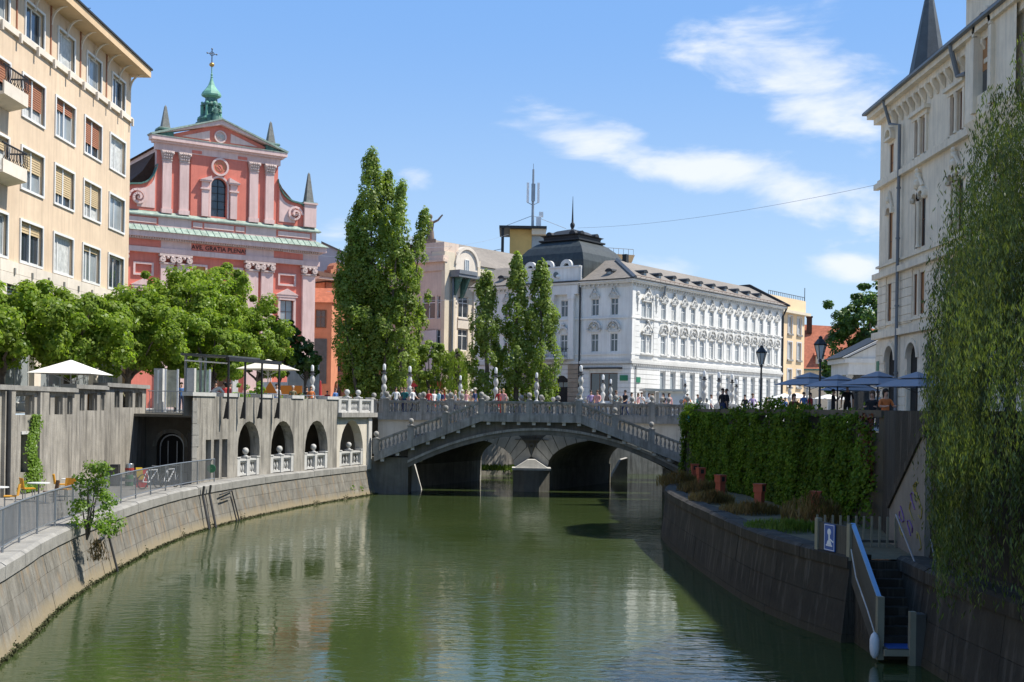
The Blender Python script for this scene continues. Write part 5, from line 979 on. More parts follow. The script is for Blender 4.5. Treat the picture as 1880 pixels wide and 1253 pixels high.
# ---------------------------------------------------------------- yellow rooftop block with mast
yb = thing('rooftop_block', 'yellow flat-roofed modern tower block rising behind the black dome', 'building', (at(920, 460, 170).x, 170, 0)); k_ = 170 / F_PX
put(yb, I4, 'tower', 'yellow_wall', lambda q: q.box(1.2, 0, 5, 4.3, 8, 31.0)); put(yb, I4, 'lower_block', 'yellow_wall', lambda q: q.box(.2, .5, 5, 11.2, 9, 26.8)); put(yb, I4, 'roof_slab', 'roof_dark', lambda q: q.box(-.3, -1.2, 31.0, 6.4, 8, 31.35)); put(yb, I4, 'roof_fascia', 'cream_plaster', lambda q: (q.box(4.3, -.9, 30.2, 6.3, 8, 31.0),))
put(yb, I4, 'stair_glass', 'glass_pale', lambda q: q.box(4.32, .2, 27.8, 6.2, 7, 30.2)); put(yb, I4, 'round_roof', 'cream_plaster', lambda q: (q.lathe([(3.3, 30.0), (3.5, 30.1), (3.5, 30.6), (3.2, 30.65)], 8.6, 4, 24, sq=.8),)); put(yb, I4, 'round_room', 'glass_pale', lambda q: q.lathe([(2.9, 27), (2.9, 30.05)], 8.6, 4, 20, sq=.8)); put(yb, I4, 'column', 'roof_dark', lambda q: q.box(.0, -.9, 27, .4, -.5, 31.0)); put(yb, I4, 'terrace_slab', 'peach_wall', lambda q: q.hexa([(10.5, 0, 27.0), (18.6, 0, 26.6), (18.6, 9, 26.6), (10.5, 9, 27.0), (10.5, -.8, 27.9), (18.9, -.8, 27.5), (18.9, 9, 27.5), (10.5, 9, 27.9)])); put(yb, I4, 'terrace_soffit', 'brown_roof', lambda q: q.box(10.5, .2, 25.1, 18.2, 9, 26.6))
q = MB(); q.tube([(11, -.7, 28.7), (18.7, -.7, 28.3)], .04, 4)
for i in range(12): q.tube([(11 + i * .7, -.7, 27.4), (11 + i * .7, -.7, 28.68 - i * .036)], .03, 4)
q.build('terrace_railing', 'steel', yb); q = MB(); q.tube([(-4.5, 0, 27.2), (.2, 0, 28.2)], .04, 4); q.tube([(-4.5, 0, 26.4), (.2, 0, 27.2)], .04, 4)
for i in range(6): q.tube([(-4.4 + i * .9, 0, 26.4 + i * .16), (-4.4 + i * .9, 0, 27.2 + i * .19)], .03, 4)
q.build('roof_railing', 'steel', yb)
ms = thing('antenna_mast', 'tall steel mobile phone antenna mast on the yellow block', 'antenna', (at(978, 410, 170).x, 171, 31.35)); q = MB(); q.tube([(0, 0, 0), (0, 0, 8.4)], [.2, .14], 8); q.tube([(0, 0, 7), (0, 0, 9.2)], .04, 5); q.build('mast', 'steel', ms)
for dx, dy in ((-.75, -.2), (.75, -.2), (0, .8)): q = MB(); q.tube([(0, 0, 3.3), (dx, dy, 3.6), (dx, dy, 6.2)], .07, 5); q.build('arm', 'steel', ms); MB().box(dx - .17, dy - .32, 3.6, dx + .17, dy - .12, 5.4).build('panel_antenna', 'white_paint', ms); MB().box(dx - .17, dy - .32, 5.5, dx + .17, dy - .12, 6.4).build('panel_antenna', 'white_paint', ms)
MB().box(-.25, -.3, 3.8, .3, -.1, 6.3).build('panel_antenna', 'steel', ms); MB().box(.5, -.4, 0, 1.2, .2, 1.6).build('cabinet', 'white_paint', ms); MB().box(.9, -.3, 1.6, 1.5, .2, 2.3).build('dish_box', 'white_paint', ms)
for a, b in ((-4.5, 0), (4.8, 0)): MB().tube([(0, 0, 1.8), (a, b, 0)], .035, 4).build('guy_wire', 'wire', ms)
# ---------------------------------------------------------------- orange house and grey gable by the church
oc = at(597, 600, 140); oh = thing('town_house', 'orange terracotta town house half hidden behind the tall poplar', 'house', (oc.x, 140, 0), rad(42)); wk3 = dict(mul=(.5,), tr=(.6,), fr='win_brown', pane='glass', t=.1)
facade(oh, I4, 0, 14, 5, 20, [(1.2 + 3.6 * k, z, 1.2, h, wk3) for k in range(4) for z, h in ((5.2, 3.2), (9.6, 3.0), (13.5, 2.4), (16.8, 2.3))], 'orange_wall'); put(oh, I4, 'core', 'orange_wall', lambda q: q.box(.02, .3, 5, 14, 12, 20)); put(oh, I4, 'eave', 'pinkish', lambda q: q.box(-1.6, -1.1, 20.2, 14.5, 3, 20.5)); put(oh, I4, 'roof_edge', 'brown_roof', lambda q: q.hexa([(-1.6, -1.2, 20.5), (14.5, -1.2, 20.5), (14.5, 12, 20.5), (-1.6, 12, 20.5), (-1.6, -.6, 21.0), (14.5, -.6, 21.0), (14.5, 6, 22), (-1.6, 6, 22)]))
put(oh, I4, 'dormer_gable', 'orange_wall', lambda q: q.pxz([(.4, 20.5), (2.8, 20.5), (2.8, 21.5)] + [(1.6 + .9 * math.cos(rad(a)), 21.55 + .9 * math.sin(rad(a))) for a in range(0, 181, 30)] + [(.4, 21.5)], -.4, 1)); window(oh, 1.25, -.5, 20.9, .7, .9, **wk3)
for z in (9.2, 13.1): put(oh, I4, 'string_course', 'orange_wall', lambda q: q.box(-.05, -.15, z - .12, 14, .02, z + .1))
put(oh, I4, 'downpipe', 'brown_roof', lambda q: q.tube([(3.4, -.2, 5), (3.4, -.2, 20)], .13, 6)); 
gh = thing('house', 'plain pale grey gable end rising above the orange house', 'house', (at(582, 480, 150).x, 152, 0)); put(gh, I4, 'wall', 'grey_wall', lambda q: q.pxz([(-6, 5), (9, 5), (9, 22.3), (.2, 26.2), (-6, 23)], 0, 10)); put(gh, I4, 'roof_edge', 'grey_roof', lambda q: (q.hexa([(.2, -.2, 26.2), (9.3, -.2, 22.2), (9.3, 10, 22.2), (.2, 10, 26.2), (.2, -.2, 26.4), (9.3, -.2, 22.4), (9.3, 10, 22.4), (.2, 10, 26.4)]),))
lh_ = thing('house', 'narrow dark shop front with red tiled roof between church and orange house', 'house', (at(583, 600, 132).x, 133, 0)); put(lh_, I4, 'wall', 'orange_wall', lambda q: q.box(-1, 0, 5, 1.4, 5, 17)); put(lh_, I4, 'roof', 'red_roof', lambda q: q.hexa([(-1.2, -.4, 17), (1.6, -.4, 17), (1.6, 5, 17), (-1.2, 5, 17), (-1.2, 2, 18.8), (1.6, 2, 18.8), (1.6, 3, 18.8), (-1.2, 3, 18.8)])); window(lh_, -.4, -.08, 14.2, 1.2, 2, **wk3); put(lh_, I4, 'shutter', 'slate', lambda q: q.box(-.7, -.12, 8, .9, -.01, 13))
# ---------------------------------------------------------------- buildings at the right distance
pb = thing('town_house', 'peach coloured flat-roofed house right of the white palace', 'house', (at(1440, 600, 156).x - 1.2, 154.4, 0), TH); wk4 = dict(mul=(.5,), fr='win_white', pane='glass_pale', t=.08, mt=.1)
PW = [(x, z, 1.3, 2.3, wk4) for x in (3.2, 6.2) for z in (9.0, 12.6, 16.0)]; PW = [(x * 1.0, z, w, h, k) for x, z, w, h, k in PW]
facade(pb, I4, -3, 8.6, 5, 18.6, PW, 'peach_wall'); put(pb, I4, 'core', 'peach_wall', lambda q: (q.box(-3, .3, 5, 8.58, 10, 19.6),)); put(pb, I4, 'cornice', 'cream_plaster', lambda q: (q.box(-3, -.7, 18.6, 9.1, .3, 18.95),)); put(pb, I4, 'attic', 'peach_wall', lambda q: q.box(-3, -.1, 18.95, 8.7, .25, 20.6)); put(pb, I4, 'shop_band', 'yellow_wall', lambda q: q.box(-3, -.12, 5, 8.62, .0, 7.0))
for x, z, w, h, _ in PW: put(pb, I4, 'window_sill', 'quay_cap', lambda q: q.box(x - .2, -.2, z - .25, x + w + .2, .0, z)); put(pb, I4, 'window_surround', 'grey_wall', lambda q: (q.box(x - .18, -.06, z, x, .0, z + h + .15), q.box(x + w, -.06, z, x + w + .18, .0, z + h + .15), q.box(x, -.06, z + h, x + w, .0, z + h + .15)))
q = MB(); q.tube([(-3, 0, 21.1), (8.5, 0, 21.1)], .04, 4); q.tube([(8.5, 0, 20.6), (8.5, 0, 22.4)], .05, 4)
for i in range(20): q.tube([(-3 + i * .6, 0, 20.6), (-3 + i * .6, 0, 21.1)], .03, 4)
q.build('roof_railing', 'iron', pb)
rh = thing('house', 'cream house with steep red tiled roof and dormers behind the lantern', 'house', (at(1496, 600, 175).x, 175, 0), rad(-14)); facade(rh, I4, -2, 10, 5, 11.8, [(x, z, 1.1, 1.8, wk4) for x in (-.5, 2.0, 4.4, 7.0) for z in (6, 9.2)], 'cream_plaster'); put(rh, I4, 'core', 'cream_plaster', lambda q: q.box(-2, .3, 5, 10, 10, 11.8)); put(rh, I4, 'eave', 'copper_dark', lambda q: q.box(-2.2, -.6, 11.8, 10.3, .3, 12.05))
put(rh, I4, 'roof', 'red_roof', lambda q: q.add([(-2.2, -.6, 12.05), (10.3, -.6, 12.05), (9, 6, 18.3), (-2.2, 6, 19), (10.3, 12, 12), (-2.2, 12, 12)], [(0, 1, 2, 3), (1, 4, 2), (3, 2, 4, 5), (0, 3, 5)]))
for x in (.2, 2.8, 5.4): o = put(rh, I4, 'dormer', 'cream_plaster', lambda q: q.box(x, .2, 12.6, x + 1.2, 2.4, 13.9)); put(rh, I4, 'dormer_roof', 'red_roof', lambda q: q.hexa([(x - .2, .0, 13.9), (x + 1.4, .0, 13.9), (x + 1.4, 3, 14.6), (x - .2, 3, 14.6), (x - .2, .0, 14.1), (x + 1.4, .0, 14.1), (x + 1.4, 3.2, 14.9), (x - .2, 3.2, 14.9)])); window(rh, x + .25, .1, 12.8, .7, .9, **wk4)
for x, z in ((-1.2, 17.5), (3.6, 17.6)): put(rh, I4, 'chimney', 'brown_roof', lambda q: (q.box(x, 4.4, z, x + .8, 5.2, z + 2.4), q.box(x - .1, 4.3, z + 2.4, x + .9, 5.3, z + 2.6)))
b2 = thing('house', 'low cream building closing the market street behind white parasols', 'house', (46, 190, 0)); put(b2, I4, 'wall', 'cream_plaster', lambda q: q.box(-6, 0, 5, 40, 8, 14)); put(b2, I4, 'roof', 'red_roof', lambda q: q.hexa([(-6, -.6, 14), (40, -.6, 14), (40, 8, 14), (-6, 8, 14), (-6, 3, 18), (40, 3, 18), (40, 5, 18), (-6, 5, 18)]))
# pavilion with two pediments
pv = thing('pavilion', 'small white classical market pavilion with triangular pediment', 'pavilion', (at(1555, 700, 92).x, 92, 0)); put(pv, I4, 'pediment', 'white_plaster', lambda q: (q.pxz([(0, 9.85), (6.0, 9.85), (3.0, 11.3)], .1, 5), q.box(-.2, -.1, 9.5, 6.2, 5, 9.85)))
for s in (0, 1): put(pv, I4, 'raking_cornice', 'white_trim', lambda q: q.pxz([(-.35, 9.9), (-.1, 9.9), (3, 11.4), (3, 11.62)] if not s else [(6.35, 9.9), (3, 11.62), (3, 11.4), (6.1, 9.9)], -.2, 5)); 
put(pv, I4, 'roof', 'roof_dark', lambda q: q.pxz([(-.45, 9.92), (6.45, 9.92), (3, 11.72)], .2, 5.2)); put(pv, I4, 'entablature', 'white_plaster', lambda q: q.box(.1, 0, 8.6, 5.9, 5, 9.5))
for x in (.3, 2.1, 3.9, 5.6): put(pv, I4, 'column', 'pale_stone', lambda q: q.lathe([(.3, 5), (.3, 5.2), (.24, 5.3), (.2, 8.3), (.3, 8.45), (.3, 8.6)], x, .4, 12))
put(pv, I4, 'glass_front', 'glass', lambda q: q.box(.2, 1.2, 5, 5.9, 1.3, 8.6)); put(pv, I4, 'inner_pediment', 'white_plaster', lambda q: q.pxz([(1.6, 7.9), (5.6, 7.9), (3.6, 8.85)], -1.6, -1.2)); put(pv, I4, 'porch_post', 'pale_stone', lambda q: (q.box(1.7, -1.6, 5, 1.95, -1.3, 7.9),)); put(pv, I4, 'porch_post', 'pale_stone', lambda q: (q.box(5.2, -1.6, 5, 5.45, -1.3, 7.9),))
# ---------------------------------------------------------------- grand stone building (right)
gr = thing('stone_mansion', 'grand pale stone building with turret spire and arched windows at right', 'building', (23, 75.6, 0), rad(-90)); GL = 56
wb = dict(mul=(), tr=(.35,), fr='win_brown', pane='blind_peach', t=.05); wb2 = dict(mul=(), tr=(.5,), fr='win_brown', pane='glass', t=.06)
pairs = [7.55 + 5.6 * i for i in range(6)]; T4, T3, T2_ = [], [], []
T4.append((1.85, 20.4, .75, 1.75, wb)); T3.append((1.85, 15.1, .75, 3.1, wb)); T2_.append((1.85, 11.3, .75, 2.3, wb))
for c in pairs:
    for s in (-1, 1):
        x = c + s * .52 - .36; T4.append((x, 20.3, .72, 2.1, wb)); T3.append((x, 15.1, .72, 3.1, wb2)); T2_.append((x, 11.3, .72, 2.35, wb))
facade(gr, I4, 0, GL, 10.2, 24.4, T4 + T3 + T2_, 'right_stone', wy=.07, depth=.22)
for x, z, w, h, k in T3: put(gr, I4, 'arch_head', 'right_stone', lambda q: q.spandrel(x, x + w, z + h - w / 2, z + h, .0, .06, 8))
ga = [(1.9 + .0, 3.7), (5.9, 7.7), (9.2, 11.0)] + [(12.5 + 3.4 * i, 14.3 + 3.4 * i) for i in range(8)]
m = MB(); m.wall(0, GL, 5, 10.2, [(a, b, 5.05, 9.75) for a, b in ga], -.08, .24)
for a, b in ga: m.spandrel(a, b, 9.75 - (b - a) / 2, 9.75, -.08, .24)
m.build('ground_wall', 'right_stone', gr); put(gr, I4, 'core', 'right_stone', lambda q: q.box(.02, .6, 5, GL, 16, 24.3)); put(gr, I4, 'dark_interior', 'dark_inside', lambda q: q.box(.5, .17, 5, GL - .1, .5, 10))  # black sheet behind the arches stands in for the shade inside
for a, b in ga: put(gr, I4, 'archivolt', 'right_stone', lambda q: q.arc((a + b) / 2, 9.75 - (b - a) / 2, (b - a) / 2, (b - a) / 2 + .22, -.2, 0, 0, 180, 12)); [put(gr, I4, 'impost', 'right_stone', lambda q: q.box(e, -.2, 7.6, f, .1, 7.85)) for e, f in ((a - .75, a), (b, b + .4))]
for k in range(9):
    for a, b in ((0, 1.85), (3.75, 5.8), (7.8, 9.1), (11.1, 12.4)): put(gr, I4, 'rustic_stone', 'right_stone', lambda q: q.box(a + .02, -.13, 5.1 + k * .52, b - .02, -.05, 5.58 + k * .52)) if k < 6 or b < 2 else None
for k in range(6):
    for a, b in ((.0, 1.7), (2.75, 6.5), (8.65, 12.0), (14.3, 17.6)): put(gr, I4, 'rustic_stone', 'right_stone', lambda q: q.box(a + .02, -.06, 10.95 + k * .52, b - .02, .02, 11.44 + k * .52))
for z, d, h in ((10.3, .3, .4), (11.05, .1, .12), (14.05, .32, .35), (14.75, .14, .14), (19.75, .3, .35), (20.2, .12, .12)): put(gr, I4, 'string_course', 'right_stone', lambda q: q.box(-.1 - d, -d, z, GL, .02, z + h))
put(gr, I4, 'cornice', 'right_stone', lambda q: (q.box(-.4, -.35, 23.9, GL, .1, 24.3), q.box(-.7, -.7, 24.3, GL, .1, 24.6))); put(gr, I4, 'gutter', 'pipe_grey', lambda q: (q.box(-.95, -.95, 24.6, GL, .1, 24.74),)); q = MB(); q.pyz([(-.4, .1), (-.05, -.5), (-.0, -.5), (0, .3), (-.4, .3)], -.13, .13); CB = q.mesh('eave_corbel', 'right_stone')
for i in range(18): obj('eave_corbel', CB, gr, (3.2 + i * 1.0, -.02, 23.65))
for c in pairs[:5]:
    put(gr, I4, 'window_lintel', 'right_stone', lambda q: (q.box(c - 1.25, -.16, 22.45, c + 1.25, .02, 22.7), q.box(c - 1.4, -.34, 22.7, c + 1.4, .02, 22.92))); put(gr, I4, 'colonnette', 'right_stone', lambda q: q.lathe([(.16, 20.3), (.11, 20.45), (.11, 22.1), (.17, 22.4)], c, -.1, 10)); put(gr, I4, 'colonnette', 'right_stone', lambda q: q.lathe([(.16, 15.1), (.11, 15.25), (.11, 17.4), (.17, 17.7)], c, -.1, 10))
    for s in (-1, 1): put(gr, I4, 'window_jamb', 'right_stone', lambda q: q.box(c + s * .98 - .12, -.12, 20.25, c + s * .98 + .12, .02, 22.45)); put(gr, I4, 'arch_ornament', 'right_stone', lambda q: (q.arc(c + s * .52, 17.84, .40, .66, -.22, .0, 0, 180, 8), q.ball((c + s * 1.0, -.12, 17.9), .2, 6, 4)))
    put(gr, I4, 'crest', 'right_stone', lambda q: (q.ball((c, -.12, 18.7), .32, 8, 5), q.ball((c, -.15, 19.15), .22, 8, 5), q.tube([(c - .6, -.1, 18.5), (c, -.2, 19.3), (c + .6, -.1, 18.5)], .12, 6), q.ball((c, -.2, 19.45), .16, 6, 4)))
    put(gr, I4, 'pilaster_strip', 'right_stone', lambda q: q.box(c - .12, -.08, 11.2, c + .12, .02, 13.8))
put(gr, I4, 'window_hood', 'right_stone', lambda q: (q.arc(2.22, 22.5, .5, .68, -.3, .0, 0, 180, 10), q.box(1.55, -.32, 22.35, 2.9, 0, 22.5))); put(gr, I4, 'window_hood', 'right_stone', lambda q: (q.arc(2.22, 17.85, .4, .7, -.2, .0, 0, 180, 8), q.ball((2.22, -.1, 18.7), .25, 8, 5), q.tube([(1.7, -.1, 18.2), (2.22, -.1, 19.2), (2.75, -.1, 18.2)], .1, 5)))
put(gr, I4, 'downpipe', 'pipe_grey', lambda q: q.tube([(4.45, -.25, 5.1), (4.45, -.25, 22.8), (2.9, -.35, 23.2), (2.9, -.8, 24.7)], .10, 8)); put(gr, I4, 'downpipe', 'pipe_grey', lambda q: q.tube([(15.0, -.3, 22.9), (14.1, -.4, 23.0), (14.0, -.8, 24.7)], .13, 8))
for z in (8, 12, 16, 19): put(gr, I4, 'pipe_clamp', 'pipe_grey', lambda q: q.lathe([(.14, z), (.14, z + .1)], 4.45, -.25, 8))
by = put(gr, I4, 'oriel', 'right_stone', lambda q: (q.wall(15.4, 21.5, 20.2, 27.0, [(17.0, 18.7, 21.2, 25.0)], -.5, .4), q.spandrel(17.0, 18.7, 24.15, 25.0, -.5, .4), q.add([(15.4, -.5, 20.2), (15.4, 0, 20.2), (15.4, 0, 27), (15.4, -.5, 27)], [(3, 2, 1, 0)]), q.add([(15.4, -.5, 20.2), (21.5, -.5, 20.2), (21.5, 0, 19.0), (15.4, 0, 19.0)], [(3, 2, 1, 0)])))
put(gr, I4, 'oriel_back', 'right_stone', lambda q: q.box(15.5, -.1, 20.3, 21.4, 3, 26.9)); put(gr, I4, 'oriel_blind', 'blind_peach', lambda q: q.box(17.0, -.25, 22.4, 18.7, -.2, 25.0)); put(gr, I4, 'oriel_pane', 'glass', lambda q: q.box(17.0, -.24, 21.2, 18.7, -.2, 22.4)); put(gr, I4, 'oriel_arch', 'right_stone', lambda q: (q.arc(17.85, 24.15, .87, 1.15, -.7, -.4, 0, 180, 12), q.box(16.6, -.7, 20.4, 16.98, -.4, 24.1), q.box(18.72, -.7, 20.4, 19.1, -.4, 24.1)))
put(gr, I4, 'oriel_cornice', 'right_stone', lambda q: (q.box(15.1, -.9, 26.6, 21.8, 0, 27.0),)); put(gr, I4, 'oriel_roof', 'slate', lambda q: q.hexa([(15.0, -1.0, 27), (21.9, -1.0, 27), (21.9, 5, 27), (15.0, 5, 27), (16.6, .4, 31), (20.2, .4, 31), (20.2, 3, 31), (16.6, 3, 31)])); put(gr, I4, 'stepped_gable', 'right_stone', lambda q: q.pxz([(13.9, 24.8), (15.38, 24.8), (15.38, 29), (14.6, 27)], .2, 1.2))
put(gr, I4, 'roof', 'slate', lambda q: q.hexa([(-.9, -.9, 24.8), (GL, -.9, 24.8), (GL, 16, 24.8), (-.9, 16, 24.8), (2, 3.4, 27.2), (GL, 3.4, 27.2), (GL, 12, 27.2), (2, 12, 27.2)]))
sp_ = put(gr, I4, 'spire', 'slate', lambda q: q.lathe([(1.35, 24.5), (1.25, 25.4), (.28, 30.6), (.22, 30.7), (.2, 31.1), (.05, 31.6)], 3.4, 1.75, 8, a0=rad(22.5))); MB().lathe([(.05, 31.6), (.22, 31.75), (.22, 31.95), (.05, 32.1), (.03, 33)], 3.4, 1.75, 8).build('spire_finial', 'slate', sp_)
put(gr, I4, 'street_sign', 'sign_green', lambda q: q.box(.3, -.16, 8.3, .8, -.1, 8.9))
# ---------------------------------------------------------------- right bank: ivy wall, ledge, stair
IW0, IW1 = Vector((9.3, 63.6)), Vector((11.45, 36.9))
iw = thing('ivy_wall', 'shaded retaining wall thickly covered with green ivy above the ledge', 'wall')
d_ = (IW1 - IW0).normalized(); L_ = (IW1 - IW0).length; IWN = Vector((d_.y, -d_.x)); iang = math.atan2(d_.y, d_.x)
TI = RZ(IW0.x, IW0.y, iang)             # x along towards the camera, -y to the river
put(iw, TI, 'wall', 'concrete_dark', lambda q: q.box(2.9, 0, 1.5, L_, .5, 5.0)); put(iw, TI, 'top_beam', 'concrete_dark', lambda q: q.box(0, -.08, 5.5, L_, .55, 5.72))
for i in range(12): put(iw, TI, 'parapet_post', 'concrete_dark', lambda q: q.box(.0 + i * 2.4, .0, 5.0, .6 + i * 2.4, .48, 5.5))
for x in (0, 1.1, 2.4): put(iw, TI, 'gate_pillar', 'concrete_dark', lambda q: q.box(x, -.1, 1.6, x + .5, .5, 5.0))
put(iw, TI, 'gate_back', 'dark_inside', lambda q: q.box(0, 1.2, 1.6, 3, 1.3, 5.0))
rng = np.random.default_rng(21); n = 58000
u = rng.uniform(0, L_ + .1, n); z = rng.uniform(2.0, 6.25, n)
mound = .18 + .22 * np.sin(u * 1.1) * np.sin(u * .37 + 1) ; topz = 5.7 + .42 * np.sin(u * .9 + .5) * np.sin(u * .53) + .16 * np.sin(u * 4.1) * np.sin(u * 2.3 + 1) + rng.normal(0, .07, n)
gap = (u > .6) & (u < 2.3) & (z < 4.6)
for a in (7.6, 9.6, 14.2, 17.5, 20.4): gap |= (u > a) & (u < a + 1.0) & (z > 5.0) & (z < 5.5)
thin = (z > topz) | gap | ((u > L_ - 1.5 + .9 * np.sin(z * 2.2)) & (rng.uniform(0, 1, n) > .25)) | ((u > L_ - 5.5) & (z < 2.5) & (rng.uniform(0, 1, n) > .4)); keep = ~thin
u, z, mo = u[keep], z[keep], mound[keep]; n = len(u)
y = -np.abs(mo) * rng.uniform(.2, 1, n) - .04 - .16 * rng.uniform(0, 1, n) ** 2 - .15 * (np.sin(u * 3.1 + z * 2.2) * np.sin(z * 3.3 - u) > .2) * rng.uniform(.3, 1, n); y = np.where(z > 5.55, y + rng.uniform(0, .7, n), y)
def w2(T, x, y, z): M_ = np.array(T); P = np.column_stack([x, y, z, np.ones(len(x))]); return (P @ M_.T)[:, :3]
Cc = w2(TI, u, y, z); Dd = rng.normal(size=(n, 3)) * .5 + np.array([IWN.x * -1 if IWN.x > 0 else IWN.x, -.25, .45])
obj('ivy', leaf_mesh('ivy', Cc, Dd, .125, 'leaf_ivy', aspect=.85), iw)
n = 4200; u = rng.uniform(L_ - 2.4, L_ + .0, n); z = rng.uniform(3.2, 5.6, n); Cc = w2(TI, u, -.05 - .12 * rng.uniform(0, 1, n), z); k = (rng.uniform(0, 1, n) < .30) & (np.sin(u * 3) > -.1)
obj('red_creeper', leaf_mesh('red', Cc[k], rng.normal(size=(k.sum(), 3)) * .6 + [-1, -.2, .2], .13, 'leaf_red', aspect=.8), iw)
ts = obj('river_sign', None, None, tuple(TI @ Vector((1.6, -.35, 5.25))), iang, None, 'small teal river sign at the left end of the ivy wall', 'sign'); MB().box(-.42, -.03, -.2, .42, .03, .2).build('plate', 'sign_teal', ts); MB().add([(-.3, -.034, -.12), (.3, -.034, -.12), (.0, -.034, .12)], [(0, 1, 2)]).build('wave_mark', 'rail_blue', ts)
# near wall with graffiti
nw = thing('retaining_wall', 'dark stained wall with lighter graffiti slab beside the landing stair', 'wall')
m = MB(); P = [(11.45, 36.9), (10.62, 33.2), (10.2, 29.0), (10.15, 8)]
for (x0, y0), (x1, y1) in zip(P, P[1:]): m.hexa([(x0 + .5, y0, 1.5), (x0, y0, 1.5), (x1, y1, 1.5), (x1 + .5, y1, 1.5), (x0 + .5, y0, 5.7), (x0, y0, 5.7), (x1, y1, 5.7), (x1 + .5, y1, 5.7)])
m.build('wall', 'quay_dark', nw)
TG = RZ(10.62, 33.2, math.atan2(-4.2, -.42)); GLn = math.hypot(4.2, .42)
put(nw, TG, 'graffiti_slab', 'graffiti_wall', lambda q: q.pxz([(.1, 2.05), (4.1, 1.95), (4.1, 5.1), (3.7, 5.1), (.1, 3.1)], -.14, .02)); put(nw, TG, 'slab_coping', 'quay_dark', lambda q: q.pxz([(-.1, 3.1), (.1, 3.0), (3.8, 5.05), (4.2, 5.05), (4.2, 5.25), (3.7, 5.25)], -.2, .02))
rr = random.Random(5)
for k in range(9):
    x, z = rr.uniform(1.6, 3.8), rr.uniform(2.3, 3.8); q = MB(TG); pts = [(x + .25 * math.cos(a * 1.3 + k) * (1 + .3 * math.sin(3 * a)), -.155, z + .22 * math.sin(a + k)) for a in [i * .6 for i in range(8)]]
    q.tube(pts, .018, 4); q.build('graffiti_mark', 'paint_gold' if k % 3 else 'paint_purple', nw)
put(nw, TG, 'hanging_cable', 'pipe_grey', lambda q: q.tube([(4.4, -.06, 2.6), (5.0, -.1, 2.2), (5.6, -.12, 1.9), (6.0, -.1, 2.3), (6.2, -.06, 3.0)], .02, 5))
for k in range(3): put(nw, I4, 'string_course', 'quay_dark', lambda q: q.hexa([(10.2 - .06, 29, 2.1 + k * 1.2), (10.15 - .06, 8, 2.1 + k * 1.2), (10.15 + .02, 8, 2.1 + k * 1.2), (10.2 + .02, 29, 2.1 + k * 1.2), (10.2 - .06, 29, 2.2 + k * 1.2), (10.15 - .06, 8, 2.2 + k * 1.2), (10.15 + .02, 8, 2.2 + k * 1.2), (10.2 + .02, 29, 2.2 + k * 1.2)]))
# landing stair
ls = thing('landing_stair', 'dark stair leading down to the water with a light blue handrail', 'stairs')
for k in range(9):
    z = 2.0 - .185 * k; y = 29.55 - .24 * k; MB().box(8.45, y - .26, -.3, 9.5, y, z).build('step', 'quay_dark', ls)
MB().box(8.45, 26.75, .2, 9.4, 27.4, .36).build('platform', 'fence_dark', ls); MB().box(8.5, 26.8, .36, 9.35, 27.35, .375).build('platform_mat', 'sign_blue', ls)
MB().hexa([(8.36, 27.25, .1), (8.44, 27.25, .1), (8.44, 29.35, 1.5), (8.36, 29.35, 1.5), (8.36, 27.25, 1.42), (8.44, 27.25, 1.42), (8.44, 29.35, 2.86), (8.36, 29.35, 2.86)]).build('side_panel', 'fence_dark', ls)
MB().hexa([(8.35, 27.2, 1.42), (8.45, 27.2, 1.42), (8.45, 29.35, 2.86), (8.35, 29.35, 2.86), (8.35, 27.2, 1.47), (8.45, 27.2, 1.47), (8.45, 29.35, 2.92), (8.35, 29.35, 2.92)]).build('handrail', 'rail_blue', ls)
MB().box(8.33, 27.05, .05, 8.48, 27.22, 1.47).build('post', 'post_olive', ls); MB().box(8.95, 26.7, .0, 9.08, 26.85, 1.2).build('post', 'post_olive', ls); MB().box(9.08, 26.7, -.2, 9.3, 27.0, 1.15).build('gate_box', 'fence_dark', ls); MB().box(8.4, 26.74, .2, 9.0, 26.82, .34).build('threshold', 'post_olive', ls)
MB().tube([(9.62, 29.9, 3.1), (9.45, 27.0, 1.5)], .022, 6).build('wall_handrail', 'steel', ls); MB().tube([(9.5, 27.4, 1.1), (9.48, 27.2, 1.7)], .018, 5).build('wall_handrail_strut', 'steel', ls)
fd = thing('fender', 'white boat fender hanging on a striped rope beside the stair', 'fender', (8.25, 27.0, .1)); MB().lathe([(.03, .0), (.09, .08), (.11, .2), (.11, .42), (.08, .52), (.03, .58)], 0, 0, 12).build('fender_body', 'fender', fd, smooth=True)
q = MB(); q.tube([(0, 0, .56), (-.02, .5, 1.0), (.02, 1.6, 1.6), (.04, 2.1, 2.2)], .018, 5); q.build('rope', 'pale_stone', fd)
fe = thing('fence_panel', 'dark fence panel with pale posts at the head of the stair', 'fence'); A, B = Vector((7.93, 30.95)), Vector((8.36, 29.32)); fa = math.atan2(B.y - A.y, B.x - A.x); TF = RZ(A.x, A.y, fa); FL = (B - A).length
for i in range(12): put(fe, TF, 'board', 'fence_dark', lambda q: q.box(.1 + i * (FL - .2) / 12, -.03, 2.1, .1 + (i + .94) * (FL - .2) / 12, .03, 2.82))
for x in (0, FL - .12): put(fe, TF, 'post', 'post_olive', lambda q: q.box(x, -.07, 2.0, x + .14, .07, 2.9))
put(fe, TF, 'bottom_rail', 'post_olive', lambda q: q.box(.1, -.04, 2.05, FL - .1, .04, 2.1))
sg = thing('mooring_sign', 'blue square sign with white bollard symbol on the fence panel', 'sign', tuple(TF @ Vector((FL * .45, -.05, 2.47))), fa)
MB().box(-.26, -.03, -.34, .26, -.005, .34).build('plate', 'sign_blue', sg)
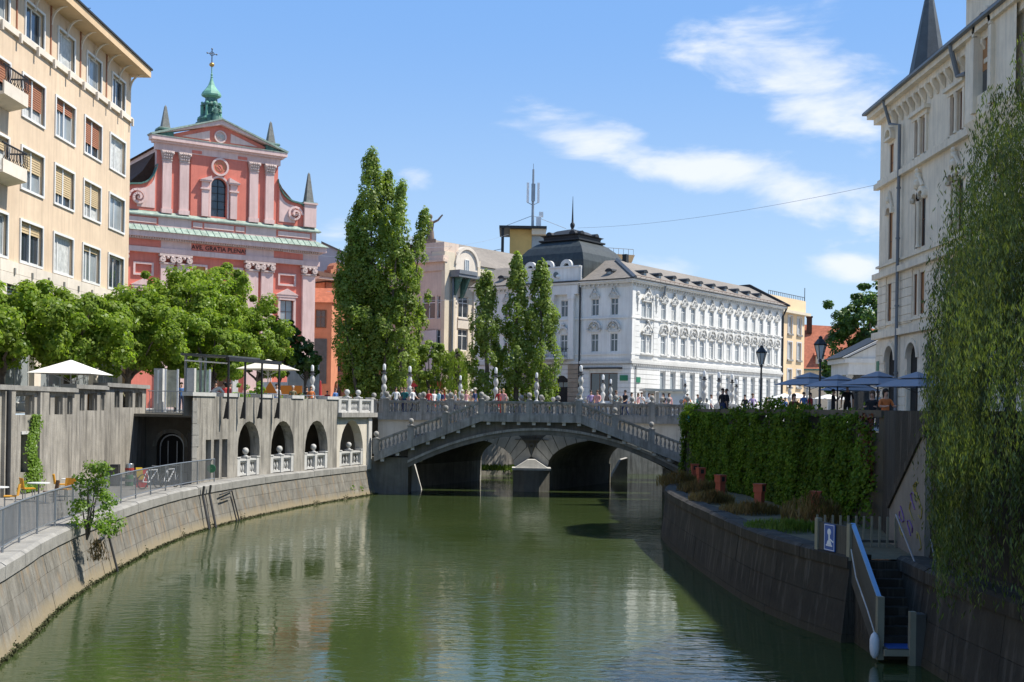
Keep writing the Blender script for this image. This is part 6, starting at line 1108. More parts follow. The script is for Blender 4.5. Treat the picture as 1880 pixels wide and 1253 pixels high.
q = MB(); q.arc(0, .14, .01, .085, -.04, -.031, 0, 360, 14); q.box(-.035, -.04, -.08, .035, -.031, .08); q.pxz([(-.12, -.18), (.12, -.18), (.07, -.08), (-.07, -.08)], -.04, -.031); q.box(-.15, -.04, -.22, .15, -.031, -.185); q.hexa([(.04, -.04, -.06), (.2, -.04, -.12), (.2, -.031, -.12), (.04, -.031, -.06), (.04, -.04, -.02), (.2, -.04, -.08), (.2, -.031, -.08), (.04, -.031, -.02)]); q.build('bollard_symbol', 'sign_white', sg)
q = MB(); q.box(-.24, -.036, -.32, .24, -.031, -.305); q.box(-.24, -.036, .305, .24, -.031, .32); q.box(-.24, -.036, -.305, -.225, -.031, .305); q.box(.225, -.036, -.305, .24, -.031, .305); q.build('sign_border', 'sign_white', sg)
pk = thing('picket_fence', 'row of pale upright pickets behind the blue sign', 'fence')
for i in range(12): t_ = i / 11; x, y = 8.3 + 2.2 * t_, 32.4 - .4 * t_; MB().box(x - .025, y - .025, 2.0, x + .025, y + .025, 2.85).build('picket', 'post_olive', pk)
MB().box(8.25, 32.15, 2.15, 10.55, 32.2, 2.22).build('picket_rail', 'fence_dark', pk)
# red lantern boxes and dry shrubs on the ledge
q = MB(); q.box(-.14, -.14, 0, .14, .14, .66); q.box(-.17, -.17, .66, .17, .17, .93); q.box(-.19, -.19, .93, .19, .19, .97); BXM = q.mesh('body', 'brick_red'); q = MB(); q.box(-.08, -.175, .7, .08, -.17, .89); BXW = q.mesh('light_slot', 'dark_inside')
for i, (px, py) in enumerate(((1275, 888), (1286, 897), (1322, 915), (1394, 937), (1497, 955))):
    u, v = uv(px, py); Y = 3.55 * F_PX / v; t = thing('ledge_light', ['brick red box light nearest the far end of the ledge', 'second brick red box light from the far end of the ledge', 'middle brick red box light standing among dry grass', 'brick red box light in front of the ivy, fourth along the ledge', 'brick red box light just behind the blue mooring sign'][i], 'box light', (u / F_PX * Y, Y, 2.04), .3 * i, 'box lights on the ledge'); obj('body', BXM, t); obj('light_slot', BXW, t)
def tuft(name, label, x, y, z, r, h, n, mt, seed, group=None, size=.5, cat='plant'):
    rg = np.random.default_rng(seed); a = rg.uniform(0, 6.28, n); q_ = rg.uniform(0, 1, n) ** .6 * r; C = np.column_stack([x + np.cos(a) * q_, y + np.sin(a) * q_, z + h * rg.uniform(.15, 1, n) * (1 - .5 * q_ / r)]); D = np.column_stack([np.sin(a), np.cos(a), rg.normal(0, .2, n)]) + rg.normal(size=(n, 3)) * .3
    return obj(name, leaf_mesh(name, C, D, size, mt, aspect=.12, droop=.75), None, label=label, cat=cat, group=group)
for i, (x, y, r, h, lb) in enumerate(((8.0, 57.0, 1.1, .75, 'dry tan grass clump at the tip of the ledge'), (8.3, 52, 1.1, .65, 'dry brown grass clump between the red box lights'), (7.8, 46.5, .9, .5, 'broad straw coloured grass clump on the ledge'), (8.4, 42.0, 1.1, .42, 'low dry grass clump before the ivy'), (9.6, 38.2, 1.0, 1.1, 'rounded dry brown shrub near the blue sign'), (8.3, 36.3, 1.2, .3, 'low dull green weeds on the ledge edge'))):
    tuft('dry_grass', lb, x, y, 2.04, r, h, 1100, 'leaf_dry' if i < 5 else 'grass', 60 + i, 'dry clumps on the ledge', .30, 'grass')
# ---------------------------------------------------------------- trees
def limb(q, a, b, r0, r1, rg, n=5, wob=.25):
    a, b = Vector(a), Vector(b); pts = [a.lerp(b, i / n) + Vector((rg.uniform(-wob, wob), rg.uniform(-wob, wob), rg.uniform(-wob, wob) * .4)) * (i > 0 and i < n) for i in range(n + 1)]
    q.tube(pts, [r0 + (r1 - r0) * i / n for i in range(n + 1)], 7)
def broad_tree(name, label, x, y, z0, zb, zt, r, mt, K, per, size, seed, group=None, tr=.22, sq=1.0):
    rg = np.random.default_rng(seed); rp = random.Random(seed); t = thing(name, label, 'tree', (x, y, z0), 0, group)
    hz = (zt - zb) / 2; zc = (zt + zb) / 2; d = rg.normal(size=(K, 3)); d /= np.linalg.norm(d, axis=1, keepdims=True)
    rr_ = rg.uniform(.3, 1.0, K)[:, None] ** .55; lump = 1 + .30 * np.sin(d[:, :1] * 5 + seed) * np.sin(d[:, 2:] * 4 + d[:, 1:2] * 5)
    cen = d * rr_ * lump * np.array([r * .86, r * .86 * sq, hz * .9]); cen[:, 2] += zc - z0
    rc = rg.uniform(.35, 1.1, K) * (.25 + r * .13); C, D = clumps(rg, cen, rc, per); D += (C - [0, 0, zc - z0]) * (.35 / r)
    obj('crown', leaf_mesh(name + str(seed), C, D, size, mt, aspect=.72), t)
    q = MB(); limb(q, (0, 0, -.1), (rp.uniform(-.2, .2), 0, zb - z0 + hz * .4), tr, tr * .7, rp, 5, .08); q.build('trunk', 'bark', t, smooth=True)
    for i in rg.choice(K, 9, replace=False):
        q = MB(); limb(q, (0, 0, (zb - z0) * rp.uniform(.8, 1.1)), tuple(cen[i] * [.9, .9, 1]), tr * .5, .03, rp, 5, .2); q.build('limb', 'bark', t, smooth=True)
    return t
G1 = 'plane trees along the cafe promenade'
for i, (x, y, zb, zt, r, K, lb) in enumerate(((-23.3, 47, 6.9, 11.0, 3.6, 46, 'plane tree cut off by the left edge of the picture'), (-23.2, 54.5, 7.0, 11.3, 3.7, 48, 'plane tree left of the white parasol, over the wall'), (-23.2, 62.5, 7.1, 11.5, 3.8, 48, 'plane tree right behind the white parasol'), (-22.8, 71, 7.2, 12.6, 3.9, 52, 'plane tree above the guard rail and cellar door'), (-22.2, 79.5, 7.3, 15.0, 4.3, 62, 'tall plane tree at the corner of the beige building'), (-22.4, 88, 7.4, 16.4, 4.5, 66, 'tallest plane tree in front of the church door'), (-20.3, 96, 7.5, 13.8, 3.0, 50, 'plane tree left of the church pilasters, behind the steel canopy'), (-19.0, 75.5, 7.0, 11.6, 3.2, 42, 'low plane tree leaning over the steel canopy'))):
    broad_tree('plane_tree', lb, x, y, STREET, zb, zt, r, 'leaf_plane', int(K * 2.8), 190, .215, 30 + i, G1)
broad_tree('maple_tree', 'darker green tree before the right side of the church front', *at(515, 600, 100).xy, STREET, 8.0, 13.2, 2.3, 'leaf_dark', 70, 110, .27, 50, None, .15)
broad_tree('maple_tree', 'small drooping tree beside the church lamp and orange house', *at(563, 600, 100).xy, STREET, 7.6, 11.3, 1.6, 'leaf_dark', 44, 90, .26, 51, None, .12)
broad_tree('park_tree', 'dark leafy tree between the red roof and the stone mansion', *at(1598, 600, 112).xy, STREET, 8.5, 18.2, 4.4, 'leaf_dark', 130, 120, .32, 52, None, .3)
broad_tree('park_tree', 'lower bushy tree behind the blue umbrellas', *at(1560, 680, 118).xy, STREET, 7.0, 12.0, 3.0, 'leaf_dark', 70, 100, .32, 53, None, .2)
def poplar(name, label, leaders, mt, size, seed, group=None, per=30):
    """leaders: (foot x, y, tip x, y, z0, zbranch, ztip, radius)"""
    rg = np.random.default_rng(seed); rp = random.Random(seed); x0, y0 = leaders[0][0], leaders[0][1]; t = thing(name, label, 'tree', (x0, y0, STREET), 0, group); CC, DD = [], []
    for j, (ax, ay, tx, ty, zb, zt, r) in enumerate(leaders):
        K = int((26 if r > 1.62 or len(leaders) > 1 else 36) * (zt - zb) / 6 * max(r, .9) ** 1.6); s = rg.uniform(0, 1, K) ** .85; prof = np.clip(np.minimum(1, (s + .08) * 3.2) * (1 - s) ** .62 * 1.25 + .05, 0, 1) * (1 + .25 * np.sin(s * 23 + j))
        a = rg.uniform(0, 6.28, K); q_ = r * prof * rg.uniform(.2, 1.12, K) ** .5
        cen = np.column_stack([ax + (tx - ax) * s + np.cos(a) * q_ - x0, ay + (ty - ay) * s + np.sin(a) * q_ - y0, zb + (zt - zb) * s - STREET])
        C, D = clumps(rg, cen, rg.uniform(.32, .62, K) * (.5 + .2 * r), per, 1.7); CC.append(C); DD.append(D + np.column_stack([np.cos(a), np.sin(a), 0 * a]).repeat(per, 0) * .8)
        q = MB(); limb(q, (ax - x0, ay - y0, -.1 if j == 0 else .8), (tx - x0, ty - y0, zt - STREET - 1), .26 if j == 0 else .16, .03, rp, 8, .12); q.build('trunk' if j == 0 else 'leader', 'bark', t, smooth=True)
    obj('crown', leaf_mesh(name + str(seed), np.vstack(CC), np.vstack(DD), size, mt, aspect=.75), t); return t
def ld(bpx, tpx, tpy, Y, zb, r, by=720, bdy=0):
    a = at(bpx, by, Y); b = at(tpx, tpy, Y + bdy); return (a.x, a.y, b.x, b.y, zb, b.z, r)
poplar('poplar_tree', 'big spreading poplar, tallest tree, left of the bridge centre', [ld(690, 682, 283, 100, 6.2, 2.1), ld(700, 712, 318, 101, 7.5, 1.75), ld(675, 645, 415, 100, 6.5, 1.9), ld(700, 740, 340, 99, 9.0, 1.55), ld(715, 782, 390, 100, 8.0, 1.35), ld(660, 625, 500, 99, 6.0, 1.5), ld(720, 790, 540, 100.5, 7.0, 1.1), ld(655, 660, 370, 101.5, 6.5, 1.8), ld(730, 752, 470, 98.5, 6.5, 1.4)], 'leaf_poplar', .23, 71, None, 52)
G2 = 'slim poplars before the white palace'
poplar('slim_poplar', 'left of the three slim poplars before the white palace', [ld(892, 893, 505, 102, 5.6, 1.5)], 'leaf_poplar', .22, 72, G2, 80)
poplar('slim_poplar', 'tallest of the three slim poplars, the middle one', [ld(948, 950, 472, 102, 5.6, 1.45)], 'leaf_poplar', .22, 73, G2, 80)
poplar('slim_poplar', 'right of the three slim poplars, touching the dome view', [ld(997, 993, 486, 102, 5.6, 1.6)], 'leaf_poplar', .22, 74, G2, 80)
broad_tree('street_tree', 'airy light green tree between the big poplar and slim poplars', *at(790, 680, 108).xy, STREET, 6.4, 12.2, 2.7, 'leaf_poplar', 64, 100, .27, 55, None, .14)
def willow(name, label, x, y, z0, zc, rx, ry, rz, endz, ns, size, seed, mt, curtain=None):
    rg = np.random.default_rng(seed); t = thing(name, label, 'tree', (x, y, z0)); CC, DD = [], []; rp = random.Random(seed); starts = []
    while len(starts) < ns:
        a = rg.uniform(0, 6.28); e = rg.uniform(0, 1) ** .8; q_ = math.sqrt(1 - e * e * .98) * rg.uniform(.6, 1); hx, hy = x + rx * math.cos(a) * q_, y + ry * math.sin(a) * q_; hz = min(zc + rz * e, zc + rz * math.sqrt(max(0, 1 - q_ * q_)))
        for k in range(rp.randint(5, 13)): starts.append((hx + rg.normal(0, .22), hy + rg.normal(0, .22), hz + rg.normal(0, .15), a))
    if curtain: starts += curtain(rg)
    for hx, hy, hz, a in starts:
        ez = endz(hx, hy, hz, rg); Ls = hz - ez
        if Ls < .6: continue
        m_ = int(Ls * (15 if seed == 81 else 11)); s = np.sort(rg.uniform(0, 1, m_)); dx, dy = math.cos(a), math.sin(a); sw = rg.normal(0, .12, 2); out = .5 * (1 - np.exp(-s * Ls * .9))
        px_ = hx + dx * out + sw[0] * np.sin(s * 3) * 1.5 + rg.normal(0, .035, m_); py_ = hy + dy * out + sw[1] * np.sin(s * 3) * 1.5 + rg.normal(0, .035, m_); pz_ = hz + .35 * np.sin(np.minimum(s * Ls, 1.5) * 2.1) - s * Ls
        CC.append(np.column_stack([px_ - x, py_ - y, pz_ - z0])); DD.append(rg.normal(size=(m_, 3)) * .8 + [dx * .5, dy * .5, .3])
    obj('crown', leaf_mesh(name + str(seed), np.vstack(CC), np.vstack(DD), size, mt, aspect=.2, droop=.72), t)
    q = MB(); limb(q, (0, 0, -.1), (0, 0, zc + rz * .3 - z0), .35, .2, rp, 5, .1); q.build('trunk', 'bark', t, smooth=True)
    for i in range(10): a = .63 * i; q = MB(); limb(q, (0, 0, zc - z0 - 1 + .3 * i), (rx * .38 * math.cos(a), ry * .38 * math.sin(a), zc - z0 + rz * .55), .16, .03, rp, 6, .3); q.build('limb', 'bark', t, smooth=True)
def ez1(hx, hy, hz, rg):
    side = hx / hy; lim = .347 + .0073 * max(0, min(hz, 11.6) - 9) + .022 * max(0, min(hz, 12.6) - 11.6) + .024 * max(0, hz - 12.6)
    if side < lim + .004 + rg.uniform(0, 1) ** 2 * .028: return 99
    if hx < 10.02: return rg.uniform(1.9, 4.6) if side > .372 else rg.uniform(4.4, 6.4)
    return rg.uniform(5.9, 8.0)
def hang(rg):
    o = []
    while len(o) < 520:
        hy = rg.uniform(20.5, 26.6); hx = rg.uniform(.372 * hy, 9.95)
        for k in range(6): o.append((min(hx + rg.normal(0, .12), 9.98), hy + rg.normal(0, .2), rg.uniform(6.2, 9.0), 3.4))
    return o
willow('weeping_willow', 'large weeping willow hanging over the right river bank', 13.6, 27.0, STREET, 8.6, 5.0, 5.4, 6.4, ez1, 4200, .125, 81, 'leaf_willow', hang)
willow('weeping_willow', 'small weeping tree with hanging branches left of the slim poplars', *at(838, 680, 106).xy, STREET, 9.0, 1.6, 1.4, 1.6, lambda a, b, c, r: r.uniform(5.6, 7.6), 150, .28, 82, 'leaf_poplar')
# shrub growing out of the left river wall, creeper on the retaining wall
b = at(180, 930, 36.2); sh = thing('wall_shrub', 'young leafy bush growing out of the left river wall', 'shrub', (b.x, 36.0, 1.45)); rg = np.random.default_rng(90); CC, DD = [], []
for i in range(60):
    h = rg.uniform(.2, 2.35); a = rg.uniform(0, 6.28); r_ = .85 * (1 - .75 * abs(h - .9) / 1.5) * rg.uniform(.4, 1.15); C, D = clumps(rg, np.array([[math.cos(a) * r_, math.sin(a) * r_ * .7, h]]), np.array([.22]), 30); CC.append(C); DD.append(D)
obj('foliage', leaf_mesh('sh', np.vstack(CC), np.vstack(DD), .13, 'leaf_shrub', aspect=.5), sh); rp = random.Random(3)
for i in range(7): q = MB(); limb(q, (-.25, 0, 0), (rp.uniform(-.4, .4), rp.uniform(-.3, .3), rp.uniform(1.2, 2.2)), .03, .008, rp, 5, .06); q.build('stem', 'bark', sh)
C = np.column_stack([rg.normal(.1, .12, 300), rg.normal(-.1, .12, 300), rg.uniform(-.6, .0, 300)]); obj('dead_foliage', leaf_mesh('dd', C, rg.normal(size=(300, 3)), .14, 'leaf_dry', aspect=.2, droop=.7), sh)
n = 2600; z = rg.uniform(1.8, 5.0, n); wd = .12 + .28 * (z < 3.2) * (3.2 - z) / 1.4 + .06; s0 = S2(58) + rg.normal(0, 1, n) * wd * 1.2 + .2 * np.sin(z * 3); cr = np.column_stack([np.full(n, WX + .05) + rg.uniform(0, .14, n), s0, z])
obj('wall_creeper', leaf_mesh('crp', cr, rg.normal(size=(n, 3)) * .5 + [1, -.3, .4], .12, 'leaf_shrub', aspect=.8), None, label='bright green creeper climbing the left retaining wall', cat='creeper')
for i, (s, z, nn) in enumerate(((-13.4, 76.0, 260), (-13.55, 74.9, 160))):
    p_ = (-9.75 - .35 * i, 74.9 - 1.3 * i); C = np.column_stack([rg.normal(p_[0] + .25, .15, nn), rg.normal(p_[1], .3, nn), rg.uniform(.1, .75, nn)]); obj('wall_weed', leaf_mesh('wd%d' % i, C, rg.normal(size=(nn, 3)) + [1, -.5, .4], .17, 'leaf_shrub'), None, label=['green weed at the foot of the arcade wall next to the bridge', 'smaller green weed left of the bridge foot weed'][i], cat='weed')
# ---------------------------------------------------------------- left quay: railing, cafe, pipes
rl = thing('quay_railing', 'long grey steel railing on the left quay edge with thin vertical bars', 'railing')
RP = [q for q in resample(offs(LED_L, .42), .5) if 12 < q[1] < 56.8]
q = MB(); q.tube([(x, y, 2.98) for x, y in RP], .028, 6); q.build('top_rail', 'steel', rl); q = MB(); q.tube([(x, y, 2.06) for x, y in RP], .02, 5); q.build('bottom_rail', 'steel', rl)
q = MB(); q.tube([(0, 0, 1.86), (0, 0, 2.98)], .03, 6); PM = q.mesh('post', 'steel'); q = MB(); q.tube([(0, 0, 2.06), (0, 0, 2.98)], .013, 4); BM = q.mesh('bar', 'steel')
for x, y in resample(RP, 2.1): obj('post', PM, rl, (x, y, 0))
for x, y in resample(RP, .152): obj('bar', BM, rl, (x, y, 0))
def wallpt(Y, f):     # point on the battered left river wall at height fraction f (1 top .. 0 water)
    P = min(LED_L, key=lambda p: abs(p[1] - Y)); return Vector((P[0] + (1 - f) * .5 + .07 + (.16 if f > .8 else 0), Y, 1.9 * f))
for lb, pts, r in (('left one of two black drain pipes down the river wall', [(53.6, 1.0), (53.6, .78), (53.3, .0)], .055), ('right one of two black drain pipes down the river wall', [(54.4, 1.0), (54.4, .78), (54.1, .0)], .055), ('black elbow pipe on the river wall right of the paired drain pipes', [(55.7, .60), (57.0, .63), (57.0, .0)], .035), ('second black elbow pipe, nested beside the first', [(55.7, .72), (57.5, .76), (57.5, .0)], .035), ('black elbow pipe on the river wall below the bush', [(38.2, .62), (39.6, .68), (39.6, .0)], .04)):
    obj('drain_pipe', MB().tube([wallpt(a, b) for a, b in pts], r, 7).mesh('drain_pipe', 'pipe'), None, label=lb, cat='pipe', group='pipes on the river wall')
q = MB(); q.lathe([(.42, .70), (.42, .73)], 0, 0, 18); TT = q.mesh('table_top', 'table_white'); q = MB(); q.lathe([(.22, 0), (.22, .02), (.03, .04), (.03, .70)], 0, 0, 10); TL_ = q.mesh('pedestal', 'pipe_grey')
def chair_meshes(m):
    a = MB(); a.box(-.21, -.21, .42, .21, .21, .46); b = MB()
    for i in range(6):
        t0, t1 = -.24 + .08 * i, -.16 + .08 * i; y0, y1 = .21 + .06 * (1 - (t0 / .24) ** 2), .21 + .06 * (1 - (t1 / .24) ** 2); b.hexa([(t0, y0, .46), (t1, y1, .46), (t1, y1 + .03, .46), (t0, y0 + .03, .46), (t0, y0 + .06, .86), (t1, y1 + .06, .86), (t1, y1 + .09, .86), (t0, y0 + .09, .86)])
    l = MB(); l.tube([(0, 0, 0), (0, 0, .42)], .018, 6); return a.mesh('seat', m), b.mesh('backrest', m), l.mesh('leg', 'pipe_grey')
CHM = {m: chair_meshes(m) for m in ('chair_orange', 'chair_brown')}
for i, (x, y, lb) in enumerate(((-18.7, 43.6, 'round white cafe table at the left picture edge'), (-18.2, 46.2, 'round white cafe table with orange chairs, the middle one'), (-17.9, 48.9, 'round white cafe table farthest along the quay'))):
    t = thing('cafe_table', lb, 'table', (x, y, 1.72), 0, 'cafe tables'); obj('table_top', TT, t); obj('pedestal', TL_, t)
for i, (x, y, rz, m, lb) in enumerate(((-18.0, 43.1, -1.2, 'chair_orange', 'orange cafe chair nearest the railing at left edge'), (-19.3, 44.5, 2.4, 'chair_orange', 'orange cafe chair against the wall behind the first table'), (-17.5, 45.5, -1.0, 'chair_brown', 'brown cafe chair between the first two tables'), (-18.9, 47.0, 2.2, 'chair_orange', 'orange cafe chair beside the creeper'), (-17.4, 46.9, -.3, 'chair_orange', 'orange cafe chair in front of the middle table'), (-17.2, 49.5, -.9, 'chair_brown', 'brown cafe chair at the farthest table'), (-18.6, 49.6, 1.9, 'chair_orange', 'orange cafe chair behind the farthest table'))):
    t = thing('cafe_chair', lb, 'chair', (x, y, 1.72), rz, 'cafe chairs'); a, b, l = CHM[m]; obj('seat', a, t); obj('backrest', b, t)
    for dx in (-.18, .18):
        for dy in (-.18, .18): obj('leg', l, t, (dx, dy, 0))
kp = [(0, .0), (.17, .0), (.19, .03), (.185, .07), (.19, .1), (.2, .26), (.19, .42), (.185, .45), (.19, .49), (.17, .52), (.05, .52)]
for i, (x, y, z, m, lb) in enumerate(((-17.7, 55.6, 1.72, 'keg_green', 'lower green beer keg of the stack on the quay'), (-17.7, 55.6, 2.24, 'keg', 'upper steel beer keg on the stack'))):
    t = thing('beer_keg', lb, 'keg', (x, y, z), 0, 'kegs on the quay'); MB().lathe(kp[1:], 0, 0, 14).build('barrel', m, t, smooth=True, ang=40); MB().lathe([(.203, .2), (.206, .26), (.203, .32)], 0, 0, 14).build('band', 'keg_red' if i else 'keg', t)
t = thing('keg_stand', 'dark upright locker left of the beer kegs', 'locker', (-18.3, 55.4, 1.72)); MB().box(-.18, -.18, 0, .18, .18, 1.0).build('body', 'pipe', t); MB().box(-.15, -.2, .1, .15, -.18, .9).build('door', 'fence_dark', t)
t = thing('menu_board', 'yellow and red cafe menu board standing behind the railing', 'sign', (-16.9, 54.9, 1.72), .3); MB().hexa([(-.28, -.1, 0), (.28, -.1, 0), (.28, -.05, 0), (-.28, -.05, 0), (-.28, .05, .85), (.28, .05, .85), (.28, .1, .85), (-.28, .1, .85)]).build('panel', 'sign_red', t); MB().hexa([(-.2, -.08, .35), (.1, -.08, .35), (.1, -.03, .35), (-.2, -.03, .35), (-.28, -.01, .9), (.0, -.01, .9), (.0, .04, .9), (-.28, .04, .9)]).build('yellow_sheet', 'sign_yellow', t); MB().tube([(0, .3, 0), (0, .08, .85)], .02, 5).build('strut', 'steel', t)
def bicycle(lb, x, y, rz):
    t = thing('bicycle', lb, 'bicycle', (x, y, 1.72), rz, 'bicycles by the railing')
    for dx in (-.5, .5):
        q = MB(); q.arc(dx, .34, .30, .34, -.02, .02, 0, 360, 18); w = q.build('wheel', 'pipe', t); q = MB()
        for k in range(8): a = rad(45 * k); q.tube([(dx, 0, .34), (dx + .3 * math.cos(a), 0, .34 + .3 * math.sin(a))], .006, 3)
        q.build('spokes', 'steel', w)
    q = MB(); A, B, C_, D_, E_ = (-.5, 0, .34), (-.1, 0, .3), (-.22, 0, .85), (.4, 0, .85), (.5, 0, .34)
    for a, b in ((A, B), (A, C_), (B, C_), (C_, D_), (B, D_), (D_, E_)): q.tube([a, b], .022, 5)
    q.build('frame', 'white_paint', t); MB().box(-.34, -.07, .9, -.1, .07, .95).build('saddle', 'pipe', t); MB().tube([(.36, -.28, 1.02), (.42, 0, 1.0), (.36, .28, 1.02)], .018, 5).build('handlebar', 'steel', t)
bicycle('white bicycle leaning by the railing near the slits', -15.6, 54.8, 1.3); bicycle('white bicycle parked just left of the other bicycle', -16.2, 53.9, 1.1)
t = thing('hanging_sign', 'small dark round sign fixed at the far end of the railing', 'sign', (RP[-2][0] + .05, RP[-2][1], 2.55)); MB().arc(0, 0, .01, .2, -.02, .02, 0, 360, 14).build('disc', 'keg_green', t); MB().tube([(-.1, 0, .2), (.02, 0, .45)], .015, 4).build('bracket', 'steel', t)
# ---------------------------------------------------------------- terrace above
def parasol(lb, x, y, z0, ztop, r, mt, n=8, pole='white_paint', group=None, tiers=1, drop=.14, rz=0, name='parasol'):
    t = thing(name, lb, 'parasol', (x, y, z0), rz, group); H = ztop - z0
    q = MB(); q.tube([(0, 0, 0), (0, 0, H)], .035, 8); q.build('pole', pole, t); MB().box(-.3, -.3, 0, .3, .3, .08).build('base', 'pipe', t)
    R = [(r, H - r * drop * 2.2), (r * .5, H - r * drop * 1.1), (.04, H)] if tiers == 1 else [(r, H - r * .36), (r * .55, H - r * .21), (r * .34, H - r * .16)]
    def cone(prof, nm):
        q = MB()
        for k in range(n):
            a0, a1 = 2 * math.pi * k / n + math.pi / n, 2 * math.pi * (k + 1) / n + math.pi / n
            for (r0, z0_), (r1, z1_) in zip(prof, prof[1:]):
                P = [(r0 * math.cos(a0), r0 * math.sin(a0), z0_), (r0 * math.cos(a1), r0 * math.sin(a1), z0_), (r1 * math.cos(a1), r1 * math.sin(a1), z1_), (r1 * math.cos(a0), r1 * math.sin(a0), z1_)]; q.add(P + [(p[0], p[1], p[2] - .015) for p in P], [(0, 1, 2, 3), (7, 6, 5, 4), (0, 4, 5, 1)])
        return q.build(nm, mt, t)
    cone(R, 'canopy')
    if tiers > 1: cone([(r * .46, H - r * .15), (.04, H)], 'vent_top')
    for k in range(n): a = 2 * math.pi * k / n + math.pi / n; MB().tube([(0, 0, H - r * .5), (r * .6 * math.cos(a), r * .6 * math.sin(a), H - r * .25)], .012, 4).build('rib', pole, t)
    return t
parasol('square white parasol over the promenade wall at left', -21.6, 58.6, STREET, 7.62, 2.2, 'canvas_white', 4)
parasol('cream parasol behind the steel canopy', *at(492, 690, 73).xy, STREET, 8.35, 2.0, 'canvas_cream', 6)
t = thing('bar_counter', 'orange wooden bar counter under the white parasol', 'counter', (*at(161, 725, 60).xy, STREET)); MB().box(-.8, -.4, 0, .8, .4, 1.1).build('front', 'wood_orange', t); MB().box(-.9, -.5, 1.1, .9, .5, 1.16).build('top', 'chair_brown', t)
for k in range(5): MB().box(-.78 + .32 * k, -.42, .05, -.5 + .32 * k, -.4, 1.05).build('slat', 'wood_orange', t)
cn = thing('steel_canopy', 'dark steel canopy on four slim posts fixed to the arcade wall', 'canopy', (AR_A.x, AR_A.y, 0), aang)
pS = [S_(p, 720) for p in (407, 438, 469, 501)]
for i, s_ in enumerate(pS):
    MB().box(s_ - .04, -.40, 4.85, s_ + .04, -.32, 7.72).build('post', 'iron', cn); MB().hexa([(s_ - .03, -.32, 4.9), (s_ + .03, -.32, 4.9), (s_ + .03, -.12, 4.85), (s_ - .03, -.12, 4.85), (s_ - .03, -.32, 5.7), (s_ + .03, -.32, 5.7), (s_ + .03, -.28, 5.7), (s_ - .03, -.28, 5.7)]).build('bracket', 'iron', cn); MB().tube([(s_, -.1, 4.9), (s_, -.37, 4.95)], .025, 5).build('fixing_arm', 'iron', cn)
MB().box(pS[0] - .1, -.45, 7.72, pS[-1] + .1, -.25, 7.9).build('edge_beam', 'iron', cn); MB().hexa([(pS[0] - .1, -.4, 7.9), (pS[-1] - 2.2, -.4, 7.9), (pS[-1] - 2.6, 2.6, 8.0), (pS[0] + .4, 2.6, 8.0), (pS[0] - .1, -.4, 7.98), (pS[-1] - 2.2, -.4, 7.98), (pS[-1] - 2.6, 2.6, 8.12), (pS[0] + .4, 2.6, 8.12)]).build('roof_panel', 'slate', cn)
for x in (pS[0] + .6, pS[0] + 2.0, pS[-1] - 2.8): MB().box(x, 2.4, 5.05, x + .1, 2.5, 8.0).build('rear_post', 'steel', cn)
MB().tube([(pS[0] + .3, -.2, 7.6), (pS[0] + .5, 2.4, 7.75)], .04, 5).build('lamp_bar', 'white_paint', cn); MB().ball((pS[0] + .6, 1.6, 7.78), .1, 8, 6).build('spot_lamp', 'white_paint', cn)
def panel(lb, px0, px1, zb, zt, Y, mt):
    a, b = at(px0, 720, Y).x, at(px1, 720, Y).x; t = thing('info_panel', lb, 'sign', ((a + b) / 2, Y, STREET), .15); w = (b - a) / 2; MB().box(-w, -.04, zb - STREET, w, .04, zt - STREET).build('poster', mt, t)
    for x in (-w - .05, w + .05): MB().box(x - .05, -.07, 0, x + .05, .07, zt - STREET + .06).build('post', 'white_paint', t)
panel('tall cream information panel above the cellar door', 306, 324, 5.35, 7.45, 67.6, 'poster'); panel('green poster panel beside the man in white', 357, 383, 5.9, 7.5, 68.6, 'poster_green')
t = thing('kiosk_pillar', 'pale square pillar between the two information panels', 'pillar', (*at(350, 720, 68.3).xy, STREET)); MB().box(-.25, -.2, 0, .25, .2, 2.55).build('shaft', 'pale_stone', t); MB().box(-.28, -.23, 0, .28, .23, .9).build('plinth', 'concrete_dark', t)
t = thing('kiosk_pillar', 'pale square pillar left of the cream information panel', 'pillar', (*at(292, 720, 68.3).xy, STREET)); MB().box(-.25, -.2, 0, .25, .2, 2.5).build('shaft', 'pale_stone', t); MB().box(-.05, -.22, .5, .05, -.2, 2.4).build('white_strip', 'white_paint', t)
t = thing('works_sign', 'orange triangle and blue disc roadworks signs on one post', 'sign', (*at(496, 720, 69).xy, STREET)); MB().tube([(0, 0, 0), (0, 0, 2.2)], .025, 6).build('post', 'steel', t); MB().pxz([(-.42, 1.2), (.42, 1.2), (0, 1.9)], -.05, -.03).build('triangle', 'sign_orange', t); MB().arc(0, .82, .01, .33, -.06, -.03, 0, 360, 18).build('disc', 'sign_blue', t); MB().arc(0, .82, .30, .335, -.065, -.03, 0, 360, 18).build('disc_rim', 'rail_blue', t)
t = thing('notice_board', 'orange notice board in front of the church stair', 'sign', (*at(535, 712, 84).xy, STREET)); MB().box(-.75, -.03, 1.1, .75, .03, 1.9).build('board', 'sign_orange', t); [MB().tube([(x, .05, 0), (x, .05, 1.9)], .03, 5).build('leg', 'steel', t) for x in (-.6, .6)]
def folded(lb, px, Y, mt, h):
    t = thing('folded_parasol', lb, 'parasol', (*at(px, 720, Y).xy, STREET)); MB().tube([(0, 0, 0), (0, 0, h + .15)], .03, 6).build('pole', 'steel', t); MB().lathe([(.05, .8), (.22, .95), (.17, 1.5), (.08, h), (.02, h + .1)], 0, 0, 8).build('canopy', mt, t); MB().box(-.25, -.25, 0, .25, .25, .07).build('base', 'pipe', t)
folded('closed red parasol at the corner of the orange house', 588, 118, 'canvas_red', 2.9); folded('closed bright orange parasol before the orange house', 616, 100, 'canvas_orange', 2.4)
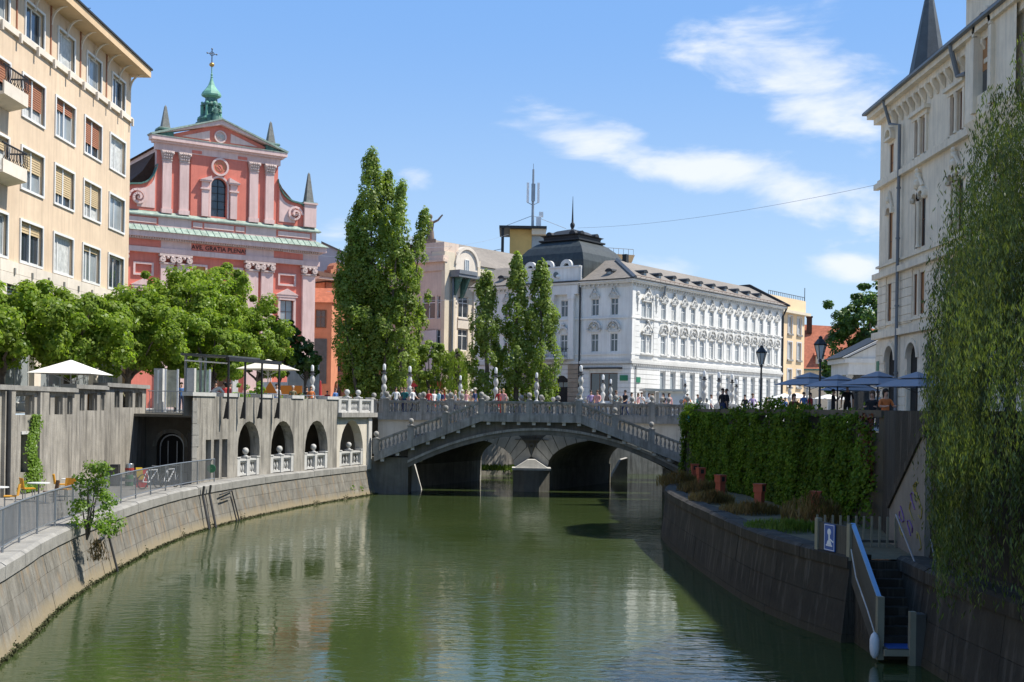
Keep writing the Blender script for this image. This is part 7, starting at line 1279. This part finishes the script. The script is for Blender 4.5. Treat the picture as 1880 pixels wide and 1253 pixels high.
def bush(lb, x, y, z, r, h, n, mt, seed, pot='terracotta', name='potted_shrub', size=.16):
    t = thing(name, lb, 'plant', (x, y, z), 0, 'terrace plants'); MB().lathe([(.18, 0), (.28, .4), (.3, .42), (.26, .42)], 0, 0, 12).build('pot', pot, t); rg = np.random.default_rng(seed); K = max(8, n // 40); d = rg.normal(size=(K, 3)); d /= np.linalg.norm(d, axis=1, keepdims=True); cen = d * np.array([r, r, h * .5]) * rg.uniform(.3, 1, (K, 1)) + [0, 0, .35 + h * .5]; C, D = clumps(rg, cen, rg.uniform(.12, .26, K), 40); obj('foliage', leaf_mesh('b%d' % seed, C, D, size, mt, aspect=.5), t)
for i, (px, Y, r, h, mt, lb) in enumerate(((440, 64.5, .55, .85, 'leaf_shrub', 'flowering shrub in a pot left of the steel post'), (462, 66, .9, 1.6, 'leaf_shrub', 'tall bushy potted plant under the steel canopy'), (478, 67.5, .6, .8, 'leaf_dark', 'low potted plant before the roadworks sign'), (513, 71, .5, .75, 'leaf_shrub', 'small potted plant right of the blue disc sign'), (528, 72, .5, .8, 'leaf_dark', 'potted shrub under the orange notice board'), (552, 73, .75, .95, 'leaf_dark', 'round potted shrub at the end of the parapet'), (635, 82, .7, .8, 'leaf_dark', 'potted shrub left of the white balustrade balls'), (660, 82, .6, .7, 'leaf_dark', 'potted shrub between two balustrade balls'))):
    bush(lb, *at(px, 720, Y).xy, STREET, r, h, 900, mt, 200 + i)
# ---------------------------------------------------------------- square and far street objects
t = thing('sale_sign', 'red shop sign reading -30% under the trees', 'sign', (*at(804, 717, 116).xy, STREET)); MB().box(-.75, -.03, 1.2, .75, .03, 2.3).build('board', 'sign_red', t); obj('lettering', text_mesh('-30%', .62, 'sign_white', .01), t, (0, -.05, 1.5)); [MB().box(x - .04, -.02, 0, x + .04, .02, 1.2).build('leg', 'steel', t) for x in (-.6, .6)]
t = thing('shop_front', 'dark red lit shop entrance under the willowy tree', 'shop', (*at(783, 715, 122).xy, STREET)); MB().box(-1.6, 0, 0, 1.6, .4, 3.2).build('frame', 'canvas_red', t); MB().box(-1.2, -.03, .1, 1.2, .0, 2.6).build('opening', 'dark_inside', t)
mo = thing('monument', 'green bronze poet monument on pale stone between the slim poplars', 'statue', (*at(922, 720, 111).xy, STREET)); MB().lathe([(1.6, 0), (1.6, .4), (1.1, .6), (1.0, 3.2), (1.15, 3.4), (1.15, 3.6)], 0, 0, 8).build('plinth', 'pale_stone', mo); MB().pxz([(.3, .5), (1.9, .5), (1.6, 2.5), (1.0, 4.4), (.6, 4.6)], -.9, .2).build('rock', 'pale_stone', mo)
q = MB(); q.lathe([(.45, 3.6), (.42, 4.0), (.36, 4.8), (.42, 5.3), (.36, 5.7), (.14, 5.85), (.12, 5.95), (.2, 6.15), (.18, 6.35), (.05, 6.5)], -.3, 0, 12, sq=.75); q.tube([(-.65, 0, 5.5), (-.85, -.15, 5.0), (-.5, -.35, 4.7)], [.15, .12, .1], 7); q.tube([(.05, 0, 5.5), (.3, -.2, 5.1), (-.1, -.4, 4.9)], [.15, .12, .1], 7); q.build('bronze_figure', 'bronze', mo, smooth=True)
q = MB(); q.lathe([(.3, 4.6), (.34, 5.2), (.22, 5.8), (.26, 6.2), (.1, 6.4), (.16, 6.6), (.13, 6.8), (.03, 6.9)], .95, -.2, 10, sq=.7); q.tube([(.9, -.2, 6.1), (.5, -.4, 6.6), (.0, -.3, 7.0)], [.1, .08, .06], 6); q.build('bronze_muse', 'bronze', mo, smooth=True)
rs = thing('rooftop_statue', 'dark stone figure with raised arm on the department store roof', 'statue', (*at(790, 430, 143).xy, 25.4)); ob_ = MB(); ob_.box(-.7, -.6, -.9, .7, .6, .2); ob_.build('pedestal', 'statue_stone', rs)
q = MB(); q.lathe([(.5, .2), (.45, .8), (.36, 1.4), (.42, 1.9), (.4, 2.3), (.15, 2.5), (.13, 2.6), (.24, 2.8), (.22, 3.05), (.06, 3.2)], 0, 0, 12, sq=.7); q.tube([(.35, 0, 2.25), (.9, -.1, 2.5), (1.3, -.1, 3.0), (1.45, -.1, 3.15)], [.16, .13, .1, .08], 7); q.tube([(-.35, 0, 2.25), (-.7, 0, 1.8), (-.55, -.2, 1.3)], [.16, .13, .1], 7); q.build('figure', 'statue_stone', rs, smooth=True)
kx = at(1222, 720, 108); t = thing('kiosk', 'white flat-roofed kiosk in front of the white palace', 'kiosk', (kx.x, 108, STREET), .1); MB().box(-.5, 0, 0, 1.85, 2, 2.25).build('cabin', 'white_paint', t); MB().box(-1.95, -.4, 2.3, 1.95, 2.2, 2.5).build('roof', 'canvas_cream', t); [MB().box(x - .09, -.25, 0, x + .09, -.07, 2.3).build('post', 'white_paint', t) for x in (-1.75, -.55)]; MB().box(-1.75, 1.6, 0, -.6, 1.7, 2.3).build('side_wall', 'white_paint', t); MB().box(-.45, -.03, .3, .1, .0, 1.2).build('hatch', 'win_brown', t)
def lantern(lb, px, Y, ptop):
    b = at(px, 720, Y); zt = at(px, ptop, Y).z; H = zt - STREET; t = thing('street_lantern', lb, 'street lamp', (b.x, Y, STREET), 0, 'old iron lanterns'); s = 1.15
    MB().lathe([(.16, 0), (.16, .25), (.09, .35), (.07, .9), (.1, .95), (.06, 1.0), (.05, H - 1.25), (.09, H - 1.22), (.09, H - 1.15), (.05, H - 1.1)], 0, 0, 10).build('post', 'iron', t, smooth=True, ang=40)
    MB().lathe([(.12, H - 1.1), (.27, H - .45)], 0, 0, 6).build('lantern_glass', 'lantern_glass', t); q = MB(); q.lathe([(.31, H - .45), (.33, H - .4), (.16, H - .18), (.1, H - .14), (.1, H - .05), (.02, H)], 0, 0, 6); q.build('lantern_cap', 'iron', t); q = MB()
    for k in range(6): a = rad(60 * k); q.tube([(.12 * math.cos(a), .12 * math.sin(a), H - 1.1), (.28 * math.cos(a), .28 * math.sin(a), H - .45)], .018, 4)
    q.build('lantern_bars', 'iron', t)
lantern('black iron lantern before the far end of the white palace', 1397, 68, 634); lantern('black iron lantern among the blue umbrellas', 1505, 57, 617)
G3 = 'blue umbrellas on the right terrace'
for px, Y, r, py, lb in ((1487, 60, 1.75, 684, 'leftmost two-tiered slate blue umbrella'), (1538, 55, 1.55, 688, 'second slate blue umbrella from the left, by the lantern'), (1612, 52, 1.6, 682, 'third slate blue umbrella, before the mansion corner'), (1560, 62, 1.6, 697, 'lower slate blue umbrella behind the second and third'), (1684, 50, 1.75, 683, 'rightmost slate blue umbrella, touching the willow')):
    b = at(px, py, Y); parasol(lb, b.x, Y, STREET, b.z, r, 'canvas_blue', 4, 'iron', G3, 2, rz=.5)
for i, (px, lb) in enumerate(((1462, 'leftmost small white market parasol'), (1520, 'second small white market parasol from left'), (1562, 'third small white market parasol from left'), (1588, 'fourth small white market parasol from left'), (1440, 'small white market parasol at the palace corner'))):
    Y = 118 + 4 * (i % 3); b = at(px, 722, Y); parasol(lb, b.x, Y, STREET, STREET + 2.5, 1.6, 'canvas_white', 4, 'white_paint', 'white market parasols', rz=.3)
q = MB(); q.tube([(13, 84, 5.75), (24, 70, 5.75)], .03, 5); q = MB()
for i, (lb, a, b, sag) in enumerate((('thin cable crossing the sky from dome to mansion', at(1060, 419, 125), at(1640, 333, 74), .6), ('thin tram wire beside the church at cornice height', at(520, 462, 118), at(740, 468, 125), .4), ('thin wire across the cream department store front', at(600, 535, 118), at(900, 548, 120), .5), ('thin wire from the yellow block to the poplar', at(770, 455, 130), at(935, 430, 168), .5))):
    pts = [a.lerp(b, k / 12) - Vector((0, 0, sag * 4 * (k / 12) * (1 - k / 12))) for k in range(13)]; obj('overhead_wire', MB().tube(pts, .012, 4).mesh('overhead_wire', 'wire'), None, label=lb, cat='wire')
# ---------------------------------------------------------------- people
def make_body(joints, edges, name):
    """joints: name -> (xyz, radius, zone); one continuous skinned surface"""
    me = bpy.data.meshes.new(name); ks = list(joints); me.from_pydata([joints[k][0] for k in ks], [(ks.index(a), ks.index(b)) for a, b in edges], []); o = bpy.data.objects.new(name, me); COL.objects.link(o)
    sk = o.modifiers.new('s', 'SKIN'); su = o.modifiers.new('u', 'SUBSURF'); su.levels = su.render_levels = 1
    for i, k in enumerate(ks):
        v = me.skin_vertices[0].data[i]; r = joints[k][1]; v.radius = r if isinstance(r, tuple) else (r, r); v.use_root = k == 'pelvis'
    dg = bpy.context.evaluated_depsgraph_get(); out = bpy.data.meshes.new_from_object(o.evaluated_get(dg)); bpy.data.objects.remove(o)
    smp = []
    for a, b in edges:
        pa_, pb_ = Vector(joints[a][0]), Vector(joints[b][0]); z = joints[b][2]
        for t_ in (.15, .5, .85, 1): smp.append((pa_.lerp(pb_, t_), z))
    out.materials.clear(); [out.materials.append(None) for _ in range(4)]
    for p in out.polygons: p.material_index = min(smp, key=lambda s: (s[0] - p.center).length_squared)[1]; p.use_smooth = True
    return out
def skeleton(pose):
    P = dict(pelvis=((0, 0, .95), (.15, .11), 1), waist=((0, 0, 1.08), (.13, .10), 0), chest=((0, 0, 1.30), (.165, .12), 0), neckb=((0, 0, 1.45), (.07, .07), 0), neck=((0, -.01, 1.51), .052, 2), head=((0, -.02, 1.60), (.075, .09), 2), crown=((0, -.015, 1.70), (.07, .085), 2), nose=((0, -.12, 1.585), .016, 2))
    for s, n in ((-1, 'l'), (1, 'r')):
        P['sh' + n] = ((s * .18, 0, 1.40), .062, 0); P['el' + n] = ((s * .25, .02, 1.13), .045, 0); P['wr' + n] = ((s * .25, -.06, .90), .03, 2); P['hd' + n] = ((s * .25, -.09, .81), (.035, .022), 2); P['fg' + n] = ((s * .245, -.11, .74), (.025, .015), 2); P['th' + n] = ((s * .215, -.13, .80), .013, 2)
        P['hp' + n] = ((s * .09, 0, .88), .095, 1); P['kn' + n] = ((s * .10, -.02, .48), .062, 1); P['an' + n] = ((s * .10, .02, .09), .042, 1); P['to' + n] = ((s * .11, -.13, .035), (.04, .03), 3)
    if pose == 'walk':
        P['knl'] = ((-.10, -.17, .50), .062, 1); P['anl'] = ((-.10, -.14, .10), .042, 1); P['tol'] = ((-.1, -.28, .05), (.04, .03), 3); P['knr'] = ((.1, .02, .48), .062, 1); P['anr'] = ((.1, .27, .14), .042, 1); P['tor'] = ((.1, .17, .035), (.04, .03), 3)
        P['ell'] = ((-.25, .14, 1.15), .045, 0); P['wrl'] = ((-.24, .12, .92), .03, 2); P['hdl'] = ((-.24, .1, .83), (.035, .022), 2); P['fgl'] = ((-.24, .08, .76), (.025, .015), 2); P['thl'] = ((-.21, .06, .82), .013, 2); P['elr'] = ((.25, -.1, 1.15), .045, 0); P['wrr'] = ((.22, -.28, 1.02), .03, 2); P['hdr'] = ((.2, -.36, 1.0), (.035, .022), 2); P['fgr'] = ((.19, -.43, .99), (.025, .015), 2); P['thr'] = ((.17, -.36, 1.03), .013, 2)
    if pose == 'arms':
        for s, n in ((-1, 'l'), (1, 'r')): P['el' + n] = ((s * .27, -.06, 1.16), .045, 0); P['wr' + n] = ((s * .14, -.26, 1.28), .03, 2); P['hd' + n] = ((s * .09, -.31, 1.36), (.035, .022), 2); P['fg' + n] = ((s * .05, -.33, 1.42), (.025, .015), 2); P['th' + n] = ((s * .05, -.30, 1.36), .013, 2)
    if pose == 'lean':
        def rot(p, a, c): x, y, z = p; y, z = y - c[0], z - c[1]; return (x, y * math.cos(a) - z * math.sin(a) + c[0], y * math.sin(a) + z * math.cos(a) + c[1])
        for k in list(P):
            if P[k][0][2] > 1.0 or k[:2] in ('el', 'wr', 'hd', 'fg', 'th'): P[k] = (rot(P[k][0], rad(62), (0, .95)), *P[k][1:])
        for s, n in ((-1, 'l'), (1, 'r')): P['el' + n] = ((s * .24, -.55, .98), .045, 0); P['wr' + n] = ((s * .2, -.62, .80), .03, 2); P['hd' + n] = ((s * .18, -.66, .74), (.035, .022), 2); P['fg' + n] = ((s * .17, -.72, .72), (.025, .015), 2); P['th' + n] = ((s * .14, -.66, .75), .013, 2)
    if pose == 'sit':
        dz = -.47
        for k in list(P):
            if k[:2] not in ('kn', 'an', 'to'): x, y, z = P[k][0]; P[k] = ((x, y, z + dz), *P[k][1:])
        for s, n in ((-1, 'l'), (1, 'r')): P['kn' + n] = ((s * .13, -.42, .48), .062, 1); P['an' + n] = ((s * .12, -.40, .09), .042, 1); P['to' + n] = ((s * .12, -.54, .035), (.04, .03), 3); P['el' + n] = ((s * .27, -.06, .72), .045, 0); P['wr' + n] = ((s * .2, -.28, .72), .03, 2); P['hd' + n] = ((s * .16, -.34, .73), (.035, .022), 2); P['fg' + n] = ((s * .13, -.4, .74), (.025, .015), 2); P['th' + n] = ((s * .12, -.33, .76), .013, 2)
    E = [('pelvis', 'waist'), ('waist', 'chest'), ('chest', 'neckb'), ('neckb', 'neck'), ('neck', 'head'), ('head', 'crown'), ('head', 'nose')]
    for n in 'lr': E += [('chest', 'sh' + n), ('sh' + n, 'el' + n), ('el' + n, 'wr' + n), ('wr' + n, 'hd' + n), ('hd' + n, 'fg' + n), ('hd' + n, 'th' + n), ('pelvis', 'hp' + n), ('hp' + n, 'kn' + n), ('kn' + n, 'an' + n), ('an' + n, 'to' + n)]
    return P, E
BODY = {}; HEADM = {}
for ps in ('stand', 'walk', 'arms', 'lean', 'sit'):
    P, E = skeleton(ps); BODY[ps] = make_body(P, E, 'body_' + ps); c, h = Vector(P['crown'][0]), Vector(P['head'][0]); ax = (c - h).normalized(); HEADM[ps] = (c, ax, Vector(P['nose'][0]) - h)
CM = {}
def cmat(n, c, r=.8):
    if n not in CM: CM[n] = mat('cloth_' + n, c, rough=r, var=.12, scale=6, bump=.1)
    return CM[n]
PAL = dict(white=(.72, .72, .71), black=(.02, .02, .023), navy=(.03, .045, .11), blue=(.09, .19, .42), teal=(.03, .16, .16), red=(.45, .04, .04), lilac=(.38, .30, .52), pink=(.60, .30, .30), grey=(.22, .22, .23), olive=(.17, .16, .09), orange=(.62, .18, .05), cyan=(.25, .48, .55), jeans=(.10, .14, .22), khaki=(.34, .28, .19), maroon=(.16, .025, .03), yellow=(.6, .42, .05))
SK = [cmat('skin_a', (.50, .29, .20), .55), cmat('skin_b', (.42, .23, .15), .55), cmat('skin_c', (.25, .13, .08), .55)]; HR = {'dark': cmat('hair_dark', (.02, .014, .01), .6), 'brown': cmat('hair_brown', (.09, .05, .025), .6), 'blond': cmat('hair_blond', (.36, .25, .12), .6), 'grey': cmat('hair_grey', (.4, .39, .37), .6)}; SHOE = cmat('shoe', (.05, .045, .04))
def hair_mesh(ps, long):
    c, ax, nd = HEADM[ps]; q = MB(); n = 12; R = .098; vs = []; K = 7
    q.lathe([(max(.004, R * math.sin(math.pi * (i / K) * .62)), R * math.cos(math.pi * (i / K) * .62)) for i in range(K, -1, -1)], 0, 0, n)
    if long: q.lathe([(.06, -.24), (.085, -.16), (.095, -.06), (.09, .02)], 0, .035, n, sq=.6)
    M_ = Matrix.Translation(c - ax * .02 - nd.normalized() * .022) @ Vector((0, 0, 1)).rotation_difference(ax).to_matrix().to_4x4(); q.v = [tuple(M_ @ Vector(v)) for v in q.v]; return q.mesh('hair', HR['dark'], True)
HAIR = {(ps, l): hair_mesh(ps, l) for ps in BODY for l in (0, 1)}
def person(lb, px, Y, z, rz, top, bot, hair='dark', pose='stand', long=0, sc=1.0, skin=0, X=None, acc=None):
    x = at(px, 720, Y).x if X is None else X; o = obj('person', BODY[pose], None, (x, Y, z), rz, sc, lb, 'person', 'people on the bridges and banks')
    for i, m_ in enumerate((cmat(top, PAL[top]), cmat(bot, PAL[bot]), SK[skin], SHOE)): o.material_slots[i].link = 'OBJECT'; o.material_slots[i].material = m_
    h = obj('hair', HAIR[(pose, long)], o); h.material_slots[0].link = 'OBJECT'; h.material_slots[0].material = HR[hair]
    if acc == 'hat':
        q = MB(); q.lathe([(.19, 1.70), (.19, 1.715), (.105, 1.72), (.09, 1.81), (.02, 1.82)], 0, 0, 12); q.build('hat', cmat('straw', (.7, .66, .55)), o)
    if acc == 'pack': MB().box(-.15, .1, 1.02, .15, .28, 1.42).build('backpack', cmat('teal', PAL['teal']), o)
    return o
FB, SB, XB_ = 5.12, 5.10, 5.12
for a in (('woman in white top at the left end of the footbridge', 727, 79.2, FB, .4, 'white', 'jeans', 'dark', 'walk', 1), ('person in teal jacket with backpack beside the second lamp', 743, 79.0, FB, -.3, 'teal', 'navy', 'brown', 'stand', 0, 1, 0, None, 'pack'), ('person in black left of the teal jacket', 737, 79.6, FB, .6, 'black', 'black', 'brown', 'walk', 0), ('man in white shirt and dark trousers walking near the second lamp', 758, 78.9, FB, 1.2, 'white', 'navy', 'brown', 'walk', 0), ('person in red and black shorts group on the stone bridge', 787, 84, SB, .2, 'red', 'navy', 'dark', 'stand', 0), ('person in white t-shirt amid the bridge crowd', 797, 86, SB, .8, 'white', 'red', 'dark', 'walk', 1), ('person in light blue shirt amid the bridge crowd', 806, 84.5, SB, 2.0, 'cyan', 'jeans', 'dark', 'stand', 0), ('person in navy top right of the blue shirt', 812, 88, SB, -1, 'navy', 'black', 'brown', 'stand', 0), ('person in black before the red sale sign', 826, 87, SB, .5, 'black', 'jeans', 'dark', 'arms', 0), ('person in grey top at the grey far lamp', 836, 89, SB, 1.5, 'grey', 'navy', 'blond', 'walk', 1), ('person in pale top with sun hat', 848, 86, SB, -.6, 'white', 'khaki', 'grey', 'stand', 0, 1, 0, None, 'hat'), ('person in pink top among hats', 856, 84, SB, .3, 'pink', 'white', 'brown', 'stand', 1), ('person in dark blue with white hat, large in the crowd', 872, 83.6, SB, 1.0, 'navy', 'jeans', 'dark', 'stand', 0, 1.05, 0, None, 'hat'), ('man in khaki with white cap behind the ball finial', 866, 85.5, SB, -1.4, 'khaki', 'olive', 'grey', 'stand', 0, 1, 0, None, 'hat'),
          ('person in red dress next to the middle lamp', 917, 79.3, FB, .3, 'red', 'red', 'brown', 'stand', 1), ('woman in pink and beige next to the red dress', 924, 79.1, FB, -.4, 'pink', 'khaki', 'blond', 'stand', 1), ('person in lilac shirt right of the stair-top lamp', 1085, 79.4, FB, .2, 'lilac', 'grey', 'dark', 'stand', 0), ('person in pale pink t-shirt beside the lilac shirt', 1097, 79.2, FB, -.3, 'pink', 'jeans', 'brown', 'walk', 0), ('person in cyan dress before the shop window', 1131, 79.3, FB, .9, 'cyan', 'khaki', 'brown', 'arms', 0), ('tall man in black right of the cyan dress', 1148, 79.8, FB, -.8, 'black', 'navy', 'dark', 'walk', 0, 1.03), ('person in white near the kiosk side, dark hair', 1160, 86, SB, .4, 'white', 'jeans', 'dark', 'stand', 1), ('person in pink before the kiosk, long hair', 1172, 88, SB, 1.1, 'pink', 'white', 'brown', 'stand', 1), ('person in white shirt with arms raised before the kiosk', 1178, 84, SB, -.4, 'white', 'black', 'brown', 'arms', 0),
          ('person with long dark hair left under the kiosk roof', 1192, 87, SB, .3, 'white', 'jeans', 'dark', 'stand', 1), ('person in grey under the kiosk roof', 1198, 90, SB, 1.8, 'grey', 'black', 'brown', 'stand', 0), ('person in black top beside the kiosk hatch', 1218, 86, SB, -.7, 'black', 'jeans', 'dark', 'stand', 1), ('person in pale blouse with long hair right of the kiosk hatch', 1229, 85, SB, .5, 'pink', 'red', 'dark', 'stand', 1), ('person in orange near the kiosk lamp', 1262, 88, SB, .2, 'orange', 'navy', 'dark', 'walk', 0), ('person in teal beside the vine-covered end', 1281, 90, SB, 1.2, 'teal', 'navy', 'brown', 'stand', 0), ('person in white between the lamp group', 1306, 90, SB, 1.2, 'white', 'navy', 'brown', 'stand', 0)): person(*a)
MS = STREET
for a in (('dark dressed man leaning at the ivy wall top', 1327, 62.5, MS, 2.2, 'black', 'navy', 'dark', 'stand', 0), ('person in black with cap next to the leaning man', 1334, 63.5, MS, -2.2, 'black', 'black', 'brown', 'stand', 0), ('person in lilac blouse near the iron lantern', 1382, 78, MS, .4, 'lilac', 'white', 'brown', 'walk', 0), ('person in black behind the lilac blouse', 1368, 84, MS, -.6, 'black', 'navy', 'dark', 'stand', 0), ('person in khaki by the white market parasols', 1408, 95, MS, .4, 'khaki', 'navy', 'blond', 'stand', 0), ('person in pale t-shirt by the market parasols', 1434, 92, MS, 1.4, 'white', 'khaki', 'grey', 'stand', 0), ('person in blue by the market parasols', 1442, 96, MS, .4, 'blue', 'jeans', 'dark', 'stand', 0), ('woman in maroon seated at the terrace edge, long hair', 1458, 55, MS, .3, 'maroon', 'maroon', 'brown', 'sit', 1, 1.1), ('person in bright blue behind the umbrella pole', 1476, 70, MS, .4, 'blue', 'black', 'dark', 'stand', 0), ('person in red behind the umbrella pole', 1488, 72, MS, .8, 'red', 'navy', 'dark', 'stand', 0), ('waiter in black between two umbrella poles', 1530, 60, MS, 1.5, 'black', 'black', 'dark', 'arms', 0), ('person in black under the third umbrella', 1556, 56, MS, -.4, 'black', 'black', 'dark', 'stand', 0, 1.08), ('person in white shirt by the mansion corner', 1612, 62, MS, .6, 'white', 'navy', 'brown', 'stand', 0), ('woman in black drinking at the terrace corner', 1602, 48, MS, -.5, 'black', 'black', 'brown', 'sit', 1, 1.15), ('seated woman with dark hair and orange top at the parapet', 1626, 44, MS, .3, 'orange', 'grey', 'dark', 'sit', 1, 1.15),
          ('man in white t-shirt leaning over the arcade parapet', 386, 60.6, MS, 1.9, 'white', 'black', 'dark', 'lean', 0, 1.15), ('person in maroon behind the leaning man', 396, 66, MS, .4, 'maroon', 'black', 'dark', 'stand', 0), ('person in red seated under the steel canopy', 412, 66.5, MS, .4, 'red', 'navy', 'dark', 'stand', 0), ('second person in red under the steel canopy', 422, 68, MS, 1.6, 'maroon', 'navy', 'dark', 'stand', 0), ('person in blue between the information panels', 333, 70, MS, .4, 'blue', 'navy', 'dark', 'stand', 0), ('person in white and blue at the parapet rail', 508, 70, MS, .5, 'white', 'blue', 'dark', 'stand', 0), ('person in green with grey hair before the notice board', 538, 76, MS, .5, 'olive', 'navy', 'grey', 'stand', 0), ('person in black left of the church lamp', 563, 79, MS, .5, 'black', 'black', 'dark', 'stand', 0), ('woman in orange top beside the church lamp', 571, 77, MS, .4, 'orange', 'black', 'brown', 'stand', 1), ('person in red top before the orange house', 601, 100, MS, .5, 'red', 'pink', 'dark', 'stand', 0), ('person in blue at the terrace balls', 616, 83, MS, 1, 'blue', 'red', 'brown', 'stand', 0), ('person in orange shirt by the wooden bar counter', 134, 59.5, MS, .9, 'orange', 'navy', 'dark', 'sit', 0, 1.1, 2), ('person in olive shirt seen from behind the parapet', 218, 66, MS, 3.0, 'olive', 'navy', 'dark', 'sit', 0, 1.15), ('person in white shirt next to the olive shirt', 237, 66.3, MS, 2.8, 'white', 'black', 'dark', 'sit', 0, 1.1)): person(*a)
q = MB(); q.box(-.22, -.22, .44, .22, .22, .48); q.box(-.22, .2, .48, .22, .23, .9)
for x in (-.19, .19):
    for y in (-.19, .19): q.box(x - .015, y - .015, 0, x + .015, y + .015, .44)
STM = q
for i, (px, Y, rz, lb) in enumerate(((1458, 55, .3, 'terrace chair under the maroon dressed woman'), (1602, 48, -.5, 'terrace chair under the drinking woman'), (1626, 44, .3, 'terrace chair under the woman in orange'), (134, 59.5, .9, 'chair under the person by the wooden counter'), (218, 66, 3.0, 'chair under the person in olive'), (237, 66.3, 2.8, 'chair under the person in white beside olive'))):
    t = thing('terrace_chair', lb, 'chair', (at(px, 720, Y).x, Y, STREET), rz, 'terrace chairs'); MB().box(-.22, -.22, .40, .22, .22, .44).build('seat', 'fence_dark', t); MB().box(-.22, .2, .44, .22, .23, .9).build('backrest', 'fence_dark', t)
    for x in (-.19, .19):
        for y in (-.19, .19): MB().box(x - .015, y - .015, 0, x + .015, y + .015, .40).build('leg', 'fence_dark', t)
# ---------------------------------------------------------------- set every Empty at the base of its thing
bpy.context.view_layer.update()
for o in [o for o in COL.objects if o.type == 'EMPTY' and o.parent is None and o.location.length < .001]:
    lo = Vector((1e9, 1e9, 1e9)); hi = -lo
    for c in o.children:
        if c.type != 'MESH': continue
        for k in c.bound_box:
            w_ = c.matrix_world @ Vector(k)
            for j in range(3): lo[j] = min(lo[j], w_[j]); hi[j] = max(hi[j], w_[j])
    if hi.x < lo.x: continue
    base = Vector(((lo.x + hi.x) / 2, (lo.y + hi.y) / 2, lo.z)); R_ = o.rotation_euler.to_matrix().inverted(); off = R_ @ base; o.location = base
    for c in o.children: c.location -= off
